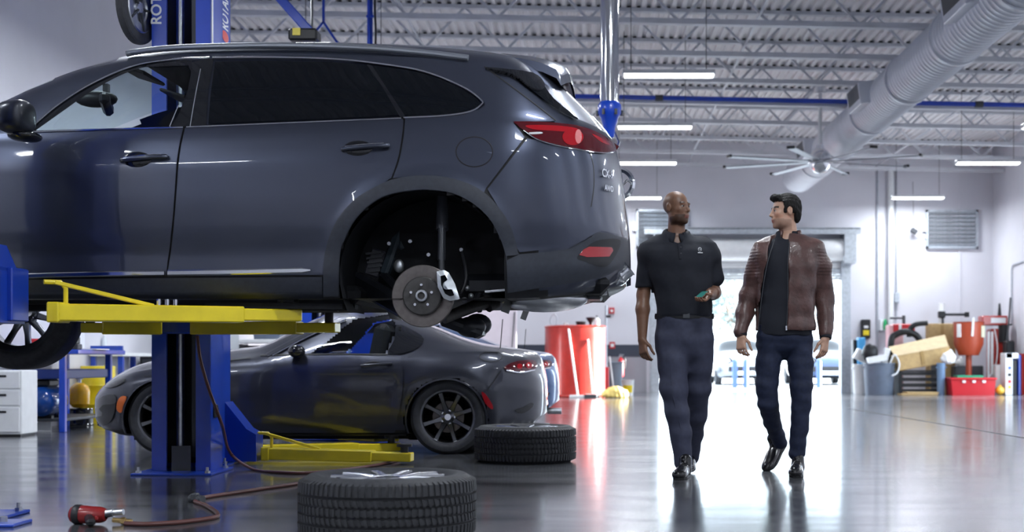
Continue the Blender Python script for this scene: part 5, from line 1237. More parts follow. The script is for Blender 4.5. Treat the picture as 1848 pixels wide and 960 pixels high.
def skin1(V):
    C = np.tile(np.array([.175, .088, .055]), (len(V), 1)); L = ((V-hd)@np.array(R1))/SC1; x, y, z = L.T; head = (np.abs(x) < .09) & (z > -.13) & (z < .14)
    n = .5+.5*np.sin(x*900)*np.sin(z*870)
    beard = head & (((y > .035) & (z < -.052)) | ((y > -.02) & (z < -.065) & (z > -.125))) & ~((np.abs(x) < .024) & (z > -.081) & (z < -.054) & (y > .085))
    C[beard] = C[beard]*.38
    cap = head & (z > .02) & (y < .03); C[cap] *= .82
    brow = head & (y > .07) & (np.abs(np.abs(x)-.031) < .021) & (np.abs(z-.031-.08*(.031-np.abs(np.abs(x)-.031)*.6)) < .0055); C[brow] = (.025, .015, .012)
    lips = head & (np.abs(x) < .022) & (z > -.080) & (z < -.058) & (y > .088); C[lips] = (.22, .085, .07)
    C[head & (y > .08) & (np.abs(z+.0672) < .0018) & (np.abs(x) < .022)] = (.06, .02, .02)
    pal = (V[:, 2] < 1.2) & (V[:, 2] > .9) & (V[:, 1] < -.2); C[pal] *= 1.25
    return C
body1 = sdf_part('body', S, SKIN1, man1, skin1, 1); eyes(P1, R1, SC1, man1)
# polo
S = SDF((-.42, -.35, .95), (.42, .35, 1.72), .006)
S.loft(sec(p1, [(421, 1221, 24, .02, .075), (430, 1222, 40, .02, .090), (440, 1224, 64, .015, .108), (456, 1226, 66, .0, .128), (480, 1227, 61, -.005, .136), (510, 1230, 55, -.005, .135), (545, 1234, 51, -.01, .128), (566, 1235, 51, -.01, .127), (573, 1235, 51, -.005, .122)]), .03)
S.cone(p1(1183, 446, .015), p1(1172, 462, .03), .072, .077, .05); S.cone(p1(1172, 462, .03), p1(1164, 516, .045), .076, .066, .02)
S.cone(p1(1268, 446, .015), p1(1278, 462, .03), .072, .075, .05); S.cone(p1(1278, 462, .03), p1(1289, 502, .05), .075, .066, .02)
X, Y, Z = S.coords(); S.D = np.maximum(S.D, (p1(0, 519)[2]-Z-.2*np.maximum(0, np.abs(X)-.5)).astype(np.float32)*np.where(np.abs(X-.0) > .205, 1, 0)-np.where(np.abs(X) > .205, 0, 1)).astype(np.float32)
S.ell(p1(1223, 424, -.06), (.040, .06, .055), .0, None, 'sub')
wr(S, .0035, 16, 30); sdf_part('polo_shirt', S, POLO, man1, it=3)
S = SDF((-.22, -.25, 1.45), (.18, .25, 1.75), .005)
nk = p1(1221, 424, .02)
m = MB()
for s in (-1, 1):
    # collar leaf: folded band round the neck falling to a point at the front
    rows = []
    for k in range(11):
        a = math.radians(8+160*k/10); ca, sa = math.cos(a), math.sin(a)
        cx_, cy_ = nk[0]+s*.070*sa, nk[1]-.072*ca; zt_ = nk[2]+.022+.028*(1-ca)/2-.02*max(0, ca); 
        rows.append(((cx_, cy_+.004, zt_), (cx_+s*.017*sa, cy_-.012*ca-.006, zt_-.012), (cx_+s*.034*sa+s*.012*max(0, ca), cy_-.028*ca-.012*max(0, ca), zt_-.046-.018*max(0, ca))))
    mm = MB(); mm.v = [p for r_ in rows for p in r_]; mm.f = [(i*3+j, i*3+j+1, i*3+4+j, i*3+3+j) for i in range(10) for j in range(2)]; mm.m = [0]*20
    o = part('collar', mm, POLO, man1, 180); sm_ = o.modifiers.new('thick', 'SOLIDIFY'); sm_.thickness = .005
m = MB(); a_ = p1(1227, 440, -.115); m.beam(a_, p1(1230, 468, -.139), .036, .008, .003); pk = part('placket', m, POLO, man1)
for y_, dd in ((446, -.128), (457, -.139)):
    m = MB(); c = Vector(p1(1229, y_, dd)); m.cyl(c, c+Vector((0, -.004, 0)), .005, n=10); part('button', m, DGREY, pk)
LOGO = mat('white_embroidery', (.75, .77, .8), .7)
c = Vector(p1(1263, 450, -.120)); Rl = Matrix.Rotation(.35, 3, 'Z')
m = MB(); m.lathe([(.011, -.002), (.0135, 0), (.011, .002)], c, Rl@Vector((0, 1, 0)), 20); m.tube([c+Rl@Vector(v) for v in ((-.011, -.003, .002), (-.005, -.004, .003), (0, -.004, -.004), (.005, -.004, .003), (.011, -.003, .002))], .0016, 6); lg = part('shirt_logo', m, LOGO, man1)
m = MB(); m.box(c+Rl@Vector((.003, -.001, -.022)), (.034, .003, .006), Rl); part('logo_line', m, LOGO, lg, 0)
# trousers
S = SDF((-.30, -.30, .02), (.30, .62, 1.10), .006)
S.loft(sec(p1, [(566, 1235, 50, .0, .122), (590, 1235, 52, .005, .128), (612, 1235, 52, .01, .13), (630, 1236, 50, .014, .118), (644, 1238, 44, .02, .095), (656, 1239, 34, .03, .06), (664, 1239, 20, .04, .025)]), .02)
S.chain([p1(1212, 615, 0), p1(1214, 655, -.02), p1(1216, 700, -.04), p1(1222, 745, -.04), p1(1229, 785, -.03), p1(1233, 834, -.02)], [.098, .096, .088, .076, .066, .062], .035)
S.chain([p1(1259, 615, .02), p1(1261, 655, .05), p1(1259, 700, .10), p1(1256, 745, .21), p1(1250, 785, .34), p1(1247, 822, .44)], [.092, .09, .085, .075, .066, .062], .035)
wr(S, .0035, 14, 38, 1.); sdf_part('trousers', S, TROUS, man1, it=3)
m = MB(); 
for i in range(2):
    pts = [p1(x, y, dd) for x, y, dd in ([(1213, 640, -.118), (1212, 700, -.130), (1222, 745, -.116), (1231, 785, -.096), (1236, 826, -.082)])]
m.tube(cr(pts, 5), .003, 6); part('trouser_crease', m, TROUS, man1)
m = MB(); z_ = p1(0, 571)[2]; m.lathe([(1, -.018), (1.015, 0), (1, .018)], (0, 0, 0), (0, 0, 1), 40); m.v = [(p1(1235, 0)[0]+x*.196, -.002+y*.127, z_+z) for x, y, z in m.v]; be = part('belt', m, BLACK, man1)
m = MB(); m.box((p1(1236, 0)[0], -.132, z_), (.045, .006, .034), None, .002); part('belt_buckle', m, DGREY, be)
hl = p1(1238, 0, 0); shoe(man1, (p1(1240, 0, -.02)[0], -.02, 0.002), (p1(1222, 0, -.30)[0], -.31, .002), (0, 0, 1))
shoe(man1, (p1(1249, 0, .5)[0]-.0, .50, .055), (p1(1240, 0, .25)[0], .235, .003), (0, .2, 1))
# phone in his hand
c = Vector(O1+wrR+hdR*.076+hnR*.0235-htR*.010); t = thing('phone', 'small phone with teal screen lying on the bald man\'s open palm', 'phone', c)
Rp = Matrix((Vector(hdR), Vector(htR), Vector(hnR))).transposed()
m = MB(); m.box((0, 0, 0), (.105, .056, .010), Rp, .003); part('phone_case', m, mat('phone_case', (.12, .05, .03), .4), t)
m = MB(); m.box(Rp@Vector((0, 0, .0058)), (.095, .048, .0015), Rp); part('screen', m, mat('teal_screen', (.02, .12, .11), .15, 0, 1, emit=(.05, .3, .25), estr=.25), t, 0)
# ------------------------------------------------ man in the leather jacket
D2 = 9.35; O2 = np.array([px(1420, 0, D2).x, D2, 0.]); S1 = F/D2
def p2(x, y, dd=0.): return np.array(px(x, y, D2+dd))-O2
man2 = thing('person', 'dark haired man in brown leather jacket and dark jeans', 'person', O2)
S = SDF((-.36, -.25, .0), (.33, .36, 1.92), .004)
hd2 = p2(1417, 382, .0); R2_ = Rz(math.radians(90+9))@Matrix.Rotation(math.radians(-2), 3, 'X'); SC2 = .93
P2, r2 = head_prims(S, hd2, R2_, SC2)
S.cone(hd2+np.array([.015, .01, -.05]), p2(1424, 432, .02), .054, .063, .02); S.loft(sec(p2, [(428, 1424, 20, .02, .06), (440, 1422, 45, .02, .08), (480, 1420, 46, .01, .09), (560, 1418, 42, .01, .088), (600, 1416, 44, .01, .09), (630, 1416, 42, .02, .085)]), .03)
aL = [p2(1380, 450, .02), p2(1364, 490, .04), p2(1350, 535, .06), p2(1343, 570, .03), p2(1337, 604, -.03)]; aR = [p2(1472, 450, .02), p2(1482, 490, .05), p2(1488, 540, .07), p2(1490, 575, .05), p2(1490, 608, .0)]
S.chain(aL, [.05, .048, .042, .04, .029]); S.chain(aR, [.05, .048, .042, .04, .029])
hand(S, aL[-1], p2(1338, 640, -.07)-aL[-1], (.75, -.65, 0), .36, nrm=(.7, .7, 0)); hand(S, aR[-1], p2(1485, 650, -.03)-aR[-1], (-.7, -.7, 0), .30, nrm=(-.7, .7, 0))
k1 = [p2(1392, 612, 0), p2(1386, 660, -.02), p2(1385, 722, -.04), p2(1396, 765, .14), p2(1409, 797, .27)]; k2 = [p2(1440, 612, 0), p2(1444, 660, -.03), p2(1446, 722, -.07), p2(1442, 770, -.07), p2(1438, 822, -.06)]
S.chain(k1, [.06, .06, .045, .045, .035]); S.chain(k2, [.06, .06, .045, .045, .035])
def skin2(V):
    C = np.tile(np.array([.50, .30, .215]), (len(V), 1)); L = ((V-hd2)@np.array(R2_))/SC2; x, y, z = L.T; head = (np.abs(x) < .095) & (z > -.14) & (z < .14)
    st = head & (((y > .03) & (z < -.055)) | ((y > -.03) & (z < -.06))); C[st] *= np.array([.72, .72, .74])
    ck = head & (np.abs(np.abs(x)-.045) < .02) & (np.abs(z+.03) < .02); C[ck] *= np.array([1.08, .95, .92])
    brow = head & (y > .062) & (np.abs(np.abs(x)-.033) < .025) & (np.abs(z-.031) < .0065); C[brow] = (.02, .014, .012)
    lips = head & (np.abs(x) < .021) & (z > -.079) & (z < -.058) & (y > .088); C[lips] = (.42, .17, .14)
    C[head & (y > .08) & (np.abs(z+.0672) < .0016) & (np.abs(x) < .02)] = (.12, .04, .04)
    return C
sdf_part('body', S, SKIN2, man2, skin2, 1); eyes(P2, R2_, SC2, man2)
# hair
S = SDF(hd2-.16, hd2+.19, .004); Rr = np.array(R2_)
S.ell(P2(0, -.018, .042), r2(.085, .104, .094), .01, Rr); S.ell(P2(0, -.07, -.02), r2(.062, .045, .07), .03, Rr)
for q in (-1, 1): S.ell(P2(q*.066, .012, .03), r2(.02, .045, .05), .02, Rr); S.ell(P2(q*.075, .018, .0), r2(.008, .012, .03), .01, Rr)
S.ell(P2(0, .062, .098), r2(.058, .042, .028), .02, Rr); S.ell(P2(-.01, .085, .105), r2(.04, .022, .018), .015, Rr)
X, Y, Z = S.coords(); L = [(X-hd2[0])*Rr[0, i]+(Y-hd2[1])*Rr[1, i]+(Z-hd2[2])*Rr[2, i] for i in range(3)]; x, y, z = [q/SC2 for q in L]
face = np.minimum(.078-z-.15*np.abs(x), y-.030-.0*z); face = np.minimum(face, 1.); low = np.minimum(-.015-z, y+.055)     # cut the face and below the ears
S.D = np.maximum(S.D, (face*SC2).astype(np.float32)); S.D = np.maximum(S.D, (low*SC2).astype(np.float32)); S.D = np.maximum(S.D, ((-.085-z)*SC2).astype(np.float32))
for q in (-1, 1): S.ell(P2(q*.086, -.012, -.002), r2(.026, .025, .036), .0, Rr, 'sub')
S.D = S.D+(.0026*np.sin(150*x+40*np.sin(18*y))*np.sin(60*y+22*z)+.0015*np.sin(210*x+130*z)).astype(np.float32)
sdf_part('hair', S, HAIRM, man2, it=1)
# shirt under the jacket
S = SDF((-.26, -.22, .9), (.26, .24, 1.68), .006)
S.loft(sec(p2, [(417, 1424, 22, .02, .066), (428, 1424, 24, .02, .074), (437, 1422, 42, .015, .095), (455, 1420, 48, .0, .112), (480, 1419, 48, -.01, .12), (520, 1417, 46, -.01, .12), (560, 1416, 46, -.01, .12), (606, 1416, 48, -.005, .124)]), .02)
S.ell(p2(1419, 420, -.05), (.036, .055, .05), .0, None, 'sub'); wr(S, .003, 14, 26, 2.); sdf_part('shirt', S, mat('black_shirt', (.008, .010, .018), .8, bump=.15, bscale=400), man2, it=3)
# jacket
S = SDF((-.42, -.26, .85), (.42, .32, 1.70), .0055)
S.loft(sec(p2, [(422, 1424, 26, .025, .082), (430, 1424, 42, .02, .095), (440, 1422, 62, .015, .115), (460, 1420, 62, .0, .132), (490, 1419, 57, -.01, .142), (530, 1418, 53, -.01, .142), (570, 1417, 53, -.005, .142), (590, 1417, 54, -.005, .145), (597, 1417, 53, -.005, .143)]), .03)
cutF = None
X, Y, Z = S.coords(); zz = Z.ravel(); ypx = CYP-(zz-HC)*F/D2
le = np.interp(ypx, [415, 430, 475, 526, 600], [1396, 1394, 1384, 1375, 1366]); re = np.interp(ypx, [415, 433, 475, 538, 600], [1430, 1426, 1423, 1423, 1420])
xl = ((le-CXP)*(D2-.14)/F-O2[0])[None, None, :]; xr = ((re-CXP)*(D2-.14)/F-O2[0])[None, None, :]
cut = np.maximum(np.maximum(xl-X, X-xr), Y-.0); S.D = np.maximum(S.D, -cut.astype(np.float32))
S.chain([p2(1384, 450, .015), p2(1368, 480, .035), p2(1351, 532, .06), p2(1343, 566, .035), p2(1337, 598, -.025)], [.074, .073, .060, .055, .046], .03)
S.chain([p2(1468, 450, .015), p2(1480, 480, .04), p2(1488, 537, .07), p2(1490, 570, .05), p2(1490, 602, .005)], [.074, .074, .062, .056, .047], .03)
q = np.clip((np.abs(X-.0)-.17)/.05, 0, 1)*np.clip((Z-p2(0, 505)[2])/.03, 0, 1)*np.clip((p2(0, 446)[2]-Z)/.02, 0, 1)
S.D = S.D-(.0035*q*np.abs(np.sin(Z*150))).astype(np.float32)
wr(S, .0045, 20, 34, .5); sdf_part('jacket', S, LEATHER, man2, it=2)
nk = p2(1424, 424, .02); m = MB(); rows = []
for k in range(21):
    a = math.radians(42+(360-84)*k/20); ca, sa = math.cos(a), math.sin(a); rows.append(((nk[0]+.079*sa, nk[1]-.078*ca, nk[2]+.026+.012*(1-ca)/2), (nk[0]+.092*sa, nk[1]-.09*ca, nk[2]-.02)))
m.v = [p for r_ in rows for p in r_]; m.f = [(2*i, 2*i+1, 2*i+3, 2*i+2) for i in range(20)]; m.m = [0]*20; o = part('jacket_collar', m, LEATHER, man2, 180); md = o.modifiers.new('thick', 'SOLIDIFY'); md.thickness = .012
m = MB(); m.tube(cr([p2(1425, 436, -.125), p2(1422, 475, -.143), p2(1422, 538, -.146), p2(1419, 596, -.145)], 6), .0025, 6); zp = part('zip', m, DGREY, man2)
m = MB(); m.box(Vector(p2(1419, 592, -.152)), (.01, .006, .03)); part('zip_pull', m, CHROME, zp, 0)
m = MB(); m.tube(cr([p2(1398, 432, -.118), p2(1385, 475, -.138), p2(1376, 526, -.132), p2(1368, 594, -.118)], 6), .0025, 6); part('zip', m, DGREY, man2)
for a, b_ in ((aL[3], aL[4]), (aR[3], aR[4])):
    v = (b_-a)/np.linalg.norm(b_-a); m = MB(); m.cyl(Vector(b_-v*.012), Vector(b_+v*.012), .043, .041, 20); part('cuff', m, POLO, man2)
# jeans
S = SDF((-.30, -.28, .02), (.30, .48, 1.06), .0055)
S.loft(sec(p2, [(585, 1417, 49, .0, .122), (605, 1416, 50, .005, .125), (622, 1415, 50, .01, .122), (636, 1415, 42, .015, .095), (644, 1415, 28, .02, .06), (649, 1415, 14, .02, .025)]), .02)
S.chain([p2(1391, 620, 0), p2(1386, 660, -.02), p2(1384, 700, -.04), p2(1386, 727, -.04), p2(1394, 762, .12), p2(1402, 783, .22), p2(1408, 798, .28)], [.09, .083, .074, .068, .058, .052, .05], .015)
S.chain([p2(1442, 620, 0), p2(1445, 660, -.03), p2(1446, 700, -.065), p2(1446, 727, -.07), p2(1443, 770, -.07), p2(1438, 818, -.06)], [.09, .084, .074, .066, .059, .055], .015)
wr(S, .004, 15, 60, 3.); sdf_part('jeans', S, JEANS, man2, it=2)
shoe(man2, (p2(1441, 0, -.02)[0], -.03, .002), (p2(1434, 0, -.30)[0], -.295, .002), (0, 0, 1))
tt = p2(1384, 846, .36); hh_ = p2(1416, 806, .40); shoe(man2, hh_+np.array([0, .06, 0]), (tt[0], tt[1]-.07, -.004), (-.55, -.35, .75), w=.046)
# ================================================================ LEFT SIDE: benches and shop kit
def pbox(x0, y0, x1, y1, d, dep, m=None, bv=.01, floor=False):
    """box whose front face fills the pixel rectangle at distance d"""
    a = px(x0, y1, d); b = px(x1, y0, d); z0 = 0. if floor else a.z
    m = m or MB(); m.box(((a.x+b.x)/2, d+dep/2, (z0+b.z)/2), (b.x-a.x, dep, b.z-z0), None, bv); return m
def T(name, label, cat, x, y, z=0., rz=0., group=None): return thing(name, label, cat, (x, y, z), rz, group)
# partition wall in front of the back wall, left
m = MB(); m.box(((XL-1.53)/2, 28.1, 2.0), (-1.53-XL, .2, 4.0)); wp = struct('wall_partition', m, mat('lavender_wall_paint', (.56, .50, .56), .6, noise=.03))
m = MB(); m.beam((-1.62, 27.98, .9), (-1.56, 27.98, 1.75), .02, .02); part('corner_guard', m, DGREY, wp, 0)
# white drawer cabinet
t = T('drawer_cabinet', 'white metal drawer cabinet next to the blue workbench', 'cabinet', -6.01, 14.15)
m = MB(); m.box((0, .0, .345), (.54, .4, .65), None, .01); part('body', m, WHITEP, t)
for z0, h_ in ((.04, .26), (.31, .16), (.48, .18)):
    m = MB(); m.box((0, -.205, z0+h_/2), (.50, .02, h_-.012), None, .004); dr = part('drawer', m, WHITEP, t)
    m = MB(); m.box((.06, -.22, z0+h_-.05), (.12, .02, .022), None, .004); part('handle', m, BLACK, dr)
m = MB(); m.box((0, 0, .012), (.5, .36, .024)); part('plinth', m, BLACK, t, 0)
# blue workbench
t = T('workbench', 'blue steel workbench with lower shelf beside the drawer cabinet', 'workbench', -5.92, 15.5)
m = MB(); m.box((.05, 0, .86), (.80, 1.5, .05), None, .008); part('bench_top', m, LBLUE, t)
for sx in (-1, 1):
    for sy in (-1, 1):
        m = MB(); m.box((.02+sx*.25, sy*.7, .42), (.065, .065, .84), None, .005); part('leg', m, LBLUE, t)
m = MB(); m.box((.0, 0, .62), (.56, 1.42, .1), None, .008); part('shelf', m, mat('blue_enamel_dark', (.006, .025, .16), .4), t)
m = MB(); m.box((.0, 0, .13), (.56, 1.42, .03), None, .006); part('lower_shelf', m, DGREY, t)
t = T('air_tank', 'blue air compressor tank on the lower shelf of the blue workbench', 'tank', -5.90, 15.0, .145)
m = MB(); m.lathe([(0, -.30), (.09, -.28), (.15, -.22), (.165, -.15), (.165, .15), (.15, .22), (.09, .28), (0, .30)], (0, 0, .18), (0, 1, 0), 28); part('tank_shell', m, mat('tank_blue', (.006, .05, .24), .18, 0, .6), t)
m = MB(); m.box((0, -.1, .015), (.2, .06, .03)); m.box((0, .1, .015), (.2, .06, .03)); o = part('tank_cradle', m, BLACK, t, 0); o['kind'] = 'stuff'
m = MB(); m.box((0, 0, .38), (.16, .3, .08), None, .02); part('compressor_head', m, BLACK, t)
m = pbox(66, 762, 92, 777, 14.9, .02, bv=.002, floor=True); solo('paper_sheet', m, WHITEP, 'white sheet leaning under the blue workbench', 'paper')
# yellow cabinet, yellow tank, black drum
t = T('yellow_drum', 'tall yellow oil drum standing behind the yellow compressor tank', 'drum', -6.06, 17.0)
m = MB(); pr = [(0, .70), (.20, .70), (.205, .69), (.205, .48), (.215, .46), (.205, .44), (.205, .25), (.215, .23), (.205, .21), (.205, .0), (0, .0)]; m.lathe(pr, n=32); part('drum_shell', m, YELLOW, t)
m = MB(); m.cyl((.1, 0, .70), (.1, 0, .72), .03, n=14); part('bung', m, STEEL, t)
t = T('black_drum', 'short black drum on the floor carrying the yellow tank', 'drum', -6.10, 16.5)
m = MB(); m.lathe([(0, .2), (.16, .2), (.168, .19), (.16, .18), (.16, .02), (.168, .01), (.16, 0), (0, 0)], n=32); part('drum_shell', m, GLOSSBLACK, t)
m = MB(); m.lathe([(.161, .095), (.17, .1), (.161, .105)], n=32); part('hoop', m, STEEL, t)
t = T('yellow_tank', 'round yellow compressor tank standing on the short black drum', 'tank', -6.10, 16.5, .2)
m = MB(); m.lathe([(0, 0), (.08, .01), (.115, .05), (.12, .1), (.12, .2), (.10, .26), (.05, .3), (0, .305)], n=28); part('tank_shell', m, mat('tank_yellow', (.8, .42, .01), .15, 0, .6), t)
m = MB(); m.cyl((0, 0, .29), (0, 0, .36), .02, n=12); m.cyl((-.04, 0, .35), (.04, 0, .35), .01, n=8); part('valve', m, STEEL, t)
# second bench with white top
t = T('side_bench', 'white topped bench on blue legs behind the yellow drum', 'workbench', -6.07, 18.1)
m = MB(); m.box((0, 0, .84), (.42, 1.6, .045), None, .006); part('bench_top', m, WHITEP, t)
m = MB(); m.box((0, -.76, .9), (.4, .04, .1)); part('back_rail', m, LBLUE, t, 0)
for sx in (-1, 1):
    for sy in (-1, 1): m = MB(); m.box((sx*.17, sy*.74, .41), (.06, .06, .82)); part('leg', m, LBLUE, t, 0)
t = T('parts_cabinet', 'black equipment cabinet under the white topped bench', 'cabinet', -5.95, 19.4)
m = MB(); m.box((0, 0, .42), (.6, .5, .80), None, .01); part('body', m, BLACK, t)
for q in range(3): m = MB(); m.box((0, -.256, .2+.24*q), (.52, .015, .2), None, .004); part('drawer', m, DGREY, t)
t = T('steel_locker', 'tall grey steel locker beyond the white topped bench', 'cabinet', -5.77, 20.4)
m = MB(); m.box((0, 0, 1.0), (1.0, .6, 2.0), None, .01); part('body', m, mat('locker_grey', (.4, .43, .47), .45), t)
for s in (-1, 1):
    m = MB(); m.box((s*.245, -.306, 1.0), (.47, .015, 1.92), None, .004); dr = part('door', m, MATS['locker_grey'], t)
    m = MB(); m.box((s*.05, -.325, 1.05), (.025, .03, .16), None, .004); part('handle', m, BLACK, dr)
# small things on the benches
t = T('bench_vice', 'dark bench vice on the blue workbench', 'vice', -5.62, 15.0, .885)
m = MB(); m.box((0, 0, .03), (.16, .14, .06), None, .01); part('vice_base', m, IRON, t); m = MB(); m.box((0, -.03, .1), (.12, .2, .09), None, .015); part('vice_body', m, IRON, t)
m = MB(); m.box((0, -.17, .12), (.13, .03, .07), None, .008); part('vice_jaw', m, STEEL, t); m = MB(); m.cyl((-.08, -.2, .09), (.08, -.2, .09), .007, n=8); part('vice_handle', m, STEEL, t)
b_ = px(188, 0, 17.8); t = T('water_bottle', 'clear plastic bottle on the white topped bench', 'bottle', b_.x, 17.8, .8625)
m = MB(); m.lathe([(0, 0), (.033, 0), (.035, .02), (.033, .08), (.035, .15), (.03, .18), (.013, .20), (.013, .22)], n=18); part('bottle_body', m, mat('bottle_plastic', (.7, .75, .8), .15, 0, .5), t)
m = MB(); m.cyl((0, 0, .215), (0, 0, .235), .016, n=14); part('cap', m, WHITEP, t)
t = T('tool_case', 'red tool case on the blue workbench by the wall', 'tool box', -5.97, 15.2, .885); m = MB(); m.box((0, 0, .06), (.32, .22, .12), None, .015); part('case_body', m, REDPL, t); m = MB(); m.tube([(-.06, -.02, .12), (-.06, -.02, .155), (.06, -.02, .155), (.06, -.02, .12)], .008, 8); part('case_handle', m, BLACK, t)
t = T('carton', 'small white carton on the blue workbench beyond the red case', 'box', -5.95, 15.7, .885); m = MB(); m.box((0, 0, .11), (.3, .3, .22), None, .004); part('carton_body', m, WHITEP, t); m = MB(); m.box((0, -.151, .17), (.06, .003, .1)); part('tape', m, mat('tape_blue', (.05, .2, .45), .4), t, 0)
m = MB(); m.box((-5.58, 15.1+.3, .89), (.3, .4, .012), None, .003); solo('paper_tray', m, WHITEP, 'flat white tray on the blue workbench beside the vice', 'tray')
# counter seen under the SUV, right of the columns
t = T('parts_counter', 'white topped counter with dark shelves beyond the roadster bonnet', 'counter', -4.7, 21.5)
m = MB(); m.box((0, 0, 1.06), (1.5, .6, .06), None, .008); part('counter_top', m, WHITEP, t); m = MB(); m.box((0, .28, .5), (1.46, .03, 1.0)); part('back_panel', m, DGREY, t, 0)
for s in (-1, 1): m = MB(); m.box((s*.72, 0, .51), (.03, .58, 1.02)); part('side_panel', m, DGREY, t, 0)
for z_ in (.3, .68): m = MB(); m.box((0, 0, z_), (1.42, .56, .03)); part('shelf', m, DGREY, t, 0)
for i, (x, z_, w_, h_, mt, lb) in enumerate(((-.5, .695, .3, .2, REDPL, 'red parts box on the counter shelf beyond the roadster'), (-.1, .695, .34, .16, WHITEP, 'white parts box on the counter shelf beyond the roadster'), (.35, .695, .4, .22, BLACK, 'black parts case on the counter shelf beyond the roadster'), (-.3, 1.09, .4, .09, GREYPL, 'grey tray lying on the white counter top'), (.3, 1.09, .3, .14, WHITEP, 'white carton standing on the white counter top'))):
    m = MB(); m.box((-4.7+x, 21.5-.05, z_+h_/2), (w_, .3, h_), None, .01); m.box((-4.7+x, 21.5-.05, z_+h_-.01), (w_+.012, .312, .03), None, .004); solo('parts_box', m, mt, lb, 'box')
# ================================================================ BACK WALL, LEFT OF THE DOOR
c = px(1038, 0, 29.2); t = T('red_tank', 'big round red oil tank lit by the sun', 'tank', c.x, 29.2)
m = MB(); m.lathe([(0, 1.50), (.60, 1.50), (.64, 1.49), (.655, 1.47), (.64, 1.45), (.64, .05), (.655, .03), (.64, .0), (0, 0)], n=64); part('tank_shell', m, REDP, t)
m = MB(); m.cyl((.12, -.2, 1.5), (.12, -.2, 1.58), .09, .11, 18); part('tank_filler', m, BLACK, t); m = MB(); m.cyl((-.2, .1, 1.5), (-.2, .1, 1.56), .05, n=14); part('vent_cap', m, WHITEP, t)
m = MB(); m.tube(cr([(-.5, -.1, 1.5), (-.52, -.1, 1.62), (-.45, -.1, 1.74), (-.38, -.1, 1.66), (-.4, -.1, 1.5)], 6), .012, 8); part('tank_hose_loop', m, STEEL, t)
t = T('funnel', 'black funnel standing on the red tank', 'funnel', c.x+.33, 28.98, 1.498); m = MB(); m.lathe([(.03, 0), (.035, .05), (.09, .13), (.1, .16), (.09, .155), (.03, .05)], n=20); part('cone', m, BLACK, t); m = MB(); m.lathe([(.095, .15), (.108, .16), (.095, .17)], n=20); part('rim', m, DGREY, t)
t = T('white_bottle', 'white bottle standing on the red tank', 'bottle', c.x+.46, 28.83, 1.498); m = MB(); m.lathe([(0, 0), (.05, 0), (.055, .02), (.055, .12), (.02, .16), (.02, .18), (0, .18)], n=18); part('bottle_body', m, WHITEP, t); m = MB(); m.cyl((0, 0, .175), (0, 0, .2), .024, n=12); part('cap', m, BLACK, t)
def lean(name, lab, cat, a, b, r_, mt, hd_=None):
    t = thing(name, lab, cat, (a[0], a[1], 0)); m = MB(); m.cyl((0, 0, a[2]), Vector(b)-Vector((a[0], a[1], 0)), r_, n=10); part('handle', m, mt, t)
    if hd_ is not None: part('head', hd_, WHITEP, t)
hm = MB(); hm.box((0, 0, .03), (.34, .07, .06), None, .01)
lean('white_staff', 'long white squeegee leaning against the red tank', 'staff', (c.x+.06, 28.37, .05), (c.x-.13, 28.552, 1.42), .02, WHITEP, hm)  # long white streak over the tank, built as a leaning pole with flat foot
hm = MB(); hm.box((0, 0, .04), (.3, .09, .08), None, .02)
lean('white_stick', 'shorter white broom leaning on the sunlit side of the tank', 'stick', (c.x+.37, 28.42, .06), (c.x+.27, 28.605, 1.2), .018, WHITEP, hm)  # second, shorter white streak, built the same way
m = pbox(1054, 712, 1077, 717, 28.1, .2, floor=True, bv=.004); solo('drain_tray', m, DGREY, 'dark flat drain tray on the floor before the red tank', 'tray')
p = px(1094, 0, 30); t = T('hose_stand', 'red stand pipe with tall thin pole beside the red tank', 'stand', p.x, 30)
m = MB(); m.cyl((0, 0, 0), (0, 0, .62), .065, n=18); part('stand_pipe', m, REDPL, t); m = MB(); m.cyl((0, 0, .6), (0, 0, 1.95), .02, n=10); part('pole', m, GALV, t); m = MB(); m.cyl((0, -.02, 1.72), (.1, -.02, 1.72), .03, n=10); part('pole_clamp', m, DGREY, t); m = MB(); m.cyl((0, 0, 0), (0, 0, .03), .14, n=20); part('foot', m, BLACK, t)
p = px(1111, 0, 31); t = T('tall_bin', 'tall grey bin beside the red stand pipe', 'bin', p.x, 31); m = MB(); m.lathe([(0, 0), (.13, 0), (.165, .70), (.18, .72), (.16, .72), (.12, .04), (0, .04)], n=28); part('bin_body', m, mat('bin_grey', (.22, .26, .32), .45), t); m = MB(); m.lathe([(.17, .7), (.19, .72), (.17, .74)], n=28); part('bin_rim', m, MATS['bin_grey'], t)
hm = MB(); hm.box((0, 0, .04), (.2, .1, .08), None, .03); lean('string_mop', 'white mop leaning on the tall grey bin', 'mop', (px(1108, 0, 30.6).x, 30.55, .06), (px(1100, 0, 30.8).x, 30.8, .85), .022, WHITEP, hm)
p = px(1121, 0, 32.8); t = T('fire_extinguisher', 'red fire extinguisher hung on the grey dado', 'extinguisher', p.x, 33.25, .38); m = MB(); m.lathe([(0, 0), (.07, 0), (.075, .03), (.075, .36), (.05, .42), (.025, .44), (.025, .47)], n=20); part('cylinder', m, REDPL, t); m = MB(); m.box((0, 0, .48), (.09, .03, .03)); m.box((.02, 0, .52), (.12, .02, .015)); part('lever', m, STEEL, t, 0); m = MB(); m.tube(cr([(.03, 0, .47), (.1, -.02, .42), (.1, -.02, .2)], 6), .012, 8); part('hose', m, BLACK, t); m = MB(); m.box((0, .15, .25), (.06, .19, .3)); part('bracket', m, REDPL, t, 0)
m = pbox(1100, 617, 1110, 629, YB-.03, .01, bv=0); t = solo('extinguisher_sign', m, REDPL, 'small red and white sign on the dark wall band', 'sign'); m = MB(); m.box((0, -.008, .08), (.08, .006, .08)); part('sign_panel', m, WHITEP, t, 0)
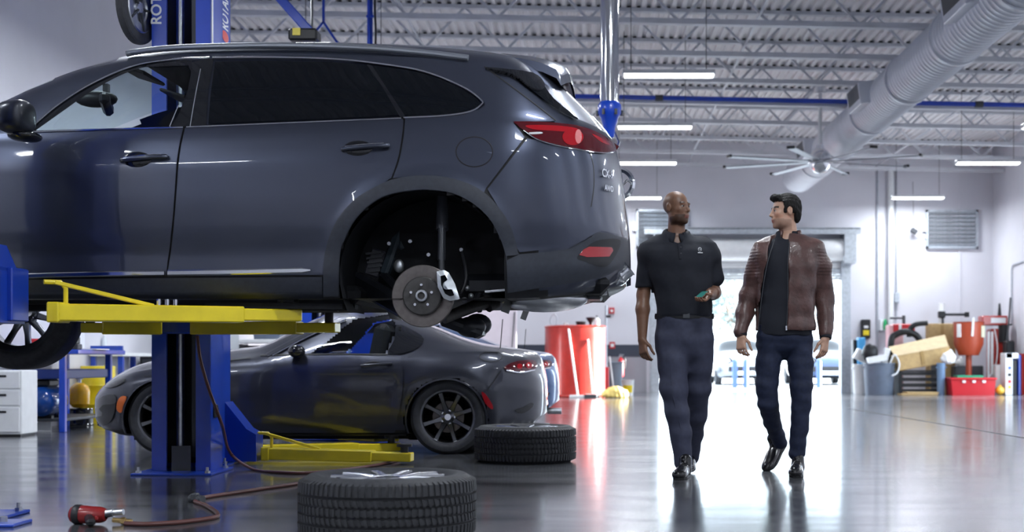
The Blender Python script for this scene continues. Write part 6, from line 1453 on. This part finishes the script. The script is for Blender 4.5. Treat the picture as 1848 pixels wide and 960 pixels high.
m = pbox(1099, 555, 1109, 566, YB-.06, .05, bv=.004); t = solo('fire_alarm', m, REDPL, 'small red fire alarm box on the wall above the tank', 'alarm'); m = MB(); m.box((0, -.028, .07), (.06, .012, .06)); part('alarm_lens', m, WHITEP, t, 0)
p = px(1133, 0, 30.5); t = T('bucket', 'white bucket with yellow label beside the yellow mop bag', 'bucket', p.x, 30.5); m = MB(); m.lathe([(0, 0), (.115, 0), (.14, .33), (.148, .34), (.132, .34), (.11, .02), (0, .02)], n=28); part('bucket_body', m, WHITEP, t); m = MB(); m.lathe([(.1215, .06), (.1325, .22)], n=20, a0=math.radians(-140), a1=math.radians(-40)); part('bucket_label', m, YELLOW, t); m = MB(); m.tube([(.145*math.cos(a), -.02, .33-.1*math.sin(a)) for a in np.linspace(0, math.pi, 12)], .004, 6); part('bail', m, STEEL, t)
S = SDF((-.34, -.28, 0), (.34, .28, .36), .015)
for q in ((-.1, 0, .1, .17, .15, .12), (.1, .02, .09, .15, .14, .11), (0, -.05, .15, .14, .12, .11), (-.2, .0, .05, .1, .1, .06)): S.ell(q[:3], q[3:], .06)
X, Y, Z = S.coords(); S.D = np.maximum(S.D, (.016-Z).astype(np.float32)+0*X.astype(np.float32)); wr(S, .012, 30, 34)
o = sdf_part('rag_heap', S, mat('pale_yellow_cloth', (.8, .62, .2), .8, bump=.3, bscale=30), None, it=2); o.location = (px(1106, 0, 28.35).x+.07, 28.35, -.012); tag(o, 'heap of pale yellow rags on the floor beside the red tank', 'rags')
# ================================================================ RIGHT BACK CORNER: piles of kit
DQ = 31.0
def Q(x, d=DQ): return px(x, 0, d).x
def Zq(y, d=DQ): return px(0, y, d).z
def sbox(name, lab, cat, r, mt, d=DQ, dep=.4, bv=.015, floor=False, extra=None):
    m = pbox(*r, d, dep, None, bv, floor); o = solo(name, m, mt, lab, cat)
    return o
def binthing(name, lab, x0, x1, ytop, d, mt, n=28, rim=True):
    w = (Q(x1, d)-Q(x0, d))/2; h_ = Zq(ytop, d); t = T(name, lab, 'bin', (Q(x0, d)+Q(x1, d))/2, d+w)
    m = MB(); m.lathe([(0, 0), (w*.84, 0), (w*.96, h_-.04), (w, h_-.03), (w, h_), (w*.93, h_), (w*.8, .03), (0, .03)], n=n); part('bin_body', m, mt, t)
    for s in (-1, 1): m = MB(); m.box((s*w*.98, 0, h_*.86), (.03, .12, .03), None, .006); part('bin_handle', m, mt, t)
    return t
binthing('waste_bin', 'white round waste bin beside the door guide rail', 1541, 1571, 657, 31.6, WHITEP)
binthing('waste_bin', 'dark grey round waste bin overflowing with papers', 1563, 1622, 655, 30.9, GREYPL)
for i, (x, y, w_, h_, a, lab) in enumerate(((1556, 641, .34, .24, .5, 'crumpled white paper bag on the white waste bin'), (1583, 648, .42, .14, -.2, 'flat white carton sticking out of the grey bin'), (1600, 640, .13, 1.0, .25, 'white cardboard tube standing in the grey bin'))):
    c = Vector(((6.19, 31.75, .86), (6.386, 31.04, .795), (6.56, 31.32, .555))[i]); m = MB(); m.box(c, (w_, (.22, .20, .16)[i], h_), Matrix.Rotation(a, 3, 'Y'), .01); solo('waste_carton', m, WHITEP, lab, 'waste')
m = MB(); m.sphere((Q(1577), 31.43, .925), 1, 18, 10, (.19, .19, .22)); m.v = [(x+.012*math.sin(z*60), y, z+.01*math.sin(x*50)) for x, y, z in m.v]; solo('rubbish_bag', m, BLACK, 'black rubbish bag behind the papers in the bins', 'bag')
m = MB(); m.tube(cr([(Q(1606), 31.0, Zq(656)), (Q(1614), 30.98, Zq(640)), (Q(1622), 30.95, Zq(655)), (Q(1618), 30.92, Zq(672)), (Q(1608), 30.9, Zq(678))], 6), .02, 8); solo('white_hose', m, WHITEP, 'white hose loop hanging over the grey bin edge', 'hose')
t = T('wall_charger', 'black wall charger with yellow panel above the bins', 'charger', Q(1561, YB), YB-.12, Zq(611, YB)); m = MB(); m.box((0, .05, .23), (.22, .14, .46), None, .02); part('charger_body', m, BLACK, t); m = MB(); m.box((0, -.025, .14), (.14, .012, .12)); part('charger_panel', m, YELLOW, t, 0); m = MB(); m.box((0, -.025, .28), (.1, .012, .06)); part('charger_display', m, WHITEP, t, 0)
t = T('eye_wash', 'green wall station beside the fat white downpipe', 'wall station', Q(1590, YB)+.05, YB-.12, Zq(598, YB)); m = MB(); m.sphere((.03, .04, .15), 1, 16, 10, (.05, .06, .15)); part('station_bottle', m, mat('green_plastic', (.02, .35, .12), .35), t, 180); m = MB(); m.box((-.04, .09, .15), (.09, .06, .28)); part('station_plate', m, WHITEP, t, 0); m = MB(); m.box((-.03, .03, .02), (.16, .18, .02)); part('station_shelf', m, GALV, t, 0)
sbox('blue_case', 'bright blue case standing behind the white bin', 'case', (1549.5, 609, 1562, 660), mat('cyan_plastic', (.05, .3, .6), .4), 32.2, .3, floor=True); sbox('dark_case', 'dark upright case against the door guide rail', 'case', (1540, 613, 1546, 660), BLACK, 32.4, .3, floor=True)
# big dented cardboard box on flat cartons over a dark pallet crate
t = T('pallet_crate', 'low black pallet crate under the large cardboard box', 'crate', Q(1662), 31.4)
for q in range(4): m = MB(); m.box((0, -.3, .08+.13*q), (.9, .03, .08)); part('slat', m, BLACK, t, 0)
for s, h_ in ((-1, .54), (1, .695)): m = MB(); m.box((s*.42, 0, h_/2), (.05, .6, h_)); part('post', m, BLACK, t, 0)
m = MB(); m.box((0, 0, .53), (.9, .62, .03)); part('deck', m, BLACK, t, 0)
for i, (dx, w_, z_, lab) in enumerate(((-.05, .8, .0, 'flattened brown carton on the floor before the pallet crate'), (.02, .7, .035, 'flattened brown carton lying on another before the pallet crate'))):
    m = MB(); m.box((Q(1655)+dx, 30.75, z_+.017), (w_, .45, .03), Matrix.Rotation(.03*i, 3, 'Z'), .004); solo('flat_carton', m, CARD, lab, 'carton')
t = T('cardboard_box', 'large dented cardboard box tilted on the black pallet crate', 'box', Q(1669), 31.35, .607)
Rb = Matrix.Rotation(-.17, 3, 'Y'); m = MB(); m.box((.0, 0, .20), (1.2, .60, .36), Rb, .015); part('box_body', m, CARD, t)
m = MB(); m.add([Rb@Vector(v) for v in ((-.61, -.32, .36), (.61, -.32, .37), (.72, .25, .62), (-.58, .30, .56), (-.61, -.31, .375), (.61, -.31, .385), (.72, .26, .635), (-.58, .31, .575))], [(0, 1, 2, 3), (4, 7, 6, 5), (0, 4, 5, 1), (1, 5, 6, 2), (2, 6, 7, 3), (3, 7, 4, 0)]); part('lid_flap', m, mat('pale_cardboard', (.66, .52, .32), .75, noise=.08), t, 0)
m = MB(); m.box(Rb@Vector((0, -.318, .22)), (.07, .006, .3), Rb); part('tape', m, mat('brown_tape', (.4, .26, .1), .3), t, 0)
t = T('cardboard_box', 'upright brown cardboard box standing behind the tilted box', 'box', Q(1700, 32.3), 32.45, 0); m = MB(); m.box((0, 0, Zq(583, 31.9)/2), (.62, .35, Zq(583, 31.9)), None, .01); part('box_body', m, CARD, t); m = MB(); m.box((0, -.178, 1.3), (.08, .004, .6)); part('tape', m, MATS['brown_tape'], t, 0)
# hoses, machines
m = MB(); m.tube(cr([(Q(1657), 31.9, Zq(607)), (Q(1658), 31.9, Zq(595)), (Q(1668), 31.85, Zq(584)), (Q(1690), 31.8, Zq(581))], 8), .06, 14); m.tube(cr([(Q(1624), 31.95, 0.0), (Q(1624), 31.93, .6), (Q(1624), 31.9, Zq(615)), (Q(1632), 31.9, Zq(603)), (Q(1650), 31.85, Zq(597)), (Q(1668), 31.85, Zq(603)), (Q(1678), 31.85, Zq(615))], 8), .075, 14); solo('extraction_hose', m, BLACK, 'thick black extraction hose curled behind the tilted cardboard box', 'hose')
t = T('red_machine', 'red cabinet machine with white front behind the bins', 'machine', Q(1622, 32.4), 32.6); h_ = Zq(586, 32.4); m = MB(); m.box((-.06, 0, h_/2), (.34, .4, h_), None, .02); part('machine_body', m, mat('pink_panel', (.72, .42, .44), .45), t); m = MB(); m.box((.12, -.1, h_-.08), (.5, .3, .2), None, .02); part('machine_head', m, REDPL, t); m = MB(); m.box((.0, -.05, h_+.16), (.36, .06, .05), None, .01); m.cyl((.15, -.05, h_-.02), (.15, -.05, h_+.22), .04, n=12); part('clamp_arm', m, DGREY, t)
m = MB(); m.box((.02, -.26, h_-.07), (.06, .01, .14)); part('white_stripe', m, WHITEP, t, 0)
t = T('balancer_arm', 'white post with black horizontal arm rising behind the boxes', 'stand', Q(1706, 32.6), 32.95); m = MB(); m.cyl((0, 0, 0), (0, 0, Zq(546, 32.6)), .075, n=16); part('post', m, WHITEP, t); z_ = Zq(567, 32.6); m = MB(); m.beam((-.08, -.08, z_), (.56, -.08, z_), .06, .06, .01); m.box((.58, -.08, z_), (.1, .1, .12), None, .01); m.box((-.02, -.08, z_), (.16, .14, .16), None, .02); part('arm', m, BLACK, t); m = MB(); m.cyl((0, -.1, z_-.35), (0, -.1, z_-.05), .03, n=10); m.box((0, -.1, z_-.4), (.09, .06, .08), None, .01); part('drop_probe', m, DGREY, t)
t = T('oil_drainer', 'brownish red oil drain bowl on a post', 'oil drainer', Q(1758), 31.45); z0 = Zq(641); z1 = Zq(580); m = MB(); m.lathe([(0, z0), (.22, z0), (.33, z0+.25), (.34, z1-.02), (.36, z1), (.32, z1), (.3, z0+.25), (0, z0+.1)], n=32); part('bowl', m, mat('brick_red_paint', (.36, .055, .022), .4), t); m = MB(); m.cyl((0, 0, .08), (0, 0, z0), .07, n=16); part('post', m, MATS['brick_red_paint'], t); m = MB(); m.lathe([(0, 0), (.3, 0), (.28, .07), (.06, .1), (0, .1)], n=28); part('base', m, DGREY, t); m = MB(); m.box((-.27, -.2, z1-.2), (.1, .03, .3), Matrix.Rotation(-.9, 3, 'Z')); part('label', m, WHITEP, t, 0); m = MB(); m.box((.0, -.345, z1-.12), (.05, .03, .42), Matrix.Rotation(.06, 3, 'Y'), .008); part('sight_strip', m, WHITEP, t); m = MB(); m.box((.26, -.24, z1-.22), (.14, .02, .26), Matrix.Rotation(.8, 3, 'Z')); part('notice', m, mat('pale_notice', (.7, .68, .5), .6), t, 0)
t = T('tyre_changer', 'tall red tyre machine with white posts in the corner', 'machine', Q(1800, 31.6), 31.9); h_ = Zq(570, 31.6)
m = MB(); m.box((.08, .1, h_*.42), (.34, .4, h_*.84), None, .03); part('machine_body', m, REDP, t); m = MB(); m.box((-.02, 0, h_-.1), (.58, .4, .22), None, .02); hd_ = part('machine_head', m, REDP, t); m = MB(); m.box((.05, -.205, h_-.1), (.34, .012, .12)); part('name_plate', m, WHITEP, hd_, 0)
for x_ in (-.18, -.10): m = MB(); m.box((x_, -.22, h_*.45), (.05, .05, h_*.7), None, .008); part('guide_post', m, WHITEP, t)
m = MB(); m.beam((-.25, -.15, h_-.2), (.38, -.15, h_-.2), .04, .04, .006); part('cross_arm', m, BLACK, t); m = MB(); m.cyl((.2, -.1, h_-.6), (.2, -.1, h_-.2), .12, n=16); part('motor', m, BLACK, t); m = MB(); m.cyl((.15, .05, h_), (.15, .05, h_+.3), .05, .02, 12); part('air_valve', m, BLACK, t)
m = MB(); m.tube(cr([(-.05, -.25, h_-.3), (0, -.3, h_*.6), (-.05, -.3, h_*.35), (-.25, -.32, .3)], 6), .014, 8); part('air_line', m, WHITEP, t)
for q, z_ in enumerate((.35, .6, .85)): m = MB(); m.sphere((.06+.05*q, -.11, z_), .045, 12, 8); part('red_knob', m, REDPL, t, 180)
t = T('parts_tub', 'low bright red plastic tub on the floor', 'tub', Q(1757.5, 30.4), 30.7); w_ = .49; h_ = Zq(683); m = MB(); m.prism([(-w_*.94, 0), (w_*.94, 0), (w_, h_), (-w_, h_)], (-.28, .28), lambda a, b, t: (a, t, b)); part('tub_body', m, REDPL, t, 0); m = MB(); m.box((0, 0, h_), (2*w_+.05, .62, .05), None, .012); part('tub_rim', m, REDPL, t)
for x_ in (-.22, 0, .22): m = MB(); m.box((x_, -.315, h_-.06), (.07, .02, .05)); part('tub_label', m, WHITEP, t, 0)
sbox('green_tray', 'green tray lying across the red tub', 'tray', (1728, 679, 1775, 683), mat('green_plastic2', (.02, .3, .16), .4), 30.55, .4, .004); bpy.data.objects['green_tray'].location.z = Zq(683)+.0235
sbox('wash_cabinet', 'dark parts washer cabinet behind the red tub', 'cabinet', (1722, 660, 1775, 712), DGREY, 31.95, .3, .02, floor=True)
binthing('waste_bin', 'slim pale blue bin beside the parts washer', 1692, 1708, 655, 30.7, mat('pale_blue_plastic', (.16, .26, .42), .45), 20)
for i, (x, y, r_, lab) in enumerate(((1708, 645, .17, 'knotted white plastic bag on top of the slim blue bin'), (1732, 648, .11, 'small white plastic bag on the parts washer'))):
    S = SDF((-.3, -.3, -.3), (.3, .3, .3), .02); S.ell((0, 0, -.02), (r_, r_*.8, r_*.8), .05); S.ell((.3*r_, 0, .6*r_), (.4*r_, .4*r_, .5*r_), .05); wr(S, .015, 30, 28, i); o = sdf_part('plastic_bag', S, WHITEP, None, it=1); o.location = (Q(x), 30.83, Zq(y)) if i == 0 else (Q(1732, 32.1), 32.1, .735); tag(o, lab, 'bag')
m = MB(); m.sphere((9.015, 30.6, .1), .1, 20, 12); m.cyl((9.015, 30.6, .19), (9.015, 30.6, .23), .028, n=12); solo('yellow_float', m, mat('amber_plastic', (.75, .42, .04), .3, 0, .4), 'round yellow plastic jug beside the red tub', 'jug')
t = T('white_rack', 'white perforated tool rack with coloured stickers beside the yellow jug', 'rack', Q(1824, 30.6)+.025, 30.8); h_ = Zq(637, 30.6); m = MB(); m.box((-.06, 0, h_/2), (.16, .4, h_), None, .01); part('rack_side', m, WHITEP, t); m = MB(); m.box((.01, 0, h_-.06), (.28, .4, .12), None, .01); part('rack_top', m, WHITEP, t); m = MB(); m.box((.07, .05, h_*.42), (.13, .3, h_*.82)); part('rack_inside', m, BLACK, t, 0)
for q, (z_, mt) in enumerate(((.18, YELLOW), (.3, REDPL), (.45, BLACK), (.6, LBLUE))): m = MB(); m.box((-.05, -.205, z_), (.07, .01, .07)); part('sticker', m, mt, t, 0)
for x0, x1, y0, mt, lab in ((1838, 1843, 640, LBLUE, 'slim blue tool chest beside the white rack'), (1844, 1852, 638, REDP, 'slim red tool chest against the side wall')): sbox('tool_chest', lab, 'tool chest', (x0, y0, x1, 712), mt, 30.7, .4, .01, floor=True)
sbox('black_cart', 'black service cart behind the white rack', 'cart', (1816, 615, 1832, 712), BLACK, 31.25, .3, .03, floor=True)
m = MB(); m.tube([(Q(1828), 31.45, 1.2), (Q(1832), 31.5, Zq(590)), (Q(1836), 31.5, Zq(535))], .022, 8); solo('tall_rod', m, DGREY, 'tall thin dark rod standing on the black cart', 'rod')
sbox('white_carton', 'tall white box standing beside the tyre machine foot', 'box', (1797, 658, 1812, 712), WHITEP, 31.06, .2, .008, floor=True)
# ================================================================ OUTSIDE
ASPH = mat('sunlit_concrete_apron', (.5, .5, .5), .8, noise=.1, nscale=2)
m = MB(); m.box((4, YB+40.25, -.11), (140, 80, .2)); m.box((XR+32.3, 3.0, -.11), (64, 61.4, .2)); struct('ground_outside', m, ASPH)
def simple_car(label, x, y, paint):
    k = Car(0, 0, 0, lo=([-3.7, -2.9, .4, .9], [.3, .2, .2, .32]), bl=([-3.7, -3.2, -2.0, 0, .7, .9], [.6, .82, .95, 1.0, .98, .7]),
        top=([-3.7, -3.65, -3.2, -2.45, -1.7, -1.2, -.4, .2, .6, .85, .9], [.5, .75, .95, 1.05, 1.46, 1.55, 1.56, 1.48, 1.2, .95, .6]),
        wl=([0, .1, .4, .7, .92, 1], [.78, .84, .88, .89, .87, .83]), up=([0, .15, .5, .8, .93, 1], [1, .96, .86, .7, .45, 0]),
        rear=([.2, .5, .9, 1.5], [.84, .91, .9, .6]), front=([.2, .5, .8, 1.0, 1.5], [-3.6, -3.72, -3.66, -3.0, -2.0]), xsr=.2, xsf=-2.9, nr=2.6, nf=2.6); k.base = 0
    def gl(c):
        tp, b_ = float(k.top(c[0])), float(k.bl(c[0])); u = (c[2]-b_)/(tp-b_); 
        return tp-b_ > .15 and (.08 < u < .72 or (u >= .72 and (-2.4 < c[0] < -1.75 or .25 < c[0] < .6)))
    mb = k.shell(0, paint, TINT, [], gl, nx=70); t = thing('parked_car', label, 'car', (x, y, 0), math.radians(90), 'cars parked outside')
    o = part('body_shell', mb, [paint, TINT], t, 60)
    for s in (-1, 1):
        m = MB(); m.sphere((-3.5, s*.62, .74), 1, 14, 8, (.14, .17, .07)); part('head_lamp', m, LENS, t, 180)
        for xc in (0, -2.75):
            m = MB(); m.lathe([(0, -.1), (.2, -.1), (.22, -.11), (.32, -.1), (.33, -.07), (.33, .07), (.32, .1), (.22, .11), (.2, .1), (0, .1)], (xc, s*.78, .33), (0, 1, 0), 28); part('wheel', m, RUBBER, t)
    m = MB(); m.box((-3.68, 0, .5), (.06, 1.1, .16), None, .02); part('grille', m, BLACK, t)
    m = MB(); m.box((-3.72, 0, .38), (.02, .5, .11)); part('number_plate', m, WHITEP, t, 0)
    return t
for lb, x, y, pc in (('white car parked outside behind the blue bollards', 2.0, 46.0, mat('white_car_paint', (.7, .7, .72), .25, 0, 1)), ('silver car parked outside next to the white car', 4.75, 46.3, mat('silver_car_paint', (.35, .38, .42), .25, .7, 1)),
                     ('dark blue car parked outside between the two men', 7.3, 46.1, mat('navy_car_paint', (.03, .06, .14), .25, .4, 1)), ('grey car parked outside by the door edge', 9.8, 46.2, mat('grey_car_paint', (.15, .17, .2), .25, .5, 1))):
    simple_car(lb, x, y, pc)
for i, x in enumerate((1326, 1346, 1478)):
    p = px(x, 0, 38.5); m = MB(); m.lathe([(0, 0), (.075, 0), (.075, .72), (.06, .77), (.03, .8), (0, .805)], n=18); m.v = [(a+p.x, b+38.5, c) for a, b, c in m.v]
    solo('bollard', m, mat('blue_bollard', (.05, .10, .38), .4), ['blue bollard of the close pair outside the door', 'blue bollard of the close pair outside the door', 'single blue bollard outside by the leather jacket sleeve'][i], 'bollard', 'blue bollards outside')
LEAF = mat('hazed_leaf', (.24, .30, .30), .7, noise=.3, nscale=2); BARK = mat('bark', (.2, .15, .11), .8)  # outdoor haze is put into the leaf colour
def tree(label, x, y, h_, r_, seed):
    rg = random.Random(seed); t = thing('tree', label, 'tree', (x, y, 0)); m = MB(); m.tube([(0, 0, 0), (.1, 0, h_*.3), (0, .1, h_*.6)], [.22, .16, .08], 10)
    for q in range(5): a = q*1.3; m.tube([(0, 0, h_*.35), (r_*.5*math.cos(a), r_*.5*math.sin(a), h_*.6+.2*q)], [.09, .03], 8)
    part('trunk', m, BARK, t); m = MB(); vs, fs = [], []
    for q in range(2600):
        a = rg.uniform(0, 6.283); u = rg.uniform(-1, 1); rr_ = r_*(.45+.55*rg.random()**.4)*(1+.25*math.sin(3*a+seed)*math.sin(2*u*3)); s_ = math.sqrt(1-u*u)
        c = Vector((rr_*s_*math.cos(a), rr_*s_*math.sin(a), h_*.66+rr_*.8*u)); d = Vector((rg.uniform(-1, 1), rg.uniform(-1, 1), rg.uniform(-1, 1))).normalized(); e = d.orthogonal().normalized(); z_ = rg.uniform(.09, .16)
        n = len(vs); vs += [c-d*z_, c+e*z_*.5, c+d*z_, c-e*z_*.5]; fs.append((n, n+1, n+2, n+3))
    m.add(vs, fs); o = part('foliage', m, LEAF, t, 0); o['kind'] = 'stuff'
tree('young tree outside next to the bald man', 6.4, 62, 5.6, 1.9, 1); tree('leafy tree outside beyond the parked cars between the men', 9.6, 68, 6.2, 2.4, 5); tree('tree outside beyond the door edge', 14.5, 70, 6.6, 2.5, 9)
